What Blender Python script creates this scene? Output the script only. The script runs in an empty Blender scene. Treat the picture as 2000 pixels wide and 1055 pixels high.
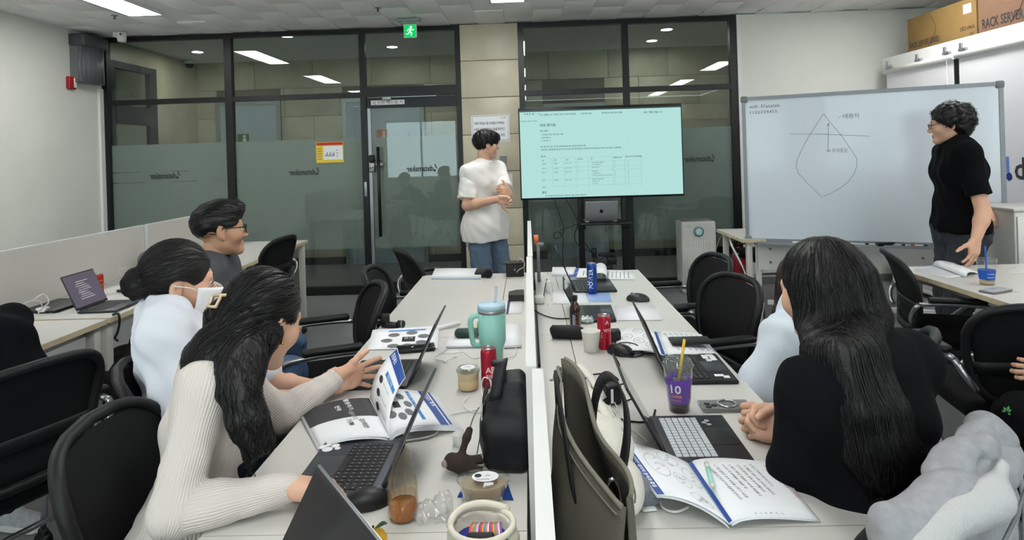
import bpy, bmesh, math, random
import numpy as np
from mathutils import Matrix, Vector
random.seed(7); rng = np.random.default_rng(11)
SC = bpy.context.scene; COL = SC.collection
PI = math.pi
# ------------------------------------------------------------------ camera
CAM_F, CAM_CX, CAM_CY, CAM_H = 1241.0, 1000.0, 301.0, 1.49
ROLL = math.radians(1.78); PSI = math.atan(30 / 1241.0)
_s, _c = math.sin(ROLL), math.cos(ROLL)
_Xc = Vector((math.cos(PSI), math.sin(PSI), 0)); FWD = Vector((-math.sin(PSI), math.cos(PSI), 0)); ZUP = Vector((0, 0, 1))
RGT = _c * _Xc - _s * ZUP; UPV = _s * _Xc + _c * ZUP
CAMO = Vector((0, 0, CAM_H))
cd = bpy.data.cameras.new('camera'); cam = bpy.data.objects.new('camera', cd); COL.objects.link(cam)
cd.sensor_fit = 'HORIZONTAL'; cd.sensor_width = 36.0; cd.lens = CAM_F / 2000.0 * 36.0
cd.shift_x = 0.0; cd.shift_y = -(527.5 - CAM_CY) / 2000.0
cd.clip_start = 0.05; cd.clip_end = 100
m3 = Matrix((RGT, UPV, -FWD)).transposed()
cam.matrix_world = Matrix.Translation(CAMO) @ m3.to_4x4()
SC.camera = cam
# ------------------------------------------------------------------ world, exposure
wd = bpy.data.worlds.new('world'); SC.world = wd; wd.use_nodes = True
wbg = wd.node_tree.nodes['Background']; wbg.inputs[0].default_value = (0.80, 0.92, 1.0, 1); wbg.inputs[1].default_value = 6.5
SC.view_settings.view_transform = 'Standard'; SC.view_settings.look = 'None'
SC.view_settings.gamma = 1.0; SC.view_settings.use_curve_mapping = False
SC.view_settings.exposure = 0.24
SC.cycles.transparent_max_bounces = 24
LIGHT_PANEL = 18.5; LIGHT_DOWN = 110.0

for _x0, _x1 in ((-3.9, -1.9), (-1.1, 0.9), (1.7, 3.7)):      # the rear windows, as sky portals
    _l = bpy.data.lights.new('window_portal', 'AREA'); _l.shape = 'RECTANGLE'; _l.size = _x1 - _x0; _l.size_y = 1.6; _l.cycles.is_portal = True
    _o = bpy.data.objects.new('window_portal', _l); COL.objects.link(_o); _o.location = ((_x0 + _x1) / 2, -3.53, 1.7); _o.rotation_euler = (-math.pi / 2, math.pi, 0)

# ------------------------------------------------------------------ photo pixel -> point in the room (at a real depth)
def _ray(px, py): return FWD + RGT * ((px - CAM_CX) / CAM_F) - UPV * ((py - CAM_CY) / CAM_F)
def D(px, py, z=0.73):
    d = _ray(px, py); return CAMO + d * ((z - CAM_H) / d.z)
def AY(px, py, y):
    d = _ray(px, py); return CAMO + d * (y / d.y)
def AX(px, py, x):
    d = _ray(px, py); return CAMO + d * (x / d.x)

# ------------------------------------------------------------------ materials
def lin(c):
    r = []
    for v in c:
        v /= 255.0
        r.append(v / 12.92 if v <= 0.04045 else ((v + 0.055) / 1.055) ** 2.4)
    return r
MATS = {}
def mat(name, rgb=(200, 200, 200), rough=0.5, metal=0.0, var=0.0, vscale=6.0, bump=0.0, bscale=60.0, emis=0.0, coat=0.0, sheen=0.0, sss=0.0, trans=0.0, ior=1.45, stretch=None, spec=0.5):
    if name in MATS: return MATS[name]
    m = bpy.data.materials.new(name); m.use_nodes = True; MATS[name] = m
    nt = m.node_tree; b = nt.nodes['Principled BSDF']; c = lin(rgb)
    b.inputs['Base Color'].default_value = (*c, 1); b.inputs['Roughness'].default_value = rough
    b.inputs['Metallic'].default_value = metal; b.inputs['Coat Weight'].default_value = coat
    b.inputs['Sheen Weight'].default_value = sheen; b.inputs['IOR'].default_value = ior
    b.inputs['Specular IOR Level'].default_value = spec
    b.inputs['Transmission Weight'].default_value = trans
    if sss:
        b.inputs['Subsurface Weight'].default_value = sss; b.inputs['Subsurface Radius'].default_value = (0.012, 0.005, 0.003)
        b.inputs['Subsurface Scale'].default_value = 1.0
    if emis:
        b.inputs['Emission Color'].default_value = (*c, 1); b.inputs['Emission Strength'].default_value = emis
    if var or bump:
        tc = nt.nodes.new('ShaderNodeTexCoord'); mp = nt.nodes.new('ShaderNodeMapping')
        nt.links.new(tc.outputs['Object'], mp.inputs[0])
        if stretch: mp.inputs['Scale'].default_value = stretch
    if var:
        n = nt.nodes.new('ShaderNodeTexNoise'); n.inputs['Scale'].default_value = vscale; n.inputs['Detail'].default_value = 4
        nt.links.new(mp.outputs[0], n.inputs[0])
        rp = nt.nodes.new('ShaderNodeMapRange'); rp.inputs[1].default_value = 0.3; rp.inputs[2].default_value = 0.7
        nt.links.new(n.outputs[0], rp.inputs[0])
        mx = nt.nodes.new('ShaderNodeMix'); mx.data_type = 'RGBA'
        mx.inputs[6].default_value = (*[max(0, v * (1 - var)) for v in c], 1); mx.inputs[7].default_value = (*[min(1, v * (1 + var)) for v in c], 1)
        nt.links.new(rp.outputs[0], mx.inputs[0]); nt.links.new(mx.outputs[2], b.inputs['Base Color'])
    if bump:
        n2 = nt.nodes.new('ShaderNodeTexNoise'); n2.inputs['Scale'].default_value = bscale; n2.inputs['Detail'].default_value = 3
        nt.links.new(mp.outputs[0], n2.inputs[0])
        bp = nt.nodes.new('ShaderNodeBump'); bp.inputs['Strength'].default_value = bump; bp.inputs['Distance'].default_value = 0.01
        nt.links.new(n2.outputs[0], bp.inputs['Height']); nt.links.new(bp.outputs[0], b.inputs['Normal'])
    return m
def emit(name, rgb, strength):
    if name in MATS: return MATS[name]
    m = bpy.data.materials.new(name); m.use_nodes = True; MATS[name] = m
    nt = m.node_tree; nt.nodes.remove(nt.nodes['Principled BSDF'])
    e = nt.nodes.new('ShaderNodeEmission'); e.inputs[0].default_value = (*lin(rgb), 1); e.inputs[1].default_value = strength
    nt.links.new(e.outputs[0], nt.nodes['Material Output'].inputs[0]); return m
def glassmat(name, tint=(1, 1, 1), frost=0.0, frgb=(120, 130, 125), ior=1.5, grough=0.0, refl=1.0):
    """thin pane: see-through + mirror by Fresnel; frost mixes in a diffusing film"""
    if name in MATS: return MATS[name]
    m = bpy.data.materials.new(name); m.use_nodes = True; MATS[name] = m
    nt = m.node_tree; nt.nodes.remove(nt.nodes['Principled BSDF']); N = nt.nodes.new; L = nt.links.new
    t = N('ShaderNodeBsdfTransparent'); t.inputs[0].default_value = (*tint, 1)
    base = t
    if frost:
        d = N('ShaderNodeBsdfDiffuse'); d.inputs[0].default_value = (*lin(frgb), 1)
        tl = N('ShaderNodeBsdfTranslucent'); tl.inputs[0].default_value = (*lin(frgb), 1)
        mx = N('ShaderNodeMixShader'); mx.inputs[0].default_value = 0.35; L(d.outputs[0], mx.inputs[1]); L(tl.outputs[0], mx.inputs[2])
        m2 = N('ShaderNodeMixShader'); m2.inputs[0].default_value = frost; L(t.outputs[0], m2.inputs[1]); L(mx.outputs[0], m2.inputs[2]); base = m2
    g = N('ShaderNodeBsdfGlossy'); g.inputs['Roughness'].default_value = grough
    def MN(op, a=None, b=None, va=None, vb=None):
        q = N('ShaderNodeMath'); q.operation = op
        if a is not None: L(a, q.inputs[0])
        if b is not None: L(b, q.inputs[1])
        if va is not None: q.inputs[0].default_value = va
        if vb is not None: q.inputs[1].default_value = vb
        return q.outputs[0]
    ge = N('ShaderNodeNewGeometry'); dt = N('ShaderNodeVectorMath'); dt.operation = 'DOT_PRODUCT'; L(ge.outputs['Incoming'], dt.inputs[0]); L(ge.outputs['Normal'], dt.inputs[1])
    f0 = ((ior - 1) / (ior + 1)) ** 2        # Schlick, the same from both sides of a thin wall
    om = MN('SUBTRACT', None, MN('ABSOLUTE', dt.outputs['Value']), va=1.0); p5 = MN('POWER', om, vb=5.0)
    mu = N('ShaderNodeMath'); mu.operation = 'MULTIPLY'; mu.inputs[1].default_value = refl; L(MN('ADD', MN('MULTIPLY', p5, vb=1 - f0), vb=f0), mu.inputs[0])
    mf = N('ShaderNodeMixShader'); L(mu.outputs[0], mf.inputs[0]); L(base.outputs[0], mf.inputs[1]); L(g.outputs[0], mf.inputs[2])
    L(mf.outputs[0], nt.nodes['Material Output'].inputs[0]); return m

# ------------------------------------------------------------------ mesh builder
I4 = Matrix.Identity(4)
def T(x, y=None, z=None):
    return Matrix.Translation(Vector(x) if y is None else Vector((x, y, z)))
def RX(a): return Matrix.Rotation(a, 4, 'X')
def RY(a): return Matrix.Rotation(a, 4, 'Y')
def RZ(a): return Matrix.Rotation(a, 4, 'Z')
def frame(o, x, y):
    """4x4 with local x,y directions and z = x cross y"""
    x = Vector(x).normalized(); z = x.cross(Vector(y)).normalized(); y = z.cross(x)
    m = Matrix((x, y, z)).transposed().to_4x4(); m.translation = Vector(o); return m
class MB:
    def __init__(s): s.v = []; s.f = []; s.mi = []; s.M = I4; s.m = 0; s.sm = []; s.smooth = False
    def add(s, vs, fs, M=None):
        o = len(s.v); MM = s.M if M is None else s.M @ M
        if MM is I4 or MM == I4: s.v += [tuple(p) for p in vs]
        else: s.v += [tuple(MM @ Vector(p)) for p in vs]
        s.f += [tuple(i + o for i in f) for f in fs]; s.mi += [s.m] * len(fs); s.sm += [s.smooth] * len(fs); return s
    def box(s, c, size, M=None):
        x, y, z = c; a, b, d = size[0] / 2, size[1] / 2, size[2] / 2
        vs = [(x + i * a, y + j * b, z + k * d) for i in (-1, 1) for j in (-1, 1) for k in (-1, 1)]
        return s.add(vs, [(0, 1, 3, 2), (4, 6, 7, 5), (0, 4, 5, 1), (2, 3, 7, 6), (0, 2, 6, 4), (1, 5, 7, 3)], M)
    def bb(s, p, q, M=None):
        return s.box([(p[i] + q[i]) / 2 for i in range(3)], [abs(q[i] - p[i]) for i in range(3)], M)
    def rbox(s, c, size, r, seg=1, M=None):
        h = [v / 2 for v in size]; r = min(r, min(h) * 0.999); idx = {}; vs = []; fs = []
        du = [0, 1] if seg == 1 else [0, 0.414, 1]
        def lines(H):
            a = [H - r + r * d for d in du]; return [-v for v in reversed(a)] + a
        def vid(p):
            inn = [max(-(h[i] - r), min(h[i] - r, p[i])) for i in range(3)]; d = Vector([p[i] - inn[i] for i in range(3)])
            if d.length > 1e-9: d = d.normalized() * r
            q = (round(inn[0] + d[0], 6), round(inn[1] + d[1], 6), round(inn[2] + d[2], 6))
            if q not in idx: idx[q] = len(vs); vs.append((q[0] + c[0], q[1] + c[1], q[2] + c[2]))
            return idx[q]
        for a in range(3):
            u, w = (a + 1) % 3, (a + 2) % 3; Lu, Lw = lines(h[u]), lines(h[w])
            for sg in (-1, 1):
                for i in range(len(Lu) - 1):
                    for j in range(len(Lw) - 1):
                        q = []
                        for (x, y) in ((i, j), (i + 1, j), (i + 1, j + 1), (i, j + 1)):
                            p = [0, 0, 0]; p[a] = sg * h[a]; p[u] = Lu[x]; p[w] = Lw[y]; q.append(vid(p))
                        if sg < 0: q.reverse()
                        q2 = [k for n, k in enumerate(q) if k != q[n - 1]]
                        if len(q2) > 2: fs.append(tuple(q2))
        os = s.smooth; s.smooth = True; s.add(vs, fs, M); s.smooth = os; return s
    def tube(s, pts, r, n=8, caps=True, M=None, closed=False):
        pts = [Vector(p) for p in pts]; R = r if isinstance(r, (list, tuple)) else [r] * len(pts); vs = []; fs = []
        N = len(pts); up = None
        for i in range(N):
            if closed: t = (pts[(i + 1) % N] - pts[i - 1])
            else: t = pts[min(i + 1, N - 1)] - pts[max(i - 1, 0)]
            t = t.normalized() if t.length > 1e-9 else Vector((0, 0, 1))
            if up is None:
                up = Vector((0, 0, 1)) if abs(t.z) < 0.9 else Vector((1, 0, 0))
            up = (up - t * up.dot(t)); up = up.normalized() if up.length > 1e-6 else t.orthogonal().normalized()
            b = t.cross(up)
            for k in range(n):
                a = 2 * PI * k / n; vs.append(pts[i] + (up * math.cos(a) + b * math.sin(a)) * R[i])
        for i in range(N if closed else N - 1):
            for k in range(n):
                j = (i + 1) % N
                fs.append((i * n + k, i * n + (k + 1) % n, j * n + (k + 1) % n, j * n + k))
        os = s.smooth; s.smooth = True; s.add(vs, fs, M); s.smooth = os
        if caps and not closed:
            o = len(s.v) - len(vs)
            s.f += [tuple(o + k for k in range(n - 1, -1, -1)), tuple(o + (N - 1) * n + k for k in range(n))]; s.mi += [s.m] * 2; s.sm += [False] * 2
        return s
    def lathe(s, prof, n=20, M=None, cap=True, mats=None):
        """profile [(r,z),...] about local z"""
        vs = []; 
        for (r, z) in prof:
            for k in range(n):
                a = 2 * PI * k / n; vs.append((r * math.cos(a), r * math.sin(a), z))
        os, om = s.smooth, s.m; s.smooth = True; o = len(s.v)
        s.add(vs, [], M)
        for i in range(len(prof) - 1):
            for k in range(n):
                s.f.append((o + i * n + k, o + i * n + (k + 1) % n, o + (i + 1) * n + (k + 1) % n, o + (i + 1) * n + k)); s.mi.append(mats[i] if mats else s.m); s.sm.append(True)
        if cap:
            if prof[0][0] > 1e-6: s.f.append(tuple(o + k for k in range(n - 1, -1, -1))); s.mi.append(mats[0] if mats else s.m); s.sm.append(False)
            if prof[-1][0] > 1e-6: s.f.append(tuple(o + (len(prof) - 1) * n + k for k in range(n))); s.mi.append(mats[-1] if mats else s.m); s.sm.append(False)
        s.smooth = os; return s
    def cyl(s, a, b, r, n=12, r2=None):
        return s.tube([a, b], [r, r if r2 is None else r2], n)
    def sphere(s, c, r, n=12, m=8, M=None):
        rr = r if isinstance(r, (list, tuple)) else (r, r, r); vs = []; fs = []
        for i in range(m + 1):
            t = PI * i / m
            for k in range(n):
                a = 2 * PI * k / n; vs.append((c[0] + rr[0] * math.sin(t) * math.cos(a), c[1] + rr[1] * math.sin(t) * math.sin(a), c[2] + rr[2] * math.cos(t)))
        for i in range(m):
            for k in range(n):
                fs.append((i * n + k, (i + 1) * n + k, (i + 1) * n + (k + 1) % n, i * n + (k + 1) % n))
        os = s.smooth; s.smooth = True; s.add(vs, fs, M); s.smooth = os; return s
    def sheet(s, fn, nu, nv, M=None, th=0.0):
        """surface fn(u,v) u,v in 0..1; with thickness th along -normal"""
        vs = []; fs = []; P = [[Vector(fn(i / nu, j / nv)) for j in range(nv + 1)] for i in range(nu + 1)]
        for i in range(nu + 1):
            for j in range(nv + 1): vs.append(P[i][j])
        W = nv + 1
        for i in range(nu):
            for j in range(nv): fs.append((i * W + j, (i + 1) * W + j, (i + 1) * W + j + 1, i * W + j + 1))
        if th:
            o = len(vs)
            for i in range(nu + 1):
                for j in range(nv + 1):
                    du = P[min(i + 1, nu)][j] - P[max(i - 1, 0)][j]; dv = P[i][min(j + 1, nv)] - P[i][max(j - 1, 0)]
                    n = du.cross(dv); n = n.normalized() if n.length > 1e-12 else Vector((0, 0, 1)); vs.append(P[i][j] - n * th)
            for i in range(nu):
                for j in range(nv): fs.append((o + i * W + j, o + i * W + j + 1, o + (i + 1) * W + j + 1, o + (i + 1) * W + j))
            for i in range(nu):
                fs.append((i * W, o + i * W, o + (i + 1) * W, (i + 1) * W)); fs.append((i * W + nv, (i + 1) * W + nv, o + (i + 1) * W + nv, o + i * W + nv))
            for j in range(nv):
                fs.append((j, j + 1, o + j + 1, o + j)); fs.append((nu * W + j, o + nu * W + j, o + nu * W + j + 1, nu * W + j + 1))
        os = s.smooth; s.smooth = True; s.add(vs, fs, M); s.smooth = os; return s
    def prism(s, poly, z0, z1, M=None):
        n = len(poly); vs = [(p[0], p[1], z0) for p in poly] + [(p[0], p[1], z1) for p in poly]
        fs = [tuple(range(n - 1, -1, -1)), tuple(range(n, 2 * n))] + [(i, (i + 1) % n, n + (i + 1) % n, n + i) for i in range(n)]
        return s.add(vs, fs, M)
    def mesh(s, name, mats):
        me = bpy.data.meshes.new(name); me.from_pydata(s.v, [], s.f)
        for m in (mats if isinstance(mats, (list, tuple)) else [mats]): me.materials.append(m)
        if s.f:
            me.polygons.foreach_set('material_index', s.mi); me.polygons.foreach_set('use_smooth', s.sm)
        me.update(); return me
WM = {}   # world matrices of things
def tag(o, label=None, cat=None, group=None, kind=None):
    if label: o['label'] = label
    if cat: o['category'] = cat
    if group: o['group'] = group
    if kind: o['kind'] = kind
    return o
def link(o, parent=None, world=True, M=None):
    COL.objects.link(o)
    if M is not None: o.matrix_basis = M
    if parent is not None:
        o.parent = parent
        if world: o.data.transform(WM[parent.name].inverted())
        WM[o.name] = WM[parent.name]
    else: WM[o.name] = I4.copy() if M is None else M.copy()
    return o
def thing(name, label, cat, loc=(0, 0, 0), rz=0.0, group=None):
    o = bpy.data.objects.new(name, None); COL.objects.link(o); o.empty_display_size = 0.1
    M = T(loc) @ RZ(rz); o.matrix_basis = M; WM[o.name] = M
    return tag(o, label, cat, group)
def part(name, mb, mats, parent, world=False, label=None, kind=None):
    """mesh child; coordinates local to the thing unless world=True"""
    me = mb.mesh(name, mats) if isinstance(mb, MB) else mb
    o = bpy.data.objects.new(name, me); link(o, parent, world); return tag(o, label, kind=kind)
def single(name, mb, mats, label, cat, base=None, group=None, rz=0.0):
    """a thing that is one mesh; world coordinates, origin moved to base"""
    me = mb.mesh(name, mats) if isinstance(mb, MB) else mb
    M = T(base if base is not None else (0, 0, 0)) @ RZ(rz); me.transform(M.inverted())
    o = bpy.data.objects.new(name, me); COL.objects.link(o); o.matrix_basis = M; WM[o.name] = M
    return tag(o, label, cat, group)
def struct(name, mb, mats, parent=None):
    me = mb.mesh(name, mats) if isinstance(mb, MB) else mb
    o = bpy.data.objects.new(name, me); link(o, parent, True)
    if parent is None: o['kind'] = 'structure'
    return o
def copytree(o, M=None, label=None, group=None, parent=None):
    c = o.copy(); COL.objects.link(c)
    if parent is not None: c.parent = parent
    if M is not None: c.matrix_basis = M
    WM[c.name] = M.copy() if M is not None else WM[parent.name]
    if label: c['label'] = label
    if group: c['group'] = group
    for ch in o.children: copytree(ch, parent=c)
    return c
# ------------------------------------------------------------------ lettering
_TX = {}
_TS = bpy.data.scenes.new('lettering_scratch')
def textmesh(s, bold=False):
    k = (s, bold)
    if k in _TX: return _TX[k]
    cu = bpy.data.curves.new('t', 'FONT'); cu.body = s; cu.size = 1.0; cu.resolution_u = 2
    if bold: cu.offset = 0.018
    ob = bpy.data.objects.new('t', cu); _TS.collection.objects.link(ob)
    vl = _TS.view_layers[0]; vl.update(); dg = vl.depsgraph; me = bpy.data.meshes.new_from_object(ob.evaluated_get(dg))
    vs = [tuple(v.co) for v in me.vertices]; fs = [tuple(p.vertices) for p in me.polygons]
    w = max([v[0] for v in vs], default=0)
    bpy.data.objects.remove(ob); bpy.data.curves.remove(cu); bpy.data.meshes.remove(me)
    _TX[k] = (vs, fs, w); return _TX[k]
def text(mb, s, size, M, align='l', bold=False, width=None, fn=None):
    """lettering in local x,y plane of M; fn maps (x,y)->3D instead"""
    vs, fs, w = textmesh(s, bold); sx = size
    if width: sx = width / max(w, 1e-6)
    ox = 0 if align == 'l' else (-w * sx / 2 if align == 'c' else -w * sx)
    if fn: mb.add([fn(ox + v[0] * sx, v[1] * size) for v in vs], fs)
    else: mb.add([(ox + v[0] * sx, v[1] * size, 0) for v in vs], fs, M)
    return w * sx
# ------------------------------------------------------------------ implicit surfaces (people, bags, cloth)
def _smin(a, b, k):
    if k <= 0: return np.minimum(a, b)
    h = np.maximum(k - np.abs(a - b), 0.0) / k; return np.minimum(a, b) - h * h * k * 0.25
def C(a, b, ra, rb=None, k=0.02, op='+'): return ('c', np.array(a, np.float32), np.array(b, np.float32), ra, ra if rb is None else rb, k, op)
def E(c, r, R=None, k=0.02, op='+'):
    r = (r, r, r) if not isinstance(r, (tuple, list)) else r
    return ('e', np.array(c, np.float32), np.array(r, np.float32), None if R is None else np.array(R, np.float32), k, op)
def B(c, h, R=None, r=0.01, k=0.01, op='+'): return ('b', np.array(c, np.float32), np.array(h, np.float32), None if R is None else np.array(R, np.float32), r, k, op)
def PL(p, n): 
    n = Vector(n).normalized(); return ('p', np.array(p, np.float32), np.array(n, np.float32))
def _bounds(p):
    if p[0] == 'c': return np.minimum(p[1] - p[3], p[2] - p[4]), np.maximum(p[1] + p[3], p[2] + p[4])
    if p[0] == 'e':
        e = p[2] if p[3] is None else np.full(3, p[2].max()); return p[1] - e, p[1] + e
    e = p[2] if p[3] is None else np.full(3, np.linalg.norm(p[2])); return p[1] - e, p[1] + e
def sdf(prims, h, disp=None):
    add = [p for p in prims if p[0] != 'p' and p[-1] == '+']
    lo = np.min([_bounds(p)[0] for p in add], 0) - 3 * h; hi = np.max([_bounds(p)[1] for p in add], 0) + 3 * h
    n = np.ceil((hi - lo) / h).astype(int) + 1
    ax = [(lo[i] + h * np.arange(n[i])).astype(np.float32) for i in range(3)]
    F = np.full(n, 10.0, np.float32)
    for p in prims:
        if p[0] == 'p':
            d = ((ax[0] - p[1][0]) * p[2][0])[:, None, None] + ((ax[1] - p[1][1]) * p[2][1])[None, :, None] + ((ax[2] - p[1][2]) * p[2][2])[None, None, :]
            F = np.maximum(F, d); continue
        k = p[-2]; a, b = _bounds(p); mg = k + 3 * h
        i0 = np.clip(np.floor((a - mg - lo) / h).astype(int), 0, n); i1 = np.clip(np.ceil((b + mg - lo) / h).astype(int) + 1, 0, n)
        if np.any(i1 <= i0): continue
        sl = tuple(slice(i0[i], i1[i]) for i in range(3))
        X = ax[0][sl[0]][:, None, None]; Y = ax[1][sl[1]][None, :, None]; Z = ax[2][sl[2]][None, None, :]
        if p[0] == 'c':
            A, Bp = p[1], p[2]; ba = Bp - A; L = float(ba @ ba) + 1e-12
            t = np.clip(((X - A[0]) * ba[0] + (Y - A[1]) * ba[1] + (Z - A[2]) * ba[2]) / L, 0, 1)
            d = np.sqrt((X - A[0] - t * ba[0]) ** 2 + (Y - A[1] - t * ba[1]) ** 2 + (Z - A[2] - t * ba[2]) ** 2) - (p[3] + (p[4] - p[3]) * t)
        else:
            q = [X - p[1][0], Y - p[1][1], Z - p[1][2]]
            if p[3] is not None:
                R = p[3]; q = [R[0, i] * q[0] + R[1, i] * q[1] + R[2, i] * q[2] for i in range(3)]
            if p[0] == 'e':
                r = p[2]; k0 = np.sqrt((q[0] / r[0]) ** 2 + (q[1] / r[1]) ** 2 + (q[2] / r[2]) ** 2)
                k1 = np.sqrt((q[0] / r[0] ** 2) ** 2 + (q[1] / r[1] ** 2) ** 2 + (q[2] / r[2] ** 2) ** 2) + 1e-9
                d = k0 * (k0 - 1) / k1
            else:
                rr = p[4]; e = [np.abs(q[i]) - (p[2][i] - rr) for i in range(3)]
                d = np.sqrt(np.maximum(e[0], 0) ** 2 + np.maximum(e[1], 0) ** 2 + np.maximum(e[2], 0) ** 2) + np.minimum(np.maximum(e[0], np.maximum(e[1], e[2])), 0) - rr
        if p[-1] == '+': F[sl] = _smin(F[sl], d, k)
        else: F[sl] = -_smin(-F[sl], d, k)
    if disp is not None:
        F = F + disp(ax[0][:, None, None], ax[1][None, :, None], ax[2][None, None, :]).astype(np.float32)
    return _nets(F, lo, h)
def _nets(F, lo, h):
    S = F < 0; nx, ny, nz = F.shape
    cnt = np.zeros((nx - 1, ny - 1, nz - 1), np.int8)
    for i in (0, 1):
        for j in (0, 1):
            for k in (0, 1): cnt += S[i:nx - 1 + i, j:ny - 1 + j, k:nz - 1 + k]
    cells = np.argwhere((cnt > 0) & (cnt < 8)); N = len(cells)
    if N == 0: return np.zeros((0, 3)), np.zeros((0, 4), int)
    ids = np.full(cnt.shape, -1, np.int64); ids[tuple(cells.T)] = np.arange(N)
    acc = np.zeros((N, 3)); num = np.zeros(N)
    cor = [(i, j, k) for i in (0, 1) for j in (0, 1) for k in (0, 1)]
    fv = {c: F[cells[:, 0] + c[0], cells[:, 1] + c[1], cells[:, 2] + c[2]] for c in cor}
    for c in cor:
        for a in range(3):
            if c[a] == 0:
                e = list(c); e[a] = 1; e = tuple(e); u, v = fv[c], fv[e]; m = (u < 0) != (v < 0)
                t = u[m] / (u[m] - v[m]); P = np.tile(np.array(c, float), (m.sum(), 1)); P[:, a] += t; acc[m] += P; num[m] += 1
    V = (cells + acc / num[:, None]) * h + lo
    Q = []
    for a in range(3):
        b, c = (a + 1) % 3, (a + 2) % 3
        s0 = [slice(None)] * 3; s1 = [slice(None)] * 3; s0[a] = slice(0, -1); s1[a] = slice(1, None)
        A0, A1 = S[tuple(s0)], S[tuple(s1)]; E_ = np.argwhere(A0 != A1)
        ok = (E_[:, b] > 0) & (E_[:, c] > 0) & (E_[:, b] < F.shape[b] - 1) & (E_[:, c] < F.shape[c] - 1); E_ = E_[ok]
        ins = A0[tuple(E_.T)]
        def cid(db, dc):
            q = E_.copy(); q[:, b] -= db; q[:, c] -= dc; return ids[tuple(q.T)]
        q = np.stack([cid(1, 1), cid(0, 1), cid(0, 0), cid(1, 0)], 1); q[~ins] = q[~ins][:, ::-1]; Q.append(q)
    return V, np.concatenate(Q)
def xf(V, M):
    A = np.array(M); return V @ A[:3, :3].T + A[:3, 3]
class SM:
    """several implicit shells gathered into one mesh"""
    def __init__(s): s.V = []; s.Q = []; s.m = []; s.n = 0
    def add(s, VQ, m=0, M=None):
        V, Q = VQ
        if M is not None: V = xf(V, M)
        s.V.append(V); s.Q.append(Q + s.n); s.m.append(np.full(len(Q), m) if np.isscalar(m) else m); s.n += len(V); return s
    def mesh(s, name, mats):
        V = np.concatenate(s.V); Q = np.concatenate(s.Q); mi = np.concatenate(s.m)
        me = bpy.data.meshes.new(name); me.vertices.add(len(V)); me.vertices.foreach_set('co', V.astype(np.float32).ravel())
        me.loops.add(Q.size); me.loops.foreach_set('vertex_index', Q.astype(np.int32).ravel())
        me.polygons.add(len(Q)); me.polygons.foreach_set('loop_start', np.arange(0, Q.size, 4, dtype=np.int32))
        me.polygons.foreach_set('material_index', mi.astype(np.int32)); me.polygons.foreach_set('use_smooth', np.ones(len(Q), bool))
        for m in (mats if isinstance(mats, (list, tuple)) else [mats]): me.materials.append(m)
        me.update(calc_edges=True); me.validate(); return me
# ------------------------------------------------------------------ shared materials
YW = 6.93; ZC = 2.92; XL = -4.70; XR = 4.75; YB = -3.4; YC = 9.0
M_wall = mat('wall_paint', (222, 222, 215), 0.75, var=0.03, vscale=2, bump=0.05, bscale=220)
M_ceil = mat('ceiling_board', (242, 242, 240), 0.9, var=0.04, vscale=60, bump=0.25, bscale=160)
M_black = mat('black_steel', (14, 15, 17), 0.38, 0.0)
M_blackp = mat('black_plastic', (18, 18, 20), 0.45)
M_blackm = mat('matte_black_plastic', (12, 12, 13), 0.6)
M_white = mat('white_plastic', (225, 225, 222), 0.4)
M_whitep = mat('white_powder_steel', (216, 215, 210), 0.42)
M_silver = mat('chrome_tube', (190, 190, 192), 0.28, 1.0)
M_alu = mat('brushed_aluminium', (165, 167, 170), 0.38, 0.9)
M_greyp = mat('grey_plastic', (120, 122, 125), 0.5)
M_paper = mat('white_paper', (238, 239, 242), 0.6)
M_ink = mat('black_ink', (35, 35, 40), 0.6)
M_greyink = mat('grey_ink', (110, 112, 116), 0.6)
M_lgrey = mat('pale_grey_ink', (170, 173, 178), 0.6)
M_blue = mat('blue_ink', (28, 72, 150), 0.5)
M_cyan = mat('sky_blue_ink', (40, 130, 200), 0.5)
M_redink = mat('red_ink', (200, 60, 60), 0.5)
M_glass = glassmat('clear_pane_glass', (0.80, 0.84, 0.82), ior=1.6, refl=0.9)
M_film = glassmat('frosted_film', (0.8, 0.85, 0.83), 0.86, (202, 207, 204), ior=1.3, grough=0.25, refl=0.5)
M_stone = mat('beige_stone_tile', (198, 190, 166), 0.35, var=0.10, vscale=3.5, bump=0.03, bscale=30)
M_stone2 = mat('beige_stone_tile_warm', (193, 186, 164), 0.35, var=0.12, vscale=3.0, bump=0.03, bscale=30)
def floormat():
    m = mat('grey_vinyl_floor', (124, 124, 127), 0.45, var=0.08, vscale=1.6); nt = m.node_tree; b = nt.nodes['Principled BSDF']
    tc = nt.nodes.new('ShaderNodeTexCoord'); br = nt.nodes.new('ShaderNodeTexBrick'); br.offset = 0.0
    br.inputs['Scale'].default_value = 1.0; br.inputs['Brick Width'].default_value = 0.6; br.inputs['Row Height'].default_value = 0.6; br.inputs['Mortar Size'].default_value = 0.0015
    nt.links.new(tc.outputs['Object'], br.inputs[0]); bp = nt.nodes.new('ShaderNodeBump'); bp.invert = True; bp.inputs['Strength'].default_value = 0.35; bp.inputs['Distance'].default_value = 0.003
    nt.links.new(br.outputs['Fac'], bp.inputs['Height']); nt.links.new(bp.outputs[0], b.inputs['Normal']); return m
M_floor = floormat()
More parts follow.
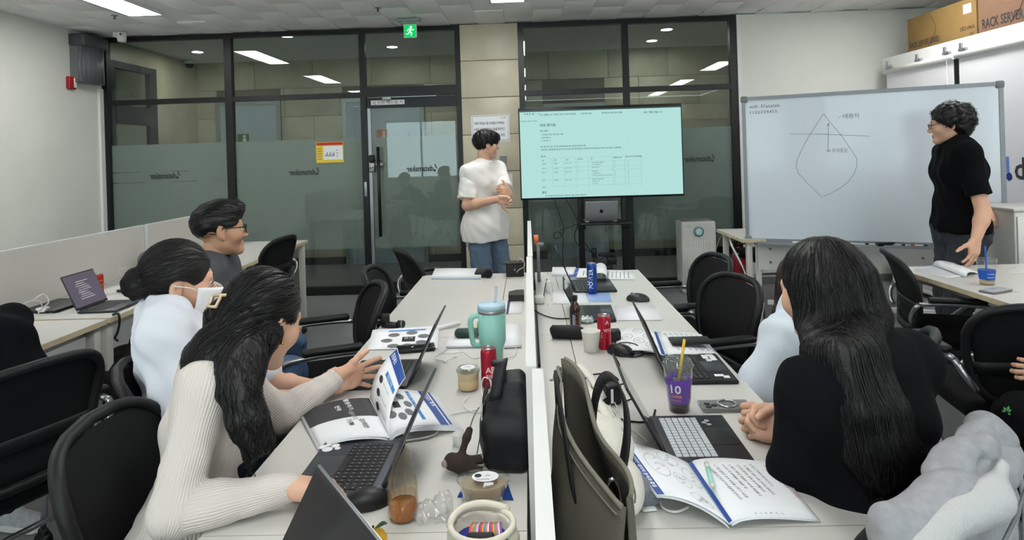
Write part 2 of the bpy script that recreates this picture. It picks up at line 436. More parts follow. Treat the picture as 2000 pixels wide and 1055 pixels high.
# ------------------------------------------------------------------ room shell
struct('floor', MB().bb((XL - 1.2, YB, -0.08), (XR, YC + 0.1, 0.0)), M_floor)
struct('wall_left', MB().bb((XL - 0.12, YB, 0), (XL, YW, ZC)), M_wall)
struct('wall_right', MB().bb((XR, YB, 0), (XR + 0.12, YC, ZC)), M_wall)
struct('wall_far', MB().bb((2.30, YW, 0), (XR, YW + 0.12, ZC)), M_wall)
rear = MB()
for x0, x1 in ((XL, -3.9), (-1.9, -1.1), (0.9, 1.7), (3.7, XR)): rear.bb((x0, YB - 0.12, 0), (x1, YB, ZC))
for x0, x1 in ((-3.9, -1.9), (-1.1, 0.9), (1.7, 3.7)):
    rear.bb((x0, YB - 0.12, 0), (x1, YB, 0.9)); rear.bb((x0, YB - 0.12, 2.5), (x1, YB, ZC))
wr = struct('wall_rear', rear, M_wall)
for i, (x0, x1) in enumerate(((-3.9, -1.9), (-1.1, 0.9), (1.7, 3.7))):
    f = MB()
    for a in (x0, (x0 + x1) / 2 - 0.025, x1 - 0.05): f.bb((a, YB - 0.09, 0.9), (a + 0.05, YB - 0.04, 2.5))
    f.bb((x0, YB - 0.09, 0.9), (x1, YB - 0.04, 0.95)); f.bb((x0, YB - 0.09, 2.45), (x1, YB - 0.04, 2.5))
    w = struct('window_%d' % (i + 5), f, M_white)
    struct('pane', MB().bb((x0 + 0.05, YB - 0.068, 0.95), (x1 - 0.05, YB - 0.064, 2.45)), M_glass, w)
# ceiling: a slab and, over the part in view, the single boards
ce = struct('ceiling', MB().bb((XL - 1.2, YB, ZC + 0.012), (XR, YC + 0.1, ZC + 0.1)), M_ceil)
tl = MB().rbox((0, 0, 0), (0.298, 0.598, 0.012), 0.003).mesh('ceiling_board', M_ceil)
LIGHTX = (-3.57, -0.14, 3.35); LIGHTY = (5.33, 2.78, 0.2, -2.35)
def lit(x, y): return any(abs(x - a) < 0.29 and abs(y - b) < 0.88 for a in LIGHTX for b in LIGHTY)
for i in range(32):
    for j in range(-1, 4):
        x = XL + 0.15 + 0.3 * i; y = 6.63 - 0.6 * j - (0.3 if i % 2 else 0)
        if x > XR - 0.1 or lit(x, y) or y + 0.3 > YW + 0.05: continue
        o = bpy.data.objects.new('ceiling_board', tl); COL.objects.link(o); o.parent = ce; o.location = (x, y, ZC + 0.006)
M_diff = emit('light_panel_glow', (255, 255, 252), LIGHT_PANEL)
def ceiling_light():
    t = thing('ceiling_light', 'x', 'ceiling light', (0, 0, ZC), 0, 'ceiling light panels')
    f = MB()
    for s in (-1, 1): f.bb((s * 0.17, -0.63, -0.012), (s * 0.15, 0.63, 0.012)); f.bb((-0.17, s * 0.63, -0.012), (0.17, s * 0.60, 0.012))
    part('frame', f, M_white, t); part('diffuser', MB().bb((-0.15, -0.6, -0.006), (0.15, 0.6, 0.004)), M_diff, t); return t
cl0 = None
for a in LIGHTX:
    for b in LIGHTY:
        lb = {-3.57: 'ceiling light panel along the red alarm wall', -0.14: 'ceiling light panel above the shared desks', 3.35: 'ceiling light panel on the whiteboard side'}[a]
        lb += (', the one nearest the glass wall', ', second from the glass wall', ', third from the glass wall', ', the one nearest the rear windows')[LIGHTY.index(b)]
        if cl0 is None: cl0 = ceiling_light(); cl0.matrix_basis = T(a, b, ZC); WM[cl0.name] = T(a, b, ZC); cl0['label'] = lb
        else: copytree(cl0, T(a, b, ZC), lb)
# ------------------------------------------------------------------ glazed partition
YF0, YF1 = YW, YW + 0.07
def bar(par, x0, x1, z0, z1, y0=YF0, y1=YF1, m=None): return struct('frame_bar', MB().bb((x0, y0, z0), (x1, y1, z1)), m or M_black, par)
def film(par, x0, x1, gaps=True):
    mb = MB(); Y = YW + 0.047
    for z0, z1 in ((0.50, 1.297), (1.304, 1.413), (1.420, 1.72)): mb.bb((x0, Y, z0), (x1, Y + 0.001, z1))
    w = x1 - x0
    for a, b in ((0.30, 0.5), (0.72, 0.78), (0.86, 0.9)):
        mb.bb((x0 + w * a, Y, 1.297), (x0 + w * b, Y + 0.001, 1.304)); mb.bb((x0 + w * (a - .06), Y, 1.413), (x0 + w * b, Y + 0.001, 1.420))
    o = struct('frosted_film', mb, M_film, par); return o
M_logo = mat('film_cut_lettering', (52, 60, 58), 0.4)
def logo(par, px, py):
    p = AY(px, py, YW + 0.03); mb = MB(); M = Matrix.Translation(Vector((p.x, YW + 0.032, p.z))) @ frame((0, 0, 0), (-1, 0, 0), (0, 0, 1))
    text(mb, 'datamaker', 0.09, M @ T(-0.15, -0.02, 0), bold=True, width=.30)
    M2 = M @ T(-0.19, 0.005, 0)
    mb.add([(0.0, 0.0, 0), (0.012, 0, 0), (0.03, 0.05, 0), (0.018, 0.05, 0)], [(0, 1, 2, 3)], M2)
    mb.add([(0.014 * math.cos(a * PI / 6) + 0.028, 0.014 * math.sin(a * PI / 6) - 0.02, 0) for a in range(12)], [tuple(range(12))], M2)
    return struct('lettering', mb, M_logo, par)
w1 = struct('window_1', MB().bb((-4.69, YF0, 2.87), (-0.70, YF1, ZC)), M_black)
for x0, x1 in ((-4.69, -4.63), (-3.315, -3.235), (-1.815, -1.752)): bar(w1, x0, x1, 0, 2.87)
bar(w1, -0.757, -0.70, 0, 2.87)
bar(w1, -4.63, -3.315, 2.165, 2.22); bar(w1, -3.235, -1.815, 2.165, 2.22); bar(w1, -1.752, -0.757, 2.165, 2.27)
bar(w1, -4.63, -3.315, 0, 0.09); bar(w1, -3.235, -1.815, 0, 0.09)
for x0, x1 in ((-4.63, -3.315), (-3.235, -1.815)):
    struct('pane', MB().bb((x0, YW + 0.036, 0.09), (x1, YW + 0.044, 2.165)), M_glass, w1)
    struct('pane', MB().bb((x0, YW + 0.036, 2.22), (x1, YW + 0.044, 2.87)), M_glass, w1); film(w1, x0 + .002, x1 - .002)
struct('pane', MB().bb((-1.752, YW + 0.036, 2.27), (-0.757, YW + 0.044, 2.87)), M_glass, w1)
logo(w1, 318, 345); logo(w1, 590, 338)
# glass door
d1 = struct('door_1', MB().bb((-1.748, YW + 0.02, 2.04), (-0.762, YW + 0.06, 2.155)).bb((-1.748, YW + 0.02, 0.012), (-0.762, YW + 0.06, 0.125)), M_black)
struct('pane', MB().bb((-1.748, YW + 0.036, 0.125), (-0.762, YW + 0.044, 2.04)), M_glass, d1); film(d1, -1.705, -0.764)
struct('edge_strip', MB().bb((-1.748, YW + 0.025, 0.02), (-1.712, YW + 0.055, 2.04)), M_alu, d1)
p0, p1 = AY(738, 287, YW - 0.05), AY(743, 462, YW - 0.05)
hm = MB(); hm.tube([(p0.x, YW - 0.05, p0.z), (p0.x, YW - 0.05, p1.z)], 0.018, 10); hm.cyl((p0.x, YW - 0.05, p0.z - .15), (p0.x, YW + .036, p0.z - .15), .01); hm.cyl((p0.x, YW - 0.05, p1.z + .15), (p0.x, YW + .036, p1.z + .15), .01)
struct('door_handle', hm, M_black, d1)
p = AY(726, 322, YW); lk = MB().rbox((p.x, YW + 0.012, p.z - 0.03), (0.065, 0.05, 0.11), 0.012); lk.m = 1; lk.rbox((p.x, YW + 0.012, p.z + 0.065), (0.06, 0.045, 0.085), 0.012); lk.m = 2
lk.sphere((p.x - .01, YW - .014, p.z - .035), .008, 8, 5); lk.sphere((p.x + .012, YW - .014, p.z - .028), .008, 8, 5); lk.m = 0; lk.cyl((p.x + 0.03, YW + .01, p.z), (p.x + .13, YW + .01, p.z), .022, 12)
struct('door_lock', lk, [M_alu, M_blackp, M_blackm], d1)
lb = MB().bb((-1.70, YW + 0.012, 2.075), (-1.33, YW + 0.02, 2.125)); lb.m = 1; text(lb, 'SJ 한화 에스엠 서', 0.042, frame((-1.68, YW + 0.010, 2.086), (1, 0, 0), (0, 0, 1)), width=.33); struct('name_strip', lb, [M_white, M_ink], d1)
cz = MB().rbox((-1.52, YW - 0.0, 2.145), (0.10, 0.05, 0.045), 0.01); cz.bb((-1.52, YW - .012, 2.15), (-0.98, YW + .006, 2.158)); struct('door_closer', cz, M_alu, d1)
struct('latch_plate', MB().rbox((-1.783, YW - .004, 1.155), (.03, .012, .16), .004), M_alu, d1)
logo(d1, 820, 331)
w2 = struct('window_2', MB().bb((-0.067, YF0, 2.87), (2.30, YF1, ZC)), M_black)
for x0, x1 in ((-0.067, -0.006), (1.067, 1.133), (2.227, 2.30)): bar(w2, x0, x1, 0, 2.87)
for x0, x1 in ((-0.006, 1.067), (1.133, 2.227)):
    bar(w2, x0, x1, 2.125, 2.18); bar(w2, x0, x1, 0, 0.09)
    struct('pane', MB().bb((x0, YW + 0.036, 0.09), (x1, YW + 0.044, 2.125)), M_glass, w2)
    struct('pane', MB().bb((x0, YW + 0.036, 2.18), (x1, YW + 0.044, 2.87)), M_glass, w2); film(w2, x0 + .002, x1 - .002)
logo(w2, 1362, 312)
struct('trim_1', MB().bb((2.30, YW - 0.012, 0), (2.345, YW, ZC)), M_white)
struct('trim_2', MB().bb((XL, YW - 0.06, 0), (XL + 0.028, YW, 2.35)), M_white)
struct('baseboard_far', MB().bb((2.345, YW - 0.008, 0), (XR, YW, 0.08)), M_greyp)
struct('baseboard_left', MB().bb((XL, YB, 0), (XL + .008, YW - .06, 0.08)), M_greyp)
# stone column with its tiles
wc = struct('wall_column', MB().bb((-0.70, YW + 0.004, 0), (-0.067, YW + 0.3, ZC)), mat('tile_joint', (120, 112, 96), 0.8))
for k in range(8):
    z1 = min(2.925 + 0.0 - 0.405 * k, ZC); z0 = max(0.0, 2.523 - 0.405 * k)
    struct('tile', MB().rbox((-0.3835, YW + 0.002, (z0 + z1) / 2), (0.631, 0.02, z1 - z0 - 0.004), 0.003), M_stone if k % 2 else M_stone2, wc)
# ------------------------------------------------------------------ corridor behind the glass
M_joint = MATS['tile_joint']
wcor = struct('wall_corridor', MB().bb((XL - .1, YC, 0), (XR, YC + 0.1, ZC)), M_joint)
tm = [MB().rbox((0, 0, 0), (0.834, 0.02, 0.400), 0.003).mesh('tile', m) for m in (M_stone, M_stone2)]
cdoors = [(-4.36, -3.55, 2.30), (-2.55, -1.50, 2.30), (0.30, 1.05, 2.12)]
for r in range(7):
    for c in range(13):
        x = XL + 0.42 + 0.839 * c - (0.42 if r % 2 else 0); z = 0.10 + 0.2025 + 0.404 * r
        if x > XR: continue
        segs = [(x - .417, x + .417)]
        for a, b, t in cdoors:
            if z - .2 < t + .06: segs = [q for s0, s1 in segs for q in ((s0, min(s1, a - .062)), (max(s0, b + .062), s1)) if q[1] - q[0] > .03]
        for s0, s1 in segs:
            if s1 - s0 > .83: o = bpy.data.objects.new('tile', tm[(r + c) % 2]); COL.objects.link(o); o.parent = wcor; o.location = (x, YC - 0.008, z)
            else: struct('tile', MB().rbox(((s0 + s1) / 2, YC - .008, z), (s1 - s0, .02, .400), .003), (M_stone, M_stone2)[(r + c) % 2], wcor)
struct('baseboard_corridor', MB().bb((XL, YC - 0.03, 0), (XR, YC - 0.019, 0.10)), M_black)
M_cdoor = mat('pale_blue_steel_door', (170, 186, 196), 0.45)
for i, (a, b, t) in enumerate(cdoors):
    d = struct('door_%d' % (i + 2), MB().bb((a, YC - 0.05, 0.0), (b, YC - 0.0, t)), M_cdoor)
    f = MB(); f.bb((a - .06, YC - .06, 0), (a, YC, t + .06)); f.bb((b, YC - .06, 0), (b + .06, YC, t + .06)); f.bb((a, YC - .06, t), (b, YC, t + .06)); struct('door_frame', f, M_alu, d)
    h = MB(); hx = a + .13 if i == 0 else b - .16; h.tube([(hx, YC - .10, 1.35), (hx, YC - .10, 1.85)], .014, 8); h.cyl((hx, YC - .1, 1.45), (hx, YC - .05, 1.45), .008); h.cyl((hx, YC - .1, 1.75), (hx, YC - .05, 1.75), .008)
    struct('door_handle', h, M_alu, d)
def pictosign(px0, py0, px1, py1, rgb, name, label):
    a = AY(px0, py0, YC - .06); b = AY(px1, py1, YC - .06); mb = MB().bb((a.x, YC - .062, b.z), (b.x, YC - .052, a.z)); mb.m = 1; cx = (a.x + b.x) / 2 + .02; w = (b.x - a.x)
    M = frame((cx, YC - .0635, b.z), (1, 0, 0), (0, 0, 1)); h = a.z - b.z
    mb.add([(.16 * h * math.cos(k * PI / 6), .74 * h + .14 * h * math.sin(k * PI / 6), 0) for k in range(12)], [tuple(range(12))], M)
    mb.add([(-.24 * h, .04 * h, 0), (.24 * h, .04 * h, 0), (.2 * h, .4 * h, 0), (.08 * h, .58 * h, 0), (-.08 * h, .58 * h, 0), (-.2 * h, .4 * h, 0)], [tuple(range(6))], M)
    return single(name, mb, [mat('sign_board_%d' % rgb[0], rgb, .5), M_white], label, 'sign', (cx, YC - .05, b.z))
pictosign(464, 262, 486, 279, (70, 110, 62), 'restroom_sign', 'green restroom sign with a white figure on the corridor door')
pictosign(737, 254, 757, 272, (205, 110, 60), 'restroom_sign', 'orange restroom sign with a white figure behind the glass door')
# glazed end of the corridor, left
w3 = struct('window_3', MB().bb((XL - .03, YW + .07, 2.62), (XL + .03, 7.95, 2.70)), mat('dark_grey_steel', (44, 48, 50), .45))
MD = MATS['dark_grey_steel']
for y0, y1 in ((YW + .075, YW + .20), (7.80, 7.95)): struct('frame_bar', MB().bb((XL - .03, y0, 0), (XL + .03, y1, 2.62)), MD, w3)
struct('frame_bar', MB().bb((XL - .03, YW + .20, 1.98), (XL + .04, 7.80, 2.20)), MD, w3)
struct('pane', MB().bb((XL - .004, YW + .2, 0.05), (XL + .004, 7.8, 1.98)), M_glass, w3); struct('pane', MB().bb((XL - .004, YW + .2, 2.2), (XL + .004, 7.8, 2.62)), M_glass, w3)
we = struct('wall_corridor_end', MB().bb((XL - .1, 7.95, 0), (XL, YC, ZC)).bb((XL - .1, YW + .07, 2.70), (XL, 7.95, ZC)), M_stone)
struct('wall_beyond', MB().bb((XL - 1.2, YW - .1, 0), (XL - 1.1, YC, ZC)).bb((XL - 1.1, YW - .1, 0), (XL - .12, YW, ZC)).bb((XL - 1.1, YC - .1, 0), (XL - .1, YC, ZC)), M_wall)
# round downlights, smoke heads
M_down = emit('downlight_glow', (255, 255, 250), LIGHT_DOWN)
dl0 = None
for i, (px, py) in enumerate(((766, 91), (1302, 57), (1273, 79), (560, 70), (260, 62), (-1, -1))):
    p = D(px, py, ZC) if px > 0 else Vector((XL - .6, 7.5, ZC))  # last entry is an added, unseen lamp to brighten the room beyond the glazing
    if px > 0 and not (YW + .2 < p.y < YC - .1): p = Vector((p.x, 8.0, ZC))
    if dl0 is None:
        dl0 = thing('downlight', 'round downlight in the corridor ceiling behind the glass door', 'ceiling light', (p.x, p.y, ZC), 0, 'corridor downlights')
        part('trim_ring', MB().lathe([(.065, -.008), (.085, -.008), (.085, .012), (.065, .012), (.065, -.008)], 20, cap=False), M_white, dl0); part('lamp', MB().lathe([(.064, -.004), (.064, .01)], 20), M_down, dl0)
    else: copytree(dl0, T(p.x, p.y, ZC), ('', 'round downlight above the right glass bay, nearer the glass', 'round downlight above the right glass bay, nearer the tiled wall', 'round downlight above the bay with the yellow notice', 'round downlight by the dark glazed end of the corridor', 'added lamp, no fitting seen, brightening the room beyond the dark glazed end')[i])
def smoke(px, py, lab):
    p = D(px, py, ZC); mb = MB().lathe([(.05, 0.0), (.05, -.012), (.035, -.02), (.032, -.035), (.0, -.038)], 16); mb.M = I4
    return single('smoke_detector', MB().add([(p.x + v[0], p.y + v[1], ZC + v[2]) for v in mb.v], mb.f), M_white, lab, 'detector', (p.x, p.y, ZC))
smoke(1195, 78, 'white round smoke detector on the corridor ceiling')
sp = thing('sprinkler', 'small sprinkler head in the ceiling beside the light panel', 'sprinkler', D(224, 30, ZC), 0)
part('cup', MB().lathe([(.03, .006), (.032, -.004), (.012, -.006)], 14), M_alu, sp); part('nozzle', MB().lathe([(.008, -.006), (.008, -.03), (.018, -.032), (.018, -.035)], 12), M_alu, sp)
copytree(sp, T(D(738, 15, ZC)), 'small sprinkler head in the ceiling before the exit sign')
dc = thing('dome_camera', 'white dome security camera in the corridor behind glass', 'camera', D(370, 119, ZC), 0)
part('mount', MB().lathe([(.075, .0), (.075, -.03), (.06, -.045)], 18), M_white, dc); part('dome', MB().lathe([(.055, -.045), (.05, -.075), (.03, -.095), (0, -.1)], 16), M_blackp, dc)
# exit sign
p = AY(801, 52, 6.5)
ex = thing('exit_sign', 'green emergency exit sign with running figure hanging from ceiling', 'sign', (p.x, 6.5, ZC))
part('bracket', MB().rbox((-.01, 0, -.02), (.23, .05, .03), .008).bb((-.08, -.01, -.055), (.06, .01, -.03)), mat('smoky_acrylic', (150, 158, 155), .3), ex)
part('panel', MB().rbox((0, 0, -.135), (.135, .028, .14), .006), M_white, ex)
M_exit = emit('exit_green_glow', (10, 190, 90), 1.1); M_exw = emit('exit_white_glow', (215, 255, 235), 1.5)
part('green_face', MB().bb((-.058, -.0155, -.198), (.058, -.0145, -.072)), M_exit, ex)
rm = MB(); M = frame((0, -.0165, -.135), (1, 0, 0), (0, 0, 1))
rm.add([(.012 * math.cos(a * PI / 5) + .010, .012 * math.sin(a * PI / 5) + .038, 0) for a in range(10)], [tuple(range(10))], M)
for a, b, w in (((.006, .024), (-.004, -.008), .016), ((-.004, -.008), (.018, -.022), .011), ((.018, -.022), (.010, -.048), .010), ((-.004, -.008), (-.018, -.03), .011), ((-.018, -.03), (-.04, -.032), .009), ((.006, .022), (.028, .006), .008), ((.028, .006), (.04, .018), .007), ((.004, .022), (-.018, .016), .008), ((-.018, .016), (-.028, -.002), .007)):
    a, b = Vector(a), Vector(b); n = (b - a).normalized(); n = Vector((-n.y, n.x)) * w / 2
    rm.add([(*(a + n), 0), (*(a - n), 0), (*(b - n), 0), (*(b + n), 0)], [(0, 1, 2, 3)], M)
part('running_figure', rm, M_exw, ex)
# wall speaker unit, alarm, small camera
sk = thing('wall_speaker', 'grey wall unit with ribbed curved front high in the corner', 'speaker', (XL, 6.64, 2.38))
part('cap', MB().rbox((.085, 0, .435), (.17, .40, .13), .02), mat('dark_grey_case', (74, 77, 80), .45), sk)
bd = MB(); 
bd.sheet(lambda u, v: (.02 + .145 * math.sin(PI * (0.12 + .76 * u)) ** .6 + (.006 if int(u * 40) % 5 == 0 else 0), -.19 + .38 * u, .37 * v), 40, 1, th=.012); bd.bb((0, -.18, 0.001), (.12, .18, .37)); bd.bb((0, -.185, -.004), (.10, .185, .004))
part('ribbed_body', bd, mat('grey_case', (124, 127, 130), .35, .4), sk)
al = thing('fire_alarm', 'small red fire alarm box with white face on the left wall', 'alarm', AX(135, 162, XL))
part('case', MB().rbox((.022, 0, 0), (.044, .10, .13), .01), mat('alarm_red', (165, 24, 34), .4), al); part('face', MB().rbox((.046, .028, .002), (.008, .04, .10), .004), M_white, al)
cc = thing('security_camera', 'small white security camera on the ceiling by the glass wall', 'camera', D(232, 62, ZC))
part('bracket', MB().rbox((-.03, 0, -.03), (.05, .05, .06), .01), M_white, cc); part('housing', MB().lathe([(.0, -.115), (.04, -.11), (.046, -.07), (.046, -.015), (.04, -.004)], 16, T(.03, 0, 0)), M_white, cc); part('lens', MB().sphere((.045, -.043, -.035), .01, 8, 6), M_blackp, cc)
# notice on the door pane
def flatbox(a, b, y, th): return MB().bb((a.x, y - th, b.z), (b.x, y, a.z))
a, b = AY(615, 278, YW), AY(670, 317, YW); y0 = YW + .034
nb = thing('evacuation_plan', 'yellow and red framed floor plan notice stuck on the glass', 'notice', ((a.x + b.x) / 2, y0, b.z))
part('sheet', flatbox(a, b, y0, .003), mat('notice_yellow', (238, 205, 60), .5), nb, True)
q = MB(); W = b.x - a.x; Hh = a.z - b.z
q.bb((a.x + W * .27, y0 - .004, b.z + Hh * .14), (b.x - W * .03, y0 - .003, a.z - Hh * .2)); q.m = 1; q.bb((a.x + W * .02, y0 - .004, a.z - Hh * .16), (b.x - W * .02, y0 - .003, a.z - Hh * .02)); q.m = 2
for k in range(9): q.bb((a.x + W * (.32 + .04 * k), y0 - .0048, b.z + Hh * .3), (a.x + W * (.345 + .04 * k), y0 - .004, b.z + Hh * (.36 + .08 * (k % 3))))
for k in range(5): q.bb((a.x + W * .05, y0 - .0048, b.z + Hh * (.18 + .12 * k)), (a.x + W * .2, y0 - .004, b.z + Hh * (.21 + .12 * k)))
for k in range(3): q.bb((a.x + W * .74, y0 - .0048, b.z + Hh * (.3 + .14 * k)), (a.x + W * .8, y0 - .004, b.z + Hh * (.33 + .14 * k)))
part('print', q, [M_paper, mat('notice_red', (190, 50, 50), .5), M_greyink], nb, True)
# paper on the column
a, b = AY(920, 226, YW - .01), AY(996, 277, YW - .01); y0 = YW - .011
nt_ = thing('paper_notice', 'white paper notice with black lettering taped to the stone column', 'notice', ((a.x + b.x) / 2, y0, b.z))
part('sheet', flatbox(a, b, y0, .002), M_paper, nt_, True)
q = MB(); M = frame((a.x, y0 - .0027, b.z), (1, 0, 0), (0, 0, 1)); W = b.x - a.x; Hh = a.z - b.z
for k, s in enumerate(('아래의 회의실 사용 안내문을 지켜주세요', '※ 퇴실 시 정리 정돈 및 소등을 확인하고', '에어컨 · 전원을 꺼 주세요 (문의 내선)')):
    text(q, s, .034, M @ T(W * .07, Hh * (.66 - .22 * k), 0), width=W * .8, bold=True)
text(q, '관리팀', .02, M @ T(W * .78, Hh * .86, 0)); text(q, '관리사무소 안내', .018, M @ T(W * .70, Hh * .06, 0))
for e in ((.03, .03, .97, .04), (.03, .96, .97, .97), (.03, .03, .036, .97), (.964, .03, .97, .97)): q.bb((W * e[0], Hh * e[1], -.0003), (W * e[2], Hh * e[3], .0003), M)
part('print', q, M_ink, nt_, True)
a, b = AY(976, 305, YW - .01), AY(991, 368, YW - .01)
hd = thing('pen_holder', 'grey wall holder with a marker on the stone column', 'holder', ((a.x + b.x) / 2, YW - .011, b.z))
part('backplate', MB().rbox(((a.x + b.x) / 2, YW - .022, (a.z + b.z) / 2), (b.x - a.x, .02, a.z - b.z), .004), M_greyp, hd, True)
part('card', MB().bb((b.x - .01, YW - .035, b.z + .02), (b.x + .06, YW - .03, b.z + .16)), M_white, hd, True)
part('marker', MB().tube([(b.x - .04, YW - .04, b.z + .01), (b.x + .05, YW - .04, b.z + .025)], .008, 8), M_redink, hd, True)
# ------------------------------------------------------------------ television on its stand
YT = 6.30
tvw, tvh = 1.615, 0.915
c0 = AY(1015, 210, YT); c1 = AY(1334, 384, YT); tcx, tcz = (c0.x + c1.x) / 2, (c0.z + c1.z) / 2
tv = thing('television', 'large flat television showing a pale mint document page', 'television', (tcx, YT, tcz - tvh / 2))
part('case', MB().rbox((0, .03, tvh / 2), (tvw, .05, tvh), .006), M_black, tv)
part('back_housing', MB().rbox((0, .075, tvh / 2), (tvw * .7, .05, tvh * .6), .015), M_blackp, tv)
M_scr = emit('screen_mint', (184, 230, 224), 0.80)
scr = part('screen', MB().bb((-tvw / 2 + .012, .0035, .02), (tvw / 2 - .012, .0055, tvh - .028)), M_scr, tv)
sm = MB(); SW, SH = tvw - .024, tvh - .048
def SP(u, v): return frame((-SW / 2 + SW * u, .0015, .02 + SH * (1 - v)), (1, 0, 0), (0, 0, 1))
sm.bb((-SW / 2, .0012, .02 + SH * .985), (SW / 2, .0022, .02 + SH))
for u, v, s, h in ((.03, .045, '●  ●  ●    ■   ‹  ›  □', .018), (.125, .06, '아이 개발팀 노션 | 회의록', .02), (.25, .06, '온라인 강의 자료 공유', .02), (.38, .06, '기획 회의 정리', .02), (.51, .06, '타워 평가표 정리 문서 편집', .02), (.77, .07, '공유  편집  댓글  ☆  ⋯', .024), (.005, .125, '팀 스페이스 / 회의 자료 / 평가', .015),
    (.125, .185, '타워 평가표', .036), (.125, .245, '평가 항목', .022), (.13, .285, '1. 피지컬 AI 지원 사업 신청서 제출', .017), (.13, .32, '2. 현장 평가 42', .017), (.13, .355, '3. 시연 점수 31', .017),
    (.125, .425, '평가 진행 시 유의사항 - 참가 팀의 과정을 중심으로 배점 기준을 참고하여 평가 진행', .019), (.125, .458, '※ 평가 점수는 팀별 결과물의 완성도와 수행 과정, 발표 태도 등을 종합적으로 고려하여 부여하며 동점일 경우 창의성 순으로 결정 + 심사위원 합의', .019), (.125, .535, '평가표', .02),
    (.13, .58, '구분', .015), (.205, .58, '배점', .015), (.28, .58, '비율', .015), (.35, .575, '가중치(%)', .015), (.43, .575, '기준', .015), (.575, .57, '배점(총 100)', .017), (.65, .565, '세부 점수(가점 포함 총점)', .017), (.125, .95, '결과', .028), (.14, .985, '· 상위 점수를 받은 팀부터 발표 순서를 정하고 ■ 시상한다 (개별 통보)', .016)):
    text(sm, s, h * .9, SP(u, v), bold=True, width={.458: SW * .5, .425: SW * .28}.get(v))
rows = ((.62, '완성도', ('· 구현 결과의 충실성', '· 아이디어 반영')), (.675, '창의성', ('· 독창적 접근',)), (.72, '협업', ('· 역할 분담', '· 의사소통 과정', '· 팀 프로젝트의 일정과 진행 관리 정도(계획 대비)')), (.81, '발표', ('· 전달력과 질의응답', '· 자료의 구성', '· 시간 준수')))
for v, s, items in rows:
    text(sm, s, .016, SP(.13, v)); text(sm, '배점표', .015, SP(.205, v)); text(sm, '평가 기준', .015, SP(.275, v)); text(sm, '5', .015, SP(.355, v))
    for k, it in enumerate(items): text(sm, it, .015, SP(.435, v + .024 * k), width=None if len(it) < 20 else .13 * SW); text(sm, '8', .014, SP(.58, v + .024 * k)); text(sm, '10', .014, SP(.66, v + .024 * k))
text(sm, '총점', .016, SP(.13, .89))
part('page_text', sm, mat('screen_ink', (60, 86, 86), .5), scr)
g = MB()
for u in (.195, .268, .342, .418, .57, .645, .745): g.bb((-SW / 2 + SW * u, .0014, .02 + SH * .1), (-SW / 2 + SW * u + .0015, .0024, .02 + SH * .45))
for v in (.55, .6, .66, .7, .79, .87): g.bb((-SW / 2 + SW * .125, .0014, .02 + SH * (1 - v)), (-SW / 2 + SW * .745, .0024, .02 + SH * (1 - v) + .0012))
part('table_grid', g, mat('screen_grid', (140, 185, 182), .5), scr)
st = thing('television_stand', 'black wheeled television stand with two posts and a shelf', 'stand', (tcx, YT + .13, 0))
pl = [AY(1134, 400, YT + .13).x - tcx, AY(1218.5, 400, YT + .13).x - tcx]
for x in pl: part('post', MB().rbox((x, 0, .86), (.058, .05, 1.56), .006), M_black, st)
part('mount_plate', MB().bb((-.35, -.06, 1.25), (.35, -.02, 1.6)).bb((pl[0] - .03, -.03, 1.25), (pl[1] + .03, 0, 1.3)), M_black, st)
zs = AY(1175, 434, 6.2).z
part('shelf', MB().rbox(((pl[0] + pl[1]) / 2, -.12, zs - .012), (.50, .36, .022), .005), M_black, st)
for x in pl: part('shelf_bracket', MB().rbox((x, -.05, zs - .05), (.075, .1, .07), .006), M_black, st)
sb_ = part('base', MB().rbox((pl[0], -.1, .09), (.07, .72, .05), .006).rbox((pl[1], -.1, .09), (.07, .72, .05), .006).rbox(((pl[0] + pl[1]) / 2, 0, .09), (.45, .07, .05), .006), M_black, st)
for x in pl:
    for y in (-.42, .22): part('caster', MB().cyl((x - .015, y, .033), (x + .015, y, .033), .033, 14).rbox((x, y, .06), (.04, .05, .04), .006), M_blackp, sb_)
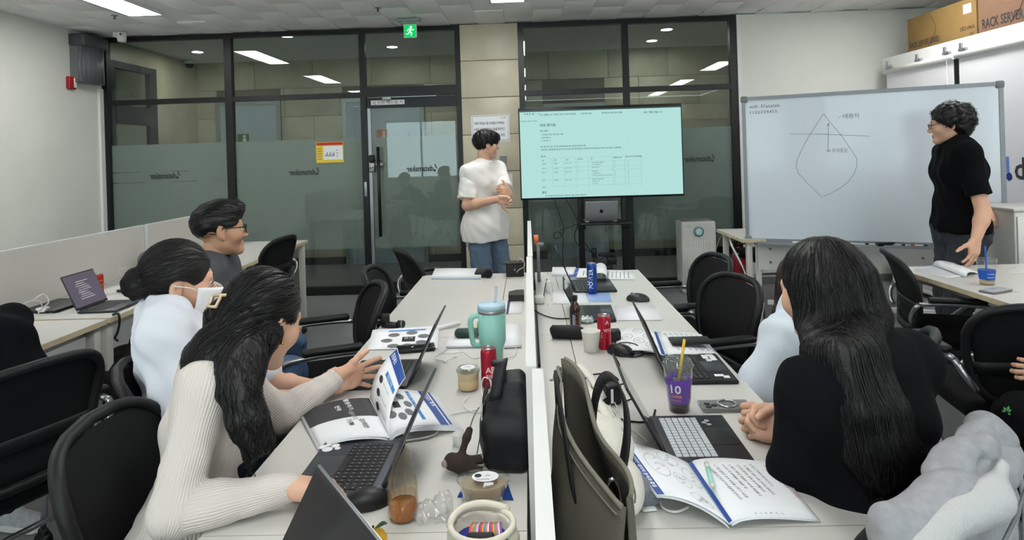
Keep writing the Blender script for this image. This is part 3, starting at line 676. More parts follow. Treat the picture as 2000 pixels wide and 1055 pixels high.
# laptop on the stand shelf (generic laptop builder)
M_key = mat('laptop_key', (24, 24, 26), .5); M_keyw = mat('key_cover_translucent', (196, 199, 204), .5); M_glare = mat('dark_glossy_display', (14, 14, 20), .06, spec=.6)
def laptop(label, hinge, rz, w, d, ang, body, lid=None, disp=None, keys=None, th=.011, lidth=.006, keyw=False, z=.73, legend=True, name='laptop', tilt=0):
    t = thing(name, label, 'laptop', (hinge[0], hinge[1], z), rz)
    part('base', MB().rbox((0, -d / 2, th / 2 + .002), (w, d, th), .004), body, t)
    kb = MB(); m = .022; rows = 6; cols = 14; kw = (w - 2 * m) / cols; kh = (d * .50) / rows
    for r in range(rows):
        c = 0
        while c < cols:
            span = 1
            if r == 5 and c == 4: span = 5
            if (r in (2, 3) and c == 12) or (r == 4 and c in (0, 12)): span = 2
            x0 = -w / 2 + m + c * kw; y1 = -.022 - kh * r
            kb.bb((x0 + .0012, y1 - kh + .0012, th + .0018), (x0 + kw * span - .0012, y1 - .0012, th + .0040)); c += span
    kbp = part('keyboard', kb, M_keyw if keyw else M_key, t, kind='stuff')
    if legend:
        lg = MB()
        for r in range(rows):
            for c in range(cols):
                if r == 5 and 4 <= c < 9: continue
                x0 = -w / 2 + m + (c + .42) * kw; y1 = -.022 - kh * (r + .55); lg.bb((x0, y1 - .0014, th + .004), (x0 + .0028, y1 + .0014, th + .0044))
        part('key_legends', lg, M_lgrey if not keyw else M_greyink, kbp, kind='stuff')
    part('touchpad', MB().rbox((0, -d * .79, th + .0022), (w * .36, d * .33, .0014), .0005), mat('touchpad_grey', (58, 60, 66), .35) if not keyw else M_blackp, t)
    hb = MB().cyl((-w * .38, .002, th + .002), (w * .38, .002, th + .002), .006, 10); part('hinge', hb, M_blackp, t)
    L = T(0, .003, th + .002) @ RX(ang - PI); lm = MB()   # lid: closed points to -y; opened by ang
    ld = d * .98
    # opened lid lies along local direction (0,-cos(ang),sin(ang))
    L = T(0, .002, th + .003) @ RX(PI - ang)
    lidp = part('lid', MB().rbox((0, ld / 2, 0), (w, ld, lidth), .003, M=L), lid or body, t)
    part('display', MB().bb((-w / 2 + .006, .012, lidth / 2), (w / 2 - .006, ld - .007, lidth / 2 + .0006), L), disp or M_glare, lidp)
    t['_'] = 0; del t['_']
    return t, L
M_sil = mat('silver_laptop', (176, 179, 183), .35, .7); M_dark = mat('graphite_laptop', (52, 54, 60), .42, .4); M_navy = mat('dark_blue_grey_laptop', (62, 64, 74), .4, .35); M_blk = mat('black_laptop', (26, 27, 30), .45, .1)
p = AY(1172, 432, 6.2)
lt, LL = laptop('silver laptop open on the shelf of the television stand', (p.x + .01, 6.19), PI, .31, .215, math.radians(112), M_sil, disp=M_blk, z=zs, legend=False)
lgm = MB(); lgm.sphere((0, .105, -.0035), (.018, .02, .001), 12, 6, LL); lgm.sphere((.006, .128, -.0035), (.004, .007, .001), 8, 4, LL); part('lid_emblem', lgm, M_blackp, lt)
# cables behind the television
def cable(mb, pts, r=.0035, n=6, sub=6):
    P = [Vector(p) for p in pts]; out = []
    for i in range(len(P) - 1):
        a, b, c, d = P[max(i - 1, 0)], P[i], P[i + 1], P[min(i + 2, len(P) - 1)]
        for k in range(sub):
            t = k / sub; out.append(.5 * ((2 * b) + (c - a) * t + (2 * a - 5 * b + 4 * c - d) * t * t + (3 * b - a - 3 * c + d) * t ** 3))
    out.append(P[-1]); return mb.tube(out, r, n)
cb = MB()
def cY(*pp, y=6.25): return [AY(a, b, y) for a, b in pp]
cable(cb, cY((1083, 392), (1095, 425), (1101, 445), (1097, 460), (1085, 466), (1082, 458), (1090, 453), (1100, 465), (1099, 500), (1105, 540)), .004)
cable(cb, cY((1105, 388), (1123, 420), (1128, 440), (1122, 460), (1130, 480), (1150, 490), (1165, 500)), .004)
cable(cb, cY((1095, 450), (1118, 441), (1130, 437)), .0035); cable(cb, cY((1136, 466), (1150, 485), (1170, 505), (1190, 500), (1205, 520)), .004)
single('television_cables', cb, M_blackm, 'thin black cables hanging in loops below the television', 'cable', (tcx, 6.25, .4))
pb = MB(); q = AY(1185, 498, 6.25); pb.rbox((q.x, 6.28, q.z), (.16, .06, .035), .008); pb.rbox((q.x - .12, 6.28, q.z + .02), (.05, .05, .09), .008); pb.rbox((q.x + .05, 6.26, q.z - .06), (.09, .05, .07), .01); pb.rbox((q.x + .02, 6.27, q.z - .02), (.05, .04, .05), .008)
pb.rbox((q.x + .02, 6.28, q.z - .20), (.06, .05, .22), .01); pb.rbox((q.x + .02, 6.27, (q.z - .28) / 2 + .06), (.30, .1, .05), .01)
pb.rbox((q.x - .12, 6.28, (q.z - .02 + .115) / 2), (.035, .03, q.z - .04 - .09), .006)
single('power_adapter', pb, M_blackp, 'tangle of black power adapters hung on the television stand', 'adapter', (q.x, 6.28, .11))
# ------------------------------------------------------------------ whiteboard on wheels
wl, wr_ = Vector((1.79, 5.32, 0)), Vector((3.41, 4.62, 0)); wdir = (wr_ - wl); WBW = wdir.length; wrz = math.atan2(wdir.y, wdir.x)
wb = thing('whiteboard', 'white mobile whiteboard with marker drawings of a kite shape', 'whiteboard', wl, wrz); zb0, zb1 = .705, 1.90
M_wb = mat('whiteboard_enamel', (214, 222, 230), .22, coat=.3)
surf = part('board', MB().bb((.02, .0, zb0 + .02), (WBW - .02, .018, zb1 - .02)), M_wb, wb)
for nm, a, b in (('frame_rail', (0, -.008, zb1 - .028), (WBW, .026, zb1)), ('frame_rail', (0, -.008, zb0), (WBW, .026, zb0 + .028)), ('frame_stile', (0, -.008, zb0 + .028), (.028, .026, zb1 - .028)), ('frame_stile', (WBW - .028, -.008, zb0 + .028), (WBW, .026, zb1 - .028))): part(nm, MB().bb(a, b), mat('board_frame_grey', (138, 141, 146), .4, .3), wb)
for x in (.02, WBW - .02):
    for z in (zb0 + .02, zb1 - .02): part('corner_cap', MB().rbox((x, .009, z), (.055, .044, .055), .012), M_greyp, wb)
part('pen_tray', MB().bb((.1, -.07, zb0 - .012), (WBW - .05, -.008, zb0)).bb((.1, -.075, zb0 - .012), (WBW - .05, -.068, zb0 + .01)), M_alu, wb)
for x in (.09, WBW - .16):
    part('leg', MB().rbox((x, .05, .40), (.045, .03, .70), .004), M_whitep, wb); ft = part('foot', MB().rbox((x, .03, .11), (.05, .62, .035), .006), M_whitep, wb)
    for y in (-.26, .32): part('caster', MB().cyl((x - .018, y, .036), (x + .018, y, .036), .036, 14).rbox((x, y, .075), (.03, .05, .05), .006), M_blackp, ft)
part('cross_bar', MB().rbox((WBW / 2, .05, .20), (WBW - .3, .025, .04), .004), M_whitep, wb)
# drawing, mapped from the photograph onto the board plane
nrm = Vector((math.sin(wrz), -math.cos(wrz), 0)); wdirn = wdir.normalized()
def WBP(px, py, off=.0012):
    d = _ray(px, py); t = (wl - CAMO).dot(nrm) / d.dot(nrm); return CAMO + d * t + nrm * off
def stroke(mb, pts, w=.0032):
    P = [WBP(*p) for p in pts]
    for a, b in zip(P[:-1], P[1:]):
        t = (b - a); 
        if t.length < 1e-6: continue
        t.normalize(); n = nrm.cross(t) * w / 2; e = t * w * .3
        mb.add([a - n - e, a + n - e, b + n + e, b - n + e], [(0, 1, 2, 3)])
dr = MB()
stroke(dr, [(1609, 222), (1598, 238), (1580, 266), (1566, 292), (1557, 312), (1555, 325), (1559, 338), (1575, 356), (1592, 372), (1606, 386)]); stroke(dr, [(1609, 222), (1620, 238), (1643, 264), (1663, 294), (1673, 309), (1674, 323), (1668, 340), (1657, 355), (1643, 366), (1622, 378), (1608, 384)])
lin_ = MB(); stroke(lin_, [(1543, 262), (1600, 262), (1650, 264), (1699, 266)]); arw = MB(); stroke(arw, [(1618, 241), (1617, 296)]); stroke(arw, [(1615, 247), (1618, 241), (1620, 246)], .003); stroke(arw, [(1614, 292), (1617, 297), (1621, 292)], .003)
ldr = MB(); stroke(ldr, [(1636, 231), (1643, 227), (1655, 223)], .002)
dr2 = MB()
def wbtext(mb, s, px, py, h, w=None):
    o = WBP(px, py, .0014); M = frame(o, wdirn, (0, 0, 1)); text(mb, s, h, M, width=w)
let, let2, let3, let4 = MB(), MB(), MB(), MB(); wbtext(let, 'wifi: Datalab', 1463, 212, .038, .235); wbtext(let2, '1122334455', 1463, 223, .036, .215)
wbtext(let3, '내용자', 1646, 231, .042); wbtext(let4, '< 무게중심', 1618, 298, .038, .13)
M_mkr = mat('faded_black_marker', (104, 110, 118), .6)
for n_, m_ in (('kite_outline', dr), ('drawn_line', lin_), ('drawn_arrow', arw), ('leader_stroke', ldr), ('handwriting', let), ('handwriting', let2), ('handwriting', let3), ('handwriting', let4)): part(n_, m_, M_mkr, wb, True)
for k, (x, col) in enumerate(((.42, 0), (.82, 0), (.93, 2), (1.06, 0), (1.12, 1), (1.20, 0))):
    o = wl + wdirn * x + nrm * .04 + Vector((0, 0, zb0 + .009)); mk = MB().tube([o - wdirn * .065, o + wdirn * .045], .009, 10); mk.m = 1; mk.tube([o + wdirn * .045, o + wdirn * .07], .0095, 10)
    single('marker_pen', mk, [M_white, [M_blackp, M_redink, M_blackp][col]], ['white marker pen with black cap on the whiteboard tray', 'white marker pen with red cap on the whiteboard tray', 'white marker pen with black cap on the whiteboard tray'][col], 'marker', o - Vector((0, 0, .009)), 'marker pens on the whiteboard tray')
o = wl + wdirn * 1.0 + nrm * .045 + Vector((0, 0, zb0)); single('board_eraser', MB().rbox((o.x, o.y, o.z + .014), (.13, .045, .028), .006, M=I4), M_blackp, 'black board eraser on the whiteboard tray', 'eraser', o)
# ------------------------------------------------------------------ table behind the whiteboard, air purifier, extinguisher
M_top = mat('pale_grey_desktop', (206, 204, 199), .38, var=.012, vscale=3, bump=.02, bscale=400); M_edge = mat('birch_edge_band', (206, 190, 158), .5, var=.08, vscale=14)
M_leg = mat('warm_white_leg', (200, 198, 192), .45)
def desktop(x0, x1, y0, y1, z=.73, th=.026):
    mb = MB(); e = .0006; mb.bb((x0, y0, z - .002), (x1, y1, z)); mb.m = 1; mb.bb((x0, y0, z - th), (x1, y1, z - .002)); return mb
td = thing('side_table', 'white table with front panel standing behind the whiteboard', 'table', (2.5, 5.55, 0))
part('tabletop', desktop(-.76, .95, -.30, .42), [M_top, M_edge], td)
for x, y in ((-.69, -.24), (-.69, .38), (.9, -.24), (.9, .38)): part('leg', MB().rbox((x, y, .352), (.045, .045, .704), .004), M_leg, td)
part('front_panel', MB().bb((-.62, -.25, .47), (.86, -.235, .70)), M_whitep, td)
for x in (-.52, .72):
    for z in (.53, .64): part('bolt_cap', MB().lathe([(.011, 0), (.011, .004), (.006, .006)], 12, T(x, -.25, z) @ RX(PI / 2)), M_greyp, td)
bxm = MB().rbox((1.98, 5.62, .745), (.12, .06, .03), .006); single('pencil_case', bxm, mat('maroon_cloth', (88, 58, 60), .7), 'small dark reddish case on the table behind the whiteboard', 'case', (1.98, 5.62, .73))
pa, pb_ = AY(1331, 566, 6.58), AY(1398, 436, 6.58); pcx = (AY(1335, 500, 6.58).x + AY(1398, 500, 6.58).x) / 2; pw = AY(1398, 500, 6.58).x - AY(1330, 500, 6.58).x; ph = AY(1365, 433, 6.58).z
ap = thing('air_purifier', 'white tower air purifier with ribbed front and round dial', 'air purifier', (pcx, 6.72, 0))
part('body', MB().rbox((0, 0, ph / 2), (pw, .27, ph), .02, 2), M_whitep, ap); part('top_grille', MB().rbox((0, 0, ph + .004), (pw - .04, .22, .012), .005), M_greyp, ap)
rb = MB(); n = 26
for k in range(n):
    x = -pw / 2 + .025 + (pw - .05) * k / (n - 1); rb.tube([(x, -.136, .03), (x, -.136, ph * .52 + .10 * ph * (k % 2) + ph * .12)], .0042, 6)
part('front_ribs', rb, M_white, ap, kind='stuff')
dl_ = part('dial', MB().lathe([(.052, 0), (.052, .008), (.042, .012)], 24, T(.0, -.135, ph * .86) @ RX(PI / 2)), mat('teal_ring', (92, 160, 165), .3, .3), ap); part('dial_face', MB().lathe([(.036, .012), (.034, .015)], 24, T(0, -.135, ph * .86) @ RX(PI / 2)), mat('dial_pale', (215, 228, 226), .35), dl_)
q = MB(); text(q, 'coway', .018, frame((-pw / 2 + .05, -.1365, ph * .93), (1, 0, 0), (0, 0, 1))); part('lettering', q, M_greyink, ap)
fe = D(1432, 545, 0); fe = Vector((2.17, 6.70, 0)); fx = thing('fire_extinguisher', 'red fire extinguisher standing behind the white table leg', 'fire extinguisher', fe)
part('cylinder', MB().lathe([(.0, 0), (.075, .002), (.078, .02), (.078, .34), (.06, .40), (.025, .43), (.022, .45)], 20), mat('extinguisher_red', (150, 22, 34), .3), fx)
part('valve', MB().cyl((0, 0, .45), (0, 0, .49), .02).rbox((-.04, 0, .50), (.13, .02, .02), .005).rbox((-.05, 0, .535), (.14, .022, .012), .004), M_blackp, fx); part('hose', cable(MB(), [(.02, 0, .48), (.09, -.02, .47), (.11, -.03, .36), (.09, -.04, .2)], .011, 8), M_blackp, fx)
single('purifier_cord', cable(MB(), [AY(1413, 452, 5.9), AY(1404, 470, 6.1), AY(1398, 488, 6.4), Vector((pcx + pw / 2 - .002, 6.72, .45))], .003), M_white, 'thin white cord running from the table to the purifier', 'cord', (1.9, 6.2, .5))
# ------------------------------------------------------------------ shelving with roller blinds along the right wall
XB = 3.74
rk = thing('storage_rack', 'tall shelving unit hidden behind white roller blinds', 'shelving', (4.2, 5.0, 0)); M_rack = mat('dark_rack_steel', (30, 31, 34), .5)
for y in (1.9, 4.0, 5.6, 6.68):
    part('upright', MB().bb((-.40, y - 5.02, 0), (-.36, y - 4.98, 2.28)), M_rack, rk); part('upright', MB().bb((.40, y - 5.02, 0), (.44, y - 4.98, 2.28)), M_rack, rk)
for z in (.1, .65, 1.2, 1.75, 2.26): part('shelf', MB().bb((-.40, -3.1, z), (.44, 1.70, z + .02)), M_whitep, rk)
part('end_panel', MB().bb((-.42, 1.70, 0), (.44, 1.715, 2.3)), M_wall, rk)
part('fascia', MB().bb((-.47, -3.1, 2.20), (-.43, 1.72, 2.36)), M_white, rk)
M_blind = mat('white_blind_cloth', (226, 224, 228), .8, bump=.03, bscale=300)
def blind(y0, y1, lab):
    b = thing('roller_blind', lab, 'blind', (XB, (y0 + y1) / 2, .06), 0, 'roller blinds over the shelving'); h = (y1 - y0) / 2
    part('cloth', MB().bb((-.004, -h, 0), (0, h, 2.14)), M_blind, b); part('tube', MB().tube([(-.012, -h - .02, 2.16), (-.012, h + .02, 2.16)], .028, 14), M_white, b)
    part('bottom_rail', MB().rbox((-.003, 0, .0), (.016, 2 * h, .03), .004), M_white, b)
    for y in (-h + .06, h - .08, -h * .1): part('bracket', MB().rbox((-.015, y, 2.20), (.04, .09, .025), .004).rbox((-.012, y + .03, 2.235), (.03, .03, .05), .004), M_alu, b)
    part('pull_cord', MB().tube([(-.03, -h + .05, 2.15), (-.03, -h + .05, 1.0)], .002, 5), M_white, b); return b
blind(5.63, 6.66, 'white roller blind beside the back wall, black gap at its edge'); b2 = blind(3.80, 5.56, 'white roller blind printed with a dark company name'); blind(2.60, 3.74, 'white roller blind behind the low cabinet')
lm_ = MB(); p = AX(1981, 349, XB - .005); M = frame((XB - .0055, p.y, p.z), (0, -1, 0), (0, 0, 1)); text(lm_, 'datamaker', .235, M, bold=True); part('lettering', lm_, mat('charcoal_print', (58, 58, 66), .6), b2, True)
lm2 = MB(); p = AX(1971, 345, XB - .005); M = frame((XB - .0055, p.y, p.z), (0, -1, 0), (0, 0, 1)); lm2.add([(.032 * math.cos(a * PI / 10), .032 * math.sin(a * PI / 10), 0) for a in range(20)], [tuple(range(20))], M); lm2.m = 1; lm2.add([(-.028, .03, 0), (.004, .03, 0), (.004, .155, 0), (-.028, .155, 0)], [(0, 1, 2, 3)], M)
part('emblem', lm2, [mat('navy_print', (38, 52, 140), .6), mat('blue_gradient_print', (110, 140, 210), .6)], b2, True)
def carton(y0, y1, z1, rgb, lab, s, ts, toff):
    x0 = 3.82; c = thing('carton', lab, 'box', (x0 + .3, (y0 + y1) / 2, 2.28), 0, None); h = (y1 - y0) / 2; hz = z1 - 2.28
    m = mat('cardboard_%d' % rgb[0], rgb, .8, var=.06, vscale=5)
    part('box', MB().bb((-.3, -h, 0), (.3, h, hz)), m, c); part('flap_seam', MB().bb((-.3, -h, hz), (-.006, h, hz + .004)).bb((.006, -h, hz), (.3, h, hz + .004)), m, c)
    q = MB(); text(q, s, ts, frame((-.3015, h - toff, .13), (0, -1, 0), (0, 0, 1)), bold=True, width=ts * 6.0); part('lettering', q, M_ink, c)
    st_ = MB().bb((-.3015, -h + .06, hz - .12), (-.3005, -h + .16, hz - .04)); part('shipping_label', st_, M_paper, c)
    ed = MB(); cable(ed, [(-.302, h * .3, hz - .005), (-.302, h * .1, hz * .6), (-.302, h * .35, hz * .25)], .002, 4); part('tape_line', ed, mat('dark_scuff', (90, 68, 40), .7), c)
    return c
c1 = carton(5.45, 6.42, 2.70, (128, 101, 56), 'mustard brown server carton on top of the shelving', 'RACK SERVER SERIES', .075, .03)
q = MB(); text(q, '□□ 19KG', .04, frame((-.3015, -.28, .16), (0, -1, 0), (0, 0, 1)), bold=True); text(q, '2U', .04, frame((-.3015, -.40, .10), (0, -1, 0), (0, 0, 1)), bold=True); part('lettering', q, M_ink, c1)
carton(4.35, 5.43, 2.74, (114, 85, 64), 'reddish brown server carton on top of the shelving', 'RACK SERVER SERIES', .11, .04)
single('cable_bundle', cable(cable(MB(), [(3.9, 5.3, 2.755), (3.85, 5.45, 2.78), (3.95, 5.6, 2.74), (4.0, 5.75, 2.72)], .012, 8), [(3.9, 5.5, 2.72), (3.95, 5.35, 2.80), (4.05, 5.2, 2.76)], .01, 8), M_blackm, 'black cable lying over the two cartons', 'cable', (3.95, 5.45, 2.75))
p = AY(1981, 414, 4.15)
lc = thing('low_cabinet', 'grey white low cabinet standing before the roller blinds', 'cabinet', (p.x + .22, 4.35, 0))
part('body', MB().rbox((0, 0, p.z / 2), (.44, .40, p.z), .008), M_whitep, lc); part('top', MB().rbox((0, 0, p.z + .01), (.46, .42, .02), .006), M_top, lc); cdr = part('door', MB().rbox((0, -.206, p.z / 2), (.42, .014, p.z - .06), .004), M_white, lc); part('handle', MB().rbox((-.17, -.22, p.z * .7), (.012, .02, .12), .004), M_alu, cdr)
# ------------------------------------------------------------------ desks
def cell(name, label, x0, x1, y0, y1, side, group=None):
    """one desk; side=+1: users sit on +x side, strip at the other side"""
    t = thing(name, label, 'desk', ((x0 + x1) / 2, (y0 + y1) / 2, 0), 0, group); w = (x1 - x0) / 2; l = (y1 - y0) / 2 - .0015
    sx = side
    if sx > 0: part('tabletop', desktop(-w + .135, w, -l, l), [M_top, M_edge], t); part('cable_cover', desktop(-w + .006, -w + .132, -l, l), [M_top, M_edge], t)
    else: part('tabletop', desktop(-w, w - .135, -l, l), [M_top, M_edge], t); part('cable_cover', desktop(w - .132, w - .006, -l, l), [M_top, M_edge], t)
    for a in (-1, 1):
        for b in (-1, 1): part('leg', MB().rbox((a * (w - .05), b * (l - .035), .352), (.048, .048, .704), .004), M_leg, t)
        part('side_rail', MB().rbox((0, a * (l - .035), .68), (2 * w - .1, .035, .045), .004), M_leg, t)
    part('apron', MB().rbox((sx * (w - .09), 0, .68), (.03, 2 * l - .1, .045), .004), M_leg, t)
    part('cable_tray', MB().bb((-sx * w, -l + .1, .56), (-sx * (w - .16), l - .1, .575)), M_greyp, t)
    return t
SEAM = [-.10, 1.28, 2.66, 4.06]
nm = ['nearest the photographer end', 'in the middle of the row', 'at the end by the stone column']
lab = {(0, -1): 'pale grey desk where the cream knit woman sits, white bag on top', (1, -1): 'pale grey desk carrying the mint tumbler and open laptops', (2, -1): 'pale grey desk with a paper stack and a microphone', (0, 1): 'pale grey desk with birch edge under the khaki tote bag', (1, 1): 'pale grey desk carrying the purple iced coffee cup', (2, 1): 'pale grey desk carrying the blue can and brown bottle'}
for k in range(3):
    cell('desk', lab[(k, -1)], -.69, -.018, SEAM[k], SEAM[k + 1], -1, 'shared desks in two facing rows')
    cell('desk', lab[(k, 1)], .018, .68, SEAM[k], SEAM[k + 1], 1, 'shared desks in two facing rows')
M_panel = mat('pale_partition_panel', (206, 203, 197), .7, bump=.04, bscale=350); M_pw = mat('white_panel_edge', (208, 208, 206), .5)
def divider(x, y0, y1, z1, label, th=.022, z0=.70):
    t = thing('desk_divider', label, 'partition', (x, (y0 + y1) / 2, z0), 0, 'desk dividers'); l = (y1 - y0) / 2; h = z1 - z0
    part('panel', MB().bb((-th / 2 + .002, -l + .012, 0), (th / 2 - .002, l - .012, h - .012)), M_panel, t)
    part('edge_trim', MB().bb((-th / 2, -l, h - .012), (th / 2, l, h)).bb((-th / 2, -l, 0), (th / 2, -l + .012, h - .012)).bb((-th / 2, l - .012, 0), (th / 2, l, h - .012)), M_pw, t); return t
divider(.007, SEAM[0], SEAM[1] - .01, 1.06, 'white desk divider between the white bag and the khaki tote'); divider(-.006, SEAM[1] + .005, SEAM[2] - .01, 1.06, 'white desk divider beside the mint tumbler'); divider(-.002, SEAM[2] + .005, SEAM[3], 1.06, 'white desk divider at the end by the column')
# left row along the partition
for k, (y0, y1) in enumerate(((1.72, 3.12), (3.14, 4.54), (4.57, 6.02))):
    ll = ['pale grey wall desk in front of the person in black, carrying the open laptop', 'pale grey wall desk carrying the glass teapot', 'pale grey wall desk standing alone by the glass wall'][k]
    cell('desk', ll, -2.79, -2.12, y0, y1, 1, 'desks along the partition')
    divider(-2.80, y0 + .005, y1 - .005, 1.06, ['pale partition behind the open laptop with the red can', 'pale partition behind the glass teapot', 'pale partition at the far end before the glass wall'][k])
# right desk
rd = thing('desk', 'pale grey desk with birch edge where the black shirt man stands', 'desk', (3.0, 3.2, 0)); 
part('tabletop', desktop(-.80, .7, -.70, .72), [M_top, M_edge], rd)
for x, y in ((-.70, .66), (-.70, -.64), (.64, .66), (.64, -.64)): part('leg', MB().rbox((x, y, .352), (.05, .05, .704), .004), M_leg, rd)
part('side_rail', MB().rbox((-.70, 0, .68), (.035, 1.3, .045), .004), M_leg, rd); part('back_rail', MB().rbox((0, .66, .68), (1.3, .035, .045), .004), M_leg, rd)
# ------------------------------------------------------------------ mesh-back chairs
M_mesh = mat('black_chair_mesh', (12, 13, 15), .8, bump=.5, bscale=600, spec=.3); M_seat = mat('black_seat_fabric', (10, 10, 12), .9, bump=.15, bscale=300, spec=.2); M_frame = mat('black_chair_frame', (15, 16, 18), .5, spec=.4); M_chr = mat('satin_chrome', (170, 171, 173), .3, .95)
def bezier(p, n=8):
    p = [Vector(q) for q in p]; out = []
    for i in range(n + 1):
        t = i / n; q = list(p)
        while len(q) > 1: q = [q[k] * (1 - t) + q[k + 1] * t for k in range(len(q) - 1)]
        out.append(q[0])
    return out
def backsurf(u, v):
    """backrest: u across -1..1, v up 0..1; user faces +y"""
    w = .185 + .055 * math.sin(PI * .5 * min(v * 1.25, 1)) - .012 * max(0, v - .75) / .25
    x = u * w; y = -.215 - .085 * v + .035 * math.sin(PI * v) + .05 * u * u * (.4 + .6 * v); z = .475 + .395 * v - .020 * u * u * v
    return Vector((x, y, z))
def make_chair():
    t = thing('mesh_chair', 'x', 'chair', (0, 0, 0), 0, 'black mesh back conference chairs')
    part('seat', MB().rbox((0, .03, .445), (.48, .47, .075), .036, 2), M_seat, t)
    part('seat_shell', MB().rbox((0, .02, .405), (.42, .40, .03), .012), M_frame, t)
    part('back_mesh', MB().sheet(lambda a, b: backsurf((2 * a - 1) * .9, .05 + .9 * b), 10, 10, th=.004), M_mesh, t)
    ring = [backsurf(math.copysign(abs(math.cos(a)) ** .45, math.cos(a)), .5 + .5 * math.copysign(abs(math.sin(a)) ** .45, math.sin(a))) for a in np.linspace(0, 2 * PI, 40, endpoint=False)]
    part('back_frame', MB().tube(ring, .0165, 8, closed=True), M_frame, t)
    part('lumbar_bar', MB().sheet(lambda a, b: backsurf((2 * a - 1) * .96, .30 + .12 * b) - Vector((0, .014, 0)), 10, 2, th=.008), M_frame, t)
    for s in (-1, 1):
        side = bezier([(s * .275, -.20, .64), (s * .285, -.10, .652), (s * .285, .05, .648)], 5) + bezier([(s * .285, .14, .64), (s * .285, .26, .62), (s * .285, .16, .51)], 8) + [Vector((s * .285, -.05, .33)), Vector((s * .285, -.19, .17))] + bezier([(s * .285, -.22, .13), (s * .285, -.25, .10), (s * .285, -.25, .075)], 4)
        sdt = part('side_tube', MB().tube(side, .0125, 8), M_chr, t)
        frl = part('front_leg', MB().tube(bezier([(s * .285, .10, .47), (s * .285, .17, .40), (s * .285, .21, .25), (s * .285, .23, .075)], 8), .0115, 8), M_chr, t)
        part('arm_pad', MB().rbox((s * .285, -.03, .668), (.052, .26, .028), .013, 2), M_frame, sdt)
        part('back_bracket', MB().tube(bezier([(s * .275, -.20, .64), (s * .27, -.235, .60), (s * .225, -.235, .55), (s * .21, -.22, .53)], 6), .012, 8), M_chr, t)
        for y in (-.25, .23):
            part('caster', MB().cyl((s * .285 - .018, y, .031), (s * .285 + .018, y, .031), .031, 14).rbox((s * .285, y, .058), (.026, .04, .04), .008), M_blackp, sdt if y < 0 else frl)
    part('cross_tube', MB().tube([(-.285, -.10, .27), (.285, -.10, .27)], .011, 8).tube([(-.285, .12, .44), (.285, .12, .44)], .011, 8), M_chr, t)
    return t
chair0 = None
def chair(x, y, deg, label):
    """deg: heading the sitter faces, 0 = +y, 90 = -x, -90 = +x"""
    global chair0
    M = T(x, y, 0) @ RZ(math.radians(deg))
    if chair0 is None: chair0 = make_chair(); chair0.matrix_basis = M; WM[chair0.name] = M; chair0['label'] = label; return chair0
    return copytree(chair0, M, label)
chair(-.80, 1.56, -84, 'black mesh chair the cream knit woman sits on')
chair(-1.00, 2.04, -62, 'black mesh chair under the masked woman')
chair(-1.45, 2.90, -88, 'black mesh chair under the man in the charcoal tee')
chair(-1.84, 2.10, 68, 'black mesh chair whose sitter wears all black at the wall desk')
chair(-2.27, 5.18, 80, 'black mesh chair pushed in at the wall desk by the glass wall')
chair(-1.00, 2.98, 112, 'black mesh chair turned away, its back against the desk edge')
chair(-.62, 4.36, -62, 'black mesh chair at the end of the desks before the glass door')
chair(-.63, 3.56, -88, 'black mesh chair pushed in under the desk with the paper stack')
chair(.80, 3.62, 98, 'black mesh chair tucked in beside the black mouse, before the purifier')
chair(.72, 2.98, 105, 'black mesh chair tucked in beside the plain white sheet')
chair(2.29, 3.56, -108, 'empty black mesh chair turned to the right hand desk')
chair(1.93, 2.66, -8, 'large black mesh chair with see through back beside the hoodie')
chair(2.30, 6.22, 10, 'chair hidden behind the whiteboard with its legs showing')
chair(.62, 1.43, 34, 'black mesh chair carrying the pale grey hoodie')
chair(1.02, 2.20, 55, 'black mesh chair under the woman in the pale blue shirt')
chair(2.25, 1.95, 75, 'black mesh chair of the person in leaf print trousers')
# ------------------------------------------------------------------ people
def skinmat(name, rgb):
    return mat(name, rgb, .48, sss=.12, var=.05, vscale=9, bump=.03, bscale=500)
M_skin = skinmat('skin', (214, 168, 142)); M_skin2 = skinmat('skin_tan', (190, 144, 116)); M_lip = mat('lips', (176, 104, 96), .4); M_eyew = mat('eye_white', (225, 222, 218), .2); M_iris = mat('iris_dark', (22, 16, 14), .15)
def hairmat(name, rgb, rough=.34): return mat(name, rgb, rough, var=.25, vscale=40, bump=.25, bscale=300, spec=.5)
M_hair = hairmat('black_hair', (13, 12, 12)); M_hair2 = hairmat('dark_brown_hair', (46, 26, 22))
def V3(*a): return Vector(a)
def headframe(c, fwd, up=(0, 0, 1)):
    y = Vector(fwd).normalized(); x = y.cross(Vector(up)).normalized(); z = x.cross(y); m = Matrix((x, y, z)).transposed().to_4x4(); m.translation = Vector(c); return m
def wrinkle(amp, f, seed, dirs=None):
    r = np.random.default_rng(seed); ks = [(r.normal(size=3) * f, r.uniform(0, 6.28)) for _ in range(4)]
    def fn(X, Y, Z):
        s = 0
        for k, ph in ks: s = s + np.sin(k[0] * X + k[1] * Y + k[2] * Z + ph + 1.5 * np.sin(.5 * f * (X + Z) + ph))
        return amp * s * .5
    return fn
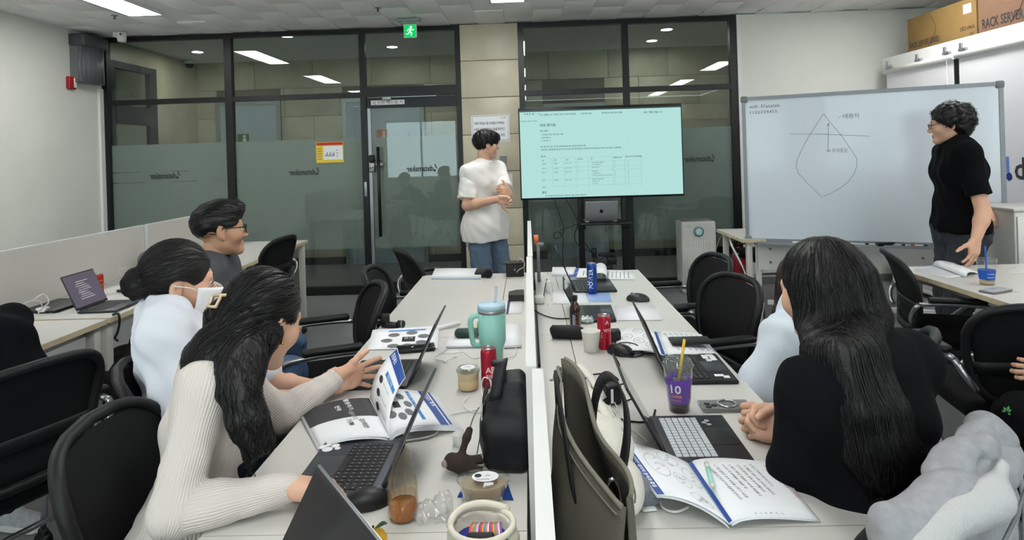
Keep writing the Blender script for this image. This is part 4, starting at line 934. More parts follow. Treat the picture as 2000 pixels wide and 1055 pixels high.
def head_prims(fem=True, s=1.0):
    P = [E((0, -.015, .030), (.076, .094, .086)), E((0, .030, -.030), (.061, .060, .082), k=.04), C((.046, -.008, -.062), (.012, .070, -.100), .020, .015, k=.03), C((-.046, -.008, -.062), (-.012, .070, -.100), .020, .015, k=.03),
         E((0, .076, -.099), (.018, .016, .014), k=.02), E((.043, .056, -.028), .028, k=.03), E((-.043, .056, -.028), .028, k=.03), C((-.036, .078, .020), (.036, .078, .020), .013, k=.02),
         E((.033, .102, -.002), .017, k=.012, op='-'), E((-.033, .102, -.002), .017, k=.012, op='-'),
         C((0, .088, .004), (0, .108, -.032), .0075, .0115, k=.012), E((.011, .100, -.037), .008, k=.008), E((-.011, .100, -.037), .008, k=.008),
         C((-.017, .088, -.064), (.017, .088, -.064), .0068, k=.008), C((-.015, .087, -.074), (.015, .087, -.074), .0075, k=.007)]
    for sx in (-1, 1):
        P += [E((sx * .080, -.010, -.008), (.010, .020, .033), np.array(Matrix.Rotation(sx * .35, 3, 'Z')), k=.008), E((sx * .090, -.004, -.004), (.006, .010, .018), k=.004, op='-'), E((sx * .079, .0, -.036), (.007, .009, .010), k=.008)]
    return P
def hand_prims(side, curls=((15, 20, 12),) * 4, spread=7, thumb=(.75, .62, -.22), tb=(.1, .15), scale=1.0, spreads=None):
    t = -1 if side == 'r' else 1; P = [B((0, .046, 0), (.037, .046, .0125), r=.0125, k=.012), E((0, 0, -.001), (.025, .03, .017), k=.02), C((t * .018, .018, -.009), (t * .030, .050, -.009), .016, .013, k=.015), C((-t * .024, .02, -.008), (-t * .027, .06, -.006), .013, .011, k=.015)]
    base = [(.0275, .088), (.0095, .093), (-.009, .089), (-.0265, .080)]; lens = [.070, .078, .072, .056]; rad = [.0086, .0089, .0084, .0075]
    for i in range(4):
        phi = (spreads[i] if spreads else spread * (1.5 - i)); phi = math.radians(phi) * t; a = 0; p = np.array((t * base[i][0], base[i][1], 0)); c = curls[i]; r = rad[i]
        P.append(C((p[0], p[1] - .03, 0), p, r * 1.1, r, k=.012))
        for j, f in enumerate((.45, .30, .25)):
            a += math.radians(c[j]); d = np.array((math.sin(phi) * math.cos(a), math.cos(phi) * math.cos(a), -math.sin(a))); q = p + d * lens[i] * f * (1.0 if j < 2 else .9)
            P.append(C(p, q, r, r * .93, k=.004)); p = q; r *= .93
    p = np.array((t * .026, .026, -.008)); d = np.array(thumb, float); d[0] *= t; d /= np.linalg.norm(d); r = .0125
    for j, L in enumerate((.040, .031, .024)):
        if j: d = d + np.array((-t * tb[j - 1], .25 * tb[j - 1], -.4 * tb[j - 1])); d /= np.linalg.norm(d)
        q = p + d * L; P.append(C(p, q, r, r * .88, k=.008)); p = q; r *= .88
    return P
def handmesh(side, M, h=.003, **kw): 
    V, Q = sdf(hand_prims(side, **kw), h); return V, Q, M
def nrm3(v): v = Vector(v); return v.normalized()
def torso_axes(J):
    pel = (J['hl'] + J['hr']) / 2; up = nrm3(J['neck'] - pel); lat = nrm3(J['sr'] - J['sl']); fw = nrm3(up.cross(lat)); return pel, up, lat, fw
def torso_prims(J, inf=0.0, fem=True, k=.06, bust=.0, w=1.0):
    pel, up, lat, fw = torso_axes(J); L = (J['neck'] - pel).length
    def Pt(t, l=0, f=0): return pel + up * (L * t) + lat * l + fw * f
    cw, cr = (.070, .086) if fem else (.092, .098); ww, wr = (.052, .080) if fem else (.075, .092); hw, hr = (.078, .100) if fem else (.075, .100)
    P = [C(J['sl'] - up * .012, J['sr'] - up * .012, .047 + inf, k=k), C(Pt(.68, -cw * w), Pt(.68, cw * w), cr + inf, k=k), C(Pt(.35, -ww * w), Pt(.35, ww * w), wr + inf, k=k), C(Pt(.06, -hw * w), Pt(.06, hw * w), hr + inf, k=k),
         C(J['neck'] - fw * .005, J['sl'] * .45 + J['neck'] * .55, .045 + inf * .6, .05 + inf * .7, k=k), C(J['neck'] - fw * .005, J['sr'] * .45 + J['neck'] * .55, .045 + inf * .6, .05 + inf * .7, k=k)]
    if bust:
        for s in (-1, 1): P.append(E(Pt(.66, s * .068, .070), bust + inf * .5, k=.05))
    return P
def sub(a, b, t): return a * (1 - t) + b * t
def sleeve(a, b, t0, t1, r0, r1, h, seed, amp=.003, f=40, k=.03, ext=None):
    """open sleeve shell from a to b (world), cut flat at t1"""
    p, q = sub(a, b, t0), sub(a, b, t1); d = nrm3(b - a)
    return sdf([C(p, q + d * .03, r0, r1, k=k), PL(q, d)], h, wrinkle(amp, f, seed) if amp else None)
class Person:
    def __init__(s, name_label, J, headM, base, skin=None, fem=True, hs=1.0):
        s.J = J; s.hM = headM @ Matrix.Scale(hs, 4); s.t = thing('person', name_label, 'person', base); s.skin = skin or M_skin; s.fem = fem; s.sm = SM(); s.hands = []
    def core(s, legs=True, arms=True, h=.010, thin=1.0, neckr=None):
        J = s.J; f = s.fem; nr = neckr or (.046 if f else .056); hc = s.hM @ Vector((0, -.022, -.075)); P = torso_prims(J, -.004, f); P.append(C(hc, J['neck'], nr, nr * 1.08, k=.03))
        ar = (.040, .034, .023) if f else (.047, .041, .028)
        if arms:
            for a in 'lr': P += [C(J['s' + a], J['e' + a], ar[0] * 1.05, ar[1], k=.03), C(J['e' + a], sub(J['e' + a], J['w' + a], .3), ar[1], ar[1] * 1.02, k=.02), C(sub(J['e' + a], J['w' + a], .3), J['w' + a], ar[1], ar[2], k=.02)]
        if legs:
            for a in 'lr': P += [C(J['h' + a], J['k' + a], .078, .056, k=.04), C(J['k' + a], J['a' + a], .054, .036, k=.02)]
        s.sm.add(sdf(P, h)); return s
    def head(s, h=.0045, eyes=True, lips=True, extra=()):
        V, Q = sdf(head_prims(s.fem) + [C((0, -.02, -.07), (0, -.035, -.14), .046, .046, k=.03)] + list(extra), h)
        mi = np.zeros(len(Q), int)
        if lips:
            c = V[Q].mean(1); mi[(np.abs(c[:, 0]) < .021) & (c[:, 1] > .088) & (np.abs(c[:, 2] + .069) < .0095)] = 1
        s.sm.add((V, Q), mi, s.hM)
        if eyes:
            for sx in (-1, 1):
                V, Q = sdf([E((sx * .033, .0805, -.002), .0128)], .003); c = V[Q].mean(1); m = np.full(len(Q), 2); m[(np.hypot(c[:, 0] - sx * .033, c[:, 2] + .002) < .0062)] = 3; s.sm.add((V, Q), m, s.hM)
                V, Q = sdf([C((sx * .018, .0925, .0225), (sx * .034, .0905, .0265), .0028, .003, k=.003), C((sx * .034, .0905, .0265), (sx * .050, .076, .0215), .003, .0018, k=.003)], .002); s.sm.add((V, Q), np.full(len(Q), 3), s.hM)
                V, Q = sdf([C((sx * .020, .0925, -.0005), (sx * .033, .0955, .0065), .0018, k=.002), C((sx * .033, .0955, .0065), (sx * .048, .085, .0), .0018, k=.002)], .0015); s.sm.add((V, Q), np.full(len(Q), 3), s.hM)
        return s
    def hand(s, side, M, h=.003, **kw): s.sm.add(sdf(hand_prims(side, **kw), h), 0, M); return s
    def finish(s): part('body', s.sm.mesh('body', [s.skin, M_lip, M_eyew, M_iris]), None, s.t, True); return s
    def cloth(s, name, shells, m, label=None):
        g = SM()
        for v in shells: g.add(v)
        return part(name, g.mesh(name, m), None, s.t, True, label)
    def shoes(s, m, sole, dirs, names=('l', 'r'), L=.26):
        for a in names:
            d = Vector(dirs[a]); d.z = 0; M = headframe(s.J['a' + a] * 1.0, d); z = -(s.J['a' + a].z)
            V, Q = sdf([E((0, -.02, z + .055), (.04, .05, .052)), C((0, -.03, z + .045), (0, .12, z + .036), .040, .034, k=.03), C((0, -.02, z + .085), (0, .0, z + .10), .040, .040, k=.03), PL((0, 0, z + .012), (0, 0, -1)), PL((0, 0, z + .115), (0, 0, 1))], .005)
            V2, Q2 = sdf([C((0, -.035, z + .018), (0, .125, z + .018), .047, .045), PL((0, 0, z + .001), (0, 0, -1)), PL((0, 0, z + .028), (0, 0, 1))], .005)
            g = SM(); g.add((V, Q), 0, M); g.add((V2, Q2), 1, M); part('shoe', g.mesh('shoe', [m, sole]), None, s.t, True)
def vnormals(V, Q):
    a, b, c, d = V[Q[:, 0]], V[Q[:, 1]], V[Q[:, 2]], V[Q[:, 3]]; n = np.cross(c - a, d - b); N = np.zeros_like(V)
    for k in range(4): np.add.at(N, Q[:, k], n)
    return N / (np.linalg.norm(N, axis=1, keepdims=True) + 1e-12)
def strands(V, N, flow, n, length, r, seg=8, lift=.0015, jitter=.15, seed=1, mask=None, wave=0.0, taper=True):
    """thin hair strands that follow the surface; returns (V,Q)"""
    rg = np.random.default_rng(seed); idx = np.arange(len(V)) if mask is None else np.where(mask)[0]
    if len(idx) == 0: return np.zeros((0, 3)), np.zeros((0, 4), int)
    i0 = rg.choice(idx, n); p = V[i0] + N[i0] * lift; nn = N[i0]; st = length / seg * rg.uniform(.6, 1.3, (n, 1)); P = [p]; NN = [nn]; jit = rg.normal(size=(n, 3)) * jitter
    Vs = V.astype(np.float32); vv = (Vs ** 2).sum(1)
    lf = lift * rg.uniform(.2, 2.2, (n, 1))
    for k in range(seg):
        f = flow(p) + jit + (wave * np.sin(k * .9 + jit[:, :1] * 40) if wave else 0); f = f - nn * (f * nn).sum(1, keepdims=True); f /= (np.linalg.norm(f, axis=1, keepdims=True) + 1e-9)
        q = (p + f * st).astype(np.float32); j = np.argmin(vv[None, :] - 2 * (q @ Vs.T), 1); d = ((q - Vs[j]) * N[j]).sum(1, keepdims=True)
        off = np.linalg.norm(q - Vs[j], axis=1, keepdims=True); nn = N[j]; q2 = q + nn * (lf - d) * (off < .03); p = q2; P.append(p); NN.append(nn)
    P = np.array(P); NN = np.array(NN); T_ = np.gradient(P, axis=0); T_ /= (np.linalg.norm(T_, axis=2, keepdims=True) + 1e-9); Bn = np.cross(T_, NN); Bn /= (np.linalg.norm(Bn, axis=2, keepdims=True) + 1e-9)
    tt = np.linspace(0, 1, seg + 1); rr = r * (np.clip(1.25 - tt, .25, 1) if taper else np.ones(seg + 1)); rr = rr[:, None, None] * rg.uniform(.6, 1.5, (1, n, 1))
    ring = np.stack([P + Bn * rr * 1.6, P + NN * rr, P - Bn * rr * 1.6], 2)   # seg+1,n,3,3
    vs = ring.transpose(1, 0, 2, 3).reshape(-1, 3); b = np.arange(n)[:, None, None] * (seg + 1) * 3 + np.arange(seg)[None, :, None] * 3; k = np.arange(3)[None, None, :]; k2 = (k + 1) % 3
    Q = np.stack([b + k, b + k2, b + 3 + k2, b + 3 + k], -1).reshape(-1, 4); return vs, Q
def flowdir(d, dn=0.0):
    d = np.array(d, float); return lambda p: np.tile(d, (len(p), 1))
def hairpart(pe, shells, m, strand_sets=(), name='hair', label=None):
    """shells: list of (V,Q); strand_sets: kwargs for strands applied on the joined surface"""
    V = np.concatenate([v for v, q in shells]); o = 0; Qs = []
    for v, q in shells: Qs.append(q + o); o += len(v)
    Q = np.concatenate(Qs); g = SM().add((V, Q)); N = vnormals(V, Q)
    for kw in strand_sets:
        kw = dict(kw); mk = kw.pop('where', None); g.add(strands(V, N, mask=None if mk is None else mk(V), **kw))
    return part(name, g.mesh(name, m), None, pe.t, True, label)
def toworld(VQ, M): return xf(VQ[0], M), VQ[1]
def loc_flow(M, d):
    w = np.array((M.to_3x3() @ Vector(d)).normalized()); return lambda p: np.tile(w, (len(p), 1))
def crown_flow(M, crown=(0, -.06, .11), dn=.3):
    """away from the crown, falling"""
    c = np.array(M @ Vector(crown)); z = np.array((M.to_3x3() @ Vector((0, 0, 1))).normalized())
    def f(p):
        d = p - c; d /= (np.linalg.norm(d, axis=1, keepdims=True) + 1e-9); return d - z * dn
    return f
# ---- helper for joints
def joints(**k): return {a: Vector(b) for a, b in k.items()}
def rightof(f): f = Vector((f[0], f[1], 0)).normalized(); return Vector((f.y, -f.x, 0))
M_denim = mat('blue_denim', (66, 92, 124), .85, var=.18, vscale=12, bump=.2, bscale=300); M_denim2 = mat('light_blue_denim', (96, 122, 156), .85, var=.15, vscale=10, bump=.2, bscale=300); M_dtr = mat('charcoal_trousers', (52, 56, 62), .85, bump=.15, bscale=240); M_btr = mat('black_trousers', (11, 12, 14), .95, bump=.15, bscale=240, spec=.15)
def trousers(J, infl=.012, rk=.066, ra=.052, h=.009, cut=None, seed=3, amp=.004):
    pel = (J['hl'] + J['hr']) / 2; out = [sdf([C(J['hl'], J['hr'], .105 + infl, k=.05)] + sum([[C(J['h' + a], J['k' + a], .084 + infl, rk + infl * .6, k=.05), C(J['k' + a], J['a' + a], rk + infl * .5, ra, k=.03)] for a in 'lr'], []) + ([PL(*cut)] if cut else []), h, wrinkle(amp, 38, seed))]
    return out
def ribmat(name, rgb):
    m = mat(name, rgb, .8, sheen=.2); nt = m.node_tree; b = nt.nodes['Principled BSDF']; at = nt.nodes.new('ShaderNodeAttribute'); at.attribute_name = 'rib'
    mu = nt.nodes.new('ShaderNodeMath'); mu.operation = 'SINE'; nt.links.new(at.outputs['Fac'], mu.inputs[0]); bp = nt.nodes.new('ShaderNodeBump'); bp.inputs['Strength'].default_value = .38; bp.inputs['Distance'].default_value = .0025
    nt.links.new(mu.outputs[0], bp.inputs['Height']); nt.links.new(bp.outputs[0], b.inputs['Normal']); return m
def ribattr(ob, bones, n):
    """angle about the nearest bone x n, for knit ribs; bones world coordinates, mesh local to its thing"""
    me = ob.data; k = len(me.vertices); co = np.zeros(k * 3, np.float32); me.vertices.foreach_get('co', co); P = xf(co.reshape(-1, 3), WM[ob.name]); best = np.full(k, 9.); val = np.zeros(k)
    for a, b, nn in bones:
        a, b = np.array(a), np.array(b); d = b - a; L = np.linalg.norm(d); d = d / L; e1 = np.cross(d, (.3, .9, .1)); e1 /= np.linalg.norm(e1); e2 = np.cross(d, e1); r = P - a; t = np.clip(r @ d, 0, L); q = r - t[:, None] * d; ds = np.linalg.norm(q, axis=1) / (nn / 60.); phi = np.arctan2(q @ e2, q @ e1) * nn; m = ds < best; best[m] = ds[m]; val[m] = phi[m]
    at = me.attributes.new('rib', 'FLOAT', 'POINT'); at.data.foreach_set('value', val.astype(np.float32))
def ring_tube(name, c, n, rx, ry, r, m, pe, lat, seg=28, world=True):
    lat = Vector(lat).normalized(); n = Vector(n).normalized(); b = n.cross(lat).normalized()
    return part(name, MB().tube([c + lat * rx * math.cos(a) + b * ry * math.sin(a) for a in np.linspace(0, 2 * PI, seg, endpoint=False)], r, 8, closed=True), m, pe.t, True)
# =================================================================== woman in cream knit (left, near)
fA = Vector((.88, .47, 0)); rA = rightof(fA); nA = Vector((-.80, 1.575, .985))
srA = AY(402, 752, 1.425); slA = nA - rA * .165 + Vector((0, 0, -.03))
J = joints(neck=nA, sr=srA, sl=slA, er=AY(338, 1004, 1.30), wr=AY(566, 952, 1.37), el=AY(548, 812, 1.84), wl=AY(652, 742, 2.0), hr=(-.84, 1.45, .56), hl=(-.88, 1.61, .56), kr=(-.44, 1.46, .53), kl=(-.48, 1.72, .53), ar=(-.42, 1.5, .10), al=(-.46, 1.72, .10))
hA = headframe(AY(510, 624, 1.60), (.44, .89, -.34), (.14, .20, 1))
A = Person('woman in cream ribbed knit with long half-up black hair reaching for the booklet', J, hA, (-.86, 1.53, 0), fem=True, hs=1.0)
A.core(h=.009).head(extra=())
yl = (AY(728, 748, 2.10) - J['wl']); A.hand('l', frame(J['wl'], Vector((.14, -.10, 1)), Vector((.70, .62, -.24))), h=.0026, curls=((4, 8, 6), (2, 6, 6), (4, 8, 6), (6, 8, 8)), spreads=(19, 5, -7, -22), thumb=(.52, .80, .10), tb=(.0, .1))
A.hand('r', frame(J['wr'] + Vector((0, 0, .004)), Vector((.25, -.95, .12)), Vector((.92, .28, -.22))), h=.003, curls=((38, 30, 20),) * 4)
A.finish()
Pk = torso_prims(J, .010, True, bust=.058) + [C(J['hl'], J['hr'], .125, k=.05)]
for a, w in (('r', .0), ('l', 0)): Pk += [C(J['s' + a], J['e' + a], .054, .046, k=.04), C(J['e' + a], sub(J['e' + a], J['w' + a], .35), .047, .044, k=.02), C(sub(J['e' + a], J['w' + a], .35), sub(J['e' + a], J['w' + a], .97), .044, .033, k=.02)]
pelA, upA, latA, fwA = torso_axes(J)
Pk += [E(J['neck'] + fwA * .045 + Vector((0, 0, .045)), .070, k=.02, op='-')]
kn = A.cloth('knit_top', [sdf(Pk, .0065, wrinkle(.0022, 55, 5))], ribmat('cream_rib_knit', (210, 201, 194)))
ribattr(kn, [(J['sr'], J['er'], 52), (J['er'], J['wr'], 46), (J['sl'], J['el'], 52), (J['el'], J['wl'], 46), (pelA, J['neck'], 130)], 1)
A.cloth('trousers', trousers(J, cut=None), M_btr)
A.shoes(M_white, M_white, {'l': (1, 0, 0), 'r': (1, 0, 0)})
# hair: cap, twist with claw clip, long back and front falls
capA = toworld(sdf([E((0, -.012, .034), (.090, .100, .097)), E((0, -.055, -.02), (.075, .05, .07), k=.04), E((0, .118, -.045), (.072, .082, .094), k=.02, op='-'), E((0, .05, -.15), (.12, .09, .1), k=.02, op='-'), E((.1, .018, -.03), (.04, .036, .045), k=.015, op='-'), E((-.1, .018, -.03), (.04, .036, .045), k=.015, op='-')], .0055), A.hM)
tw = toworld(sdf([E((-.03, -.098, .0), (.038, .026, .030)), E((-.045, -.092, -.028), (.034, .026, .030), k=.02), C((-.05, -.07, .01), (.03, -.085, -.01), .028, k=.03)], .005, wrinkle(.003, 90, 8)), A.hM)
def chain(pts, h=.0075, k=.03, seed=2, amp=.004, f=45):
    P = [C(pts[i][0], pts[i + 1][0], pts[i][1], pts[i + 1][1], k=k) for i in range(len(pts) - 1)]; return sdf(P, h, wrinkle(amp, f, seed))
hw = A.hM @ Vector((.035, -.085, -.02))
back = chain([(A.hM @ Vector((.02, -.07, -.03)), .066), (A.hM @ Vector((.0, -.10, -.10)), .066), (AY(415, 690, 1.53), .052), (AY(378, 728, 1.53), .034), (AY(352, 742, 1.53), .008)])
front = chain([(A.hM @ Vector((.055, -.035, -.03)), .046), (AY(470, 700, 1.46), .048), (AY(466, 760, 1.40), .042), (AY(484, 812, 1.385), .036), (AY(496, 862, 1.385), .026), (AY(486, 910, 1.385), .008)], seed=6)
front2 = chain([(AY(468, 760, 1.39), .028), (AY(500, 825, 1.37), .020), (AY(516, 862, 1.375), .010), (AY(526, 868, 1.38), .003)], h=.006)
dn = lambda p: np.tile(np.array((.05, -.05, -1.)), (len(p), 1))
hairpart(A, [capA, tw, back, front, front2], M_hair, [dict(flow=loc_flow(A.hM, (0, -.9, -.35)), n=714, length=.16, r=.0007, seg=9, seed=3, where=lambda V: xf(V, A.hM.inverted())[:, 2] > -.03), dict(flow=dn, n=1054, length=.20, r=.0007, seg=12, seed=4, wave=.35, jitter=.12, where=lambda V: V[:, 2] < 1.10)])
part('hair_clip', (lambda mb: mb.tube([A.hM @ Vector(p) for p in ((-.045, -.122, .040), (-.012, -.126, .044), (-.010, -.134, .016), (-.042, -.130, .012))], .0048, 8, closed=True).tube([A.hM @ Vector(p) for p in ((-.042, -.10, .046), (-.045, -.122, .040))], .004, 6).tube([A.hM @ Vector(p) for p in ((-.012, -.10, .048), (-.012, -.126, .044))], .004, 6))(MB()), mat('gold_clip', (214, 190, 160), .25, .3), A.t, True, 'pale gold claw clip')
ep = A.hM @ Vector((.088, .004, -.046)); part('earring', MB().sphere(ep, .0048, 10, 6), mat('gold', (214, 170, 90), .2, 1.0), A.t, True, 'small gold stud earring')
rg = J['wl'] + Vector((.70, .62, -.24)).normalized() * .098 + Vector((.14, -.1, 1)).normalized() * .034
ring_tube('finger_ring', rg, Vector((.74, .60, .10)), .0097, .0097, .0016, MATS['gold'], A, (0, 0, 1))
# =================================================================== masked woman in white tee
fB = Vector((.90, .43, 0)); rB = rightof(fB); nB = Vector((-1.175, 2.03, 1.02))
J = joints(neck=nB, sr=nB + rB * .165 + Vector((0, 0, -.035)), sl=nB - rB * .165 + Vector((0, 0, -.035)), er=(-.995, 1.80, .735), wr=(-.80, 1.92, .77), el=(-.865, 2.13, .735), wl=(-.70, 1.99, .775), hr=(-1.08, 1.95, .56), hl=(-1.12, 2.11, .56), kr=(-.70, 1.94, .575), kl=(-.76, 2.16, .575), ar=(-.74, 1.95, .1), al=(-.74, 2.16, .1))
hB = headframe(AY(347, 550, 2.05), (.82, .56, -.12), (.10, 0, 1))
Bp = Person('woman in white tee wearing a white face mask and navy lanyard', J, hB, (-1.2, 2.04, 0), fem=True, hs=1.08)
Bp.core(h=.010, neckr=.05).head().hand('l', frame(J['wl'], (-.5, .8, 0), (.8, -.5, -.1)), curls=((35, 30, 20),) * 4).hand('r', frame(J['wr'], (.3, -.95, 0), (.95, .3, -.1)), curls=((35, 30, 20),) * 4).finish()
M_tee = mat('white_cotton_tee', (212, 215, 224), .85, bump=.05, bscale=250)
P = torso_prims(J, .030, True, bust=.06, w=1.15) + [C(J['hl'], J['hr'], .145, k=.06)]; pl_, up_, la_, fw_ = torso_axes(J)
P += [E(J['neck'] + fw_ * .02 + Vector((0, 0, .055)), .088, k=.015, op='-')]
for a in 'lr': P += [C(J['s' + a], sub(J['s' + a], J['e' + a], .8), .072, .082, k=.05)]
P += [PL(pl_ - up_ * .06, (0, 0, -1))]
Bp.cloth('tee_shirt', [sdf(P, .0075, wrinkle(.0055, 38, 11))], M_tee)
Bp.cloth('trousers', trousers(J), M_denim2); Bp.shoes(M_white, M_white, {'l': (1, 0, 0), 'r': (1, 0, 0)})
cap = toworld(sdf([E((0, -.010, .034), (.089, .099, .095)), E((0, .115, -.040), (.072, .080, .092), k=.02, op='-'), E((0, .04, -.155), (.13, .10, .1), k=.02, op='-'), E((.1, .012, -.02), (.04, .034, .045), k=.015, op='-'), E((-.1, .012, -.02), (.04, .034, .045), k=.015, op='-')], .0055), Bp.hM)
bun = toworld(sdf([E((.0, -.108, -.006), (.040, .032, .042)), C((0, -.07, 0), (0, -.10, -.01), .032, k=.03)], .005, wrinkle(.0035, 80, 9)), Bp.hM)
hairpart(Bp, [cap, bun], hairmat('soft_black_hair', (26, 22, 23), .42), [dict(flow=loc_flow(Bp.hM, (0, -1, -.28)), n=816, length=.16, r=.0006, seg=9, seed=5), dict(flow=loc_flow(Bp.hM, (0, -.3, -1)), n=102, length=.05, r=.0006, seg=6, seed=6, where=lambda V: xf(V, Bp.hM.inverted())[:, 2] < -.03)])
mk = MB()
def msk(u, v):
    a = (u - .5) * 2.35; z = -.018 - .098 * v; bul = .127 + .016 * math.sin(PI * min(1, v * 1.15 + .12)) * math.cos(a) ** 2 - .030 * v * v
    return Bp.hM @ Vector((math.sin(a) * .086 * (1 - .24 * v * v), math.cos(a) * bul * (.92 if v < .9 else .88) + .006 * math.cos(a), z + .016 * math.sin(abs(a)) * (1 - 2 * v)))
mk.sheet(msk, 18, 10, th=.0018); part('face_mask', mk, mat('mask_white', (240, 240, 240), .8, bump=.05, bscale=200), Bp.t, True, 'white face mask')
sl_ = MB()
for v, z in ((.1, .008), (.85, -.03)):
    for u, sx in ((1, 1), (0, -1)): part('mask_strap', cable(MB(), [msk(u, v), Bp.hM @ Vector((sx * .088, .01 + .02 * (1 - v), z - .01)), Bp.hM @ Vector((sx * .090, -.018, z * .6))], .0018, 6), M_white, Bp.t, True)
ln = MB(); cable(ln, [Bp.hM @ Vector((.0, -.075, -.125)), J['neck'] + la_ * .066 - fw_ * .02 + V3(0, 0, .012), J['neck'] + la_ * .075 + fw_ * .06 + V3(0, 0, -.02), J['neck'] + la_ * .05 + fw_ * .125 + V3(0, 0, -.12), J['neck'] + fw_ * .16 + V3(0, 0, -.26)], .0075, 6); cable(ln, [Bp.hM @ Vector((.0, -.075, -.125)), J['neck'] - la_ * .066 - fw_ * .02 + V3(0, 0, .012), J['neck'] - la_ * .075 + fw_ * .06 + V3(0, 0, -.02), J['neck'] - la_ * .05 + fw_ * .125 + V3(0, 0, -.12), J['neck'] + fw_ * .16 + V3(0, 0, -.26)], .0075, 6)
part('lanyard', ln, mat('navy_lanyard', (32, 48, 110), .6), Bp.t, True, 'navy blue lanyard')
# =================================================================== man in dark tee with glasses
fC = Vector((.95, .22, 0)); rC = rightof(fC); nC = AY(418, 508, 2.95)
J = joints(neck=nC, sr=nC + rC * .19 + V3(0, 0, -.04), sl=nC - rC * .19 + V3(0, 0, -.04), er=(-1.42, 2.62, .75), wr=(-1.26, 2.82, .66), el=(-1.44, 3.15, .75), wl=(-1.24, 2.98, .66), hr=(-1.50, 2.78, .55), hl=(-1.52, 2.96, .55), kr=(-1.06, 2.72, .57), kl=(-1.20, 3.10, .59), ar=(-1.02, 2.68, .11), al=(-1.18, 3.12, .11))
hC = headframe(AY(430, 449, 2.95), (.82, .57, .02), (-.04, 0, 1))
Cp = Person('man in charcoal tee with black glasses and swept black hair', J, hC, (-1.5, 2.87, 0), M_skin2, False, 1.04)
Cp.core(h=.011).head(h=.005).hand('r', frame(J['wr'], (0, 1, 0), (1, 0, -.2)), h=.004, curls=((40, 30, 20),) * 4).hand('l', frame(J['wl'], (0, 1, 0), (1, 0, -.2)), h=.004, curls=((40, 30, 20),) * 4).finish()
M_ctee = mat('charcoal_tee', (70, 72, 76), .85, bump=.05, bscale=220)
P = torso_prims(J, .018, False) + sum([[C(J['s' + a], sub(J['s' + a], J['e' + a], .75), .062, .066, k=.04)] for a in 'lr'], [])
Cp.cloth('tee_shirt', [sdf(P, .009, wrinkle(.003, 36, 12))], M_ctee)
ring_tube('collar', nC + V3(0, 0, .022), (0.1, 0, 1), .068, .064, .008, M_blackm, Cp, (1, 0, 0))
Cp.cloth('jeans', trousers(J, h=.010), M_denim); Cp.shoes(M_blackp, M_white, {'l': (1, -.1, 0), 'r': (1, -.1, 0)})
cap = toworld(sdf([E((0, -.014, .040), (.083, .106, .088)), E((0, .045, .095), (.062, .066, .036), k=.04), E((0, .125, -.042), (.075, .084, .094), k=.015, op='-'), E((0, .05, -.14), (.13, .115, .09), k=.02, op='-'), E((.1, .012, -.03), (.04, .034, .04), k=.012, op='-'), E((-.1, .012, -.03), (.04, .034, .04), k=.012, op='-')], .0055, wrinkle(.002, 110, 4)), Cp.hM)
hairpart(Cp, [cap], M_hair, [dict(flow=loc_flow(Cp.hM, (0, -.8, .1)), n=374, length=.07, r=.0009, seg=6, seed=8, lift=.003)])
def glasses(pe, m, r=.0019, lens_w=.0225, lens_h=.018):
    g = MB()
    for sx in (-1, 1):
        ring = [pe.hM @ Vector((sx * (.034 + lens_w * math.copysign(abs(math.cos(a)) ** .7, math.cos(a))), .108 - .010 * abs(math.cos(a)) * (1 if math.cos(a) * 1 > 0 else .2), -.004 + lens_h * math.copysign(abs(math.sin(a)) ** .7, math.sin(a)))) for a in np.linspace(0, 2 * PI, 20, endpoint=False)]
        g.tube(ring, r, 6, closed=True); g.tube([pe.hM @ Vector(p) for p in ((sx * .056, .100, .006), (sx * .078, .070, .008), (sx * .084, .0, .010), (sx * .082, -.022, -.012))], r, 6)
    g.tube([pe.hM @ Vector(p) for p in ((-.012, .108, .0), (0, .112, .004), (.012, .108, .0))], r, 6); return part('glasses', g, m, pe.t, True, 'glasses with thin dark frame')
glasses(Cp, M_blackp, .0026)
# =================================================================== man in white tee standing by the column
YD = 5.5; fD = Vector((.80, -.60, 0)); rD = rightof(fD); nD = AY(946, 322, YD)
J = joints(neck=nD, sr=nD + rD * .205 + V3(0, 0, -.05), sl=nD - rD * .185 + V3(0, 0, -.045), er=AY(912, 402, 5.28), wr=AY(972, 389, 5.16), el=AY(985, 378, 5.45), wl=AY(992, 380, 5.24), hr=(-.44, 5.42, .90), hl=(-.32, 5.58, .90), kr=(-.42, 5.40, .48), kl=(-.26, 5.58, .48), ar=(-.44, 5.44, .09), al=(-.26, 5.62, .09))
hD = headframe(AY(950, 282, YD), (.93, .34, -.06))
Dp = Person('standing man in a loose white tee and blue jeans looking at the television', J, hD, (-.38, 5.5, 0), fem=False, hs=.98)
Dp.core(h=.010).head(h=.005).hand('r', frame(J['wr'], (.1, -.3, .95), (.95, -.05, -.1)), h=.004, curls=((45, 50, 30),) * 4).hand('l', frame(J['wl'] + V3(.02, 0, 0), (.2, .4, .9), (-.6, -.8, -.05)), h=.004, curls=((45, 50, 30),) * 4).finish()
pl_, up_, la_, fw_ = torso_axes(J); M_dtee = mat('off_white_tee', (230, 227, 222), .85, bump=.04, bscale=220)
P = torso_prims(J, .026, False, w=1.08) + [C(J['s' + a], sub(J['s' + a], J['e' + a], .45), .062, .070, k=.05) for a in 'lr'] + [C(pl_ - la_ * .09 + V3(0, 0, -.02), pl_ + la_ * .09 + V3(0, 0, -.02), .130, k=.07), C(pl_ - la_ * .09 + V3(0, 0, -.14), pl_ + la_ * .09 + V3(0, 0, -.14), .142, k=.05), C(J['hl'] - V3(0, 0, .04), J['hr'] - V3(0, 0, .04), .138, k=.05), PL((0, 0, .755), (0, 0, -1))]
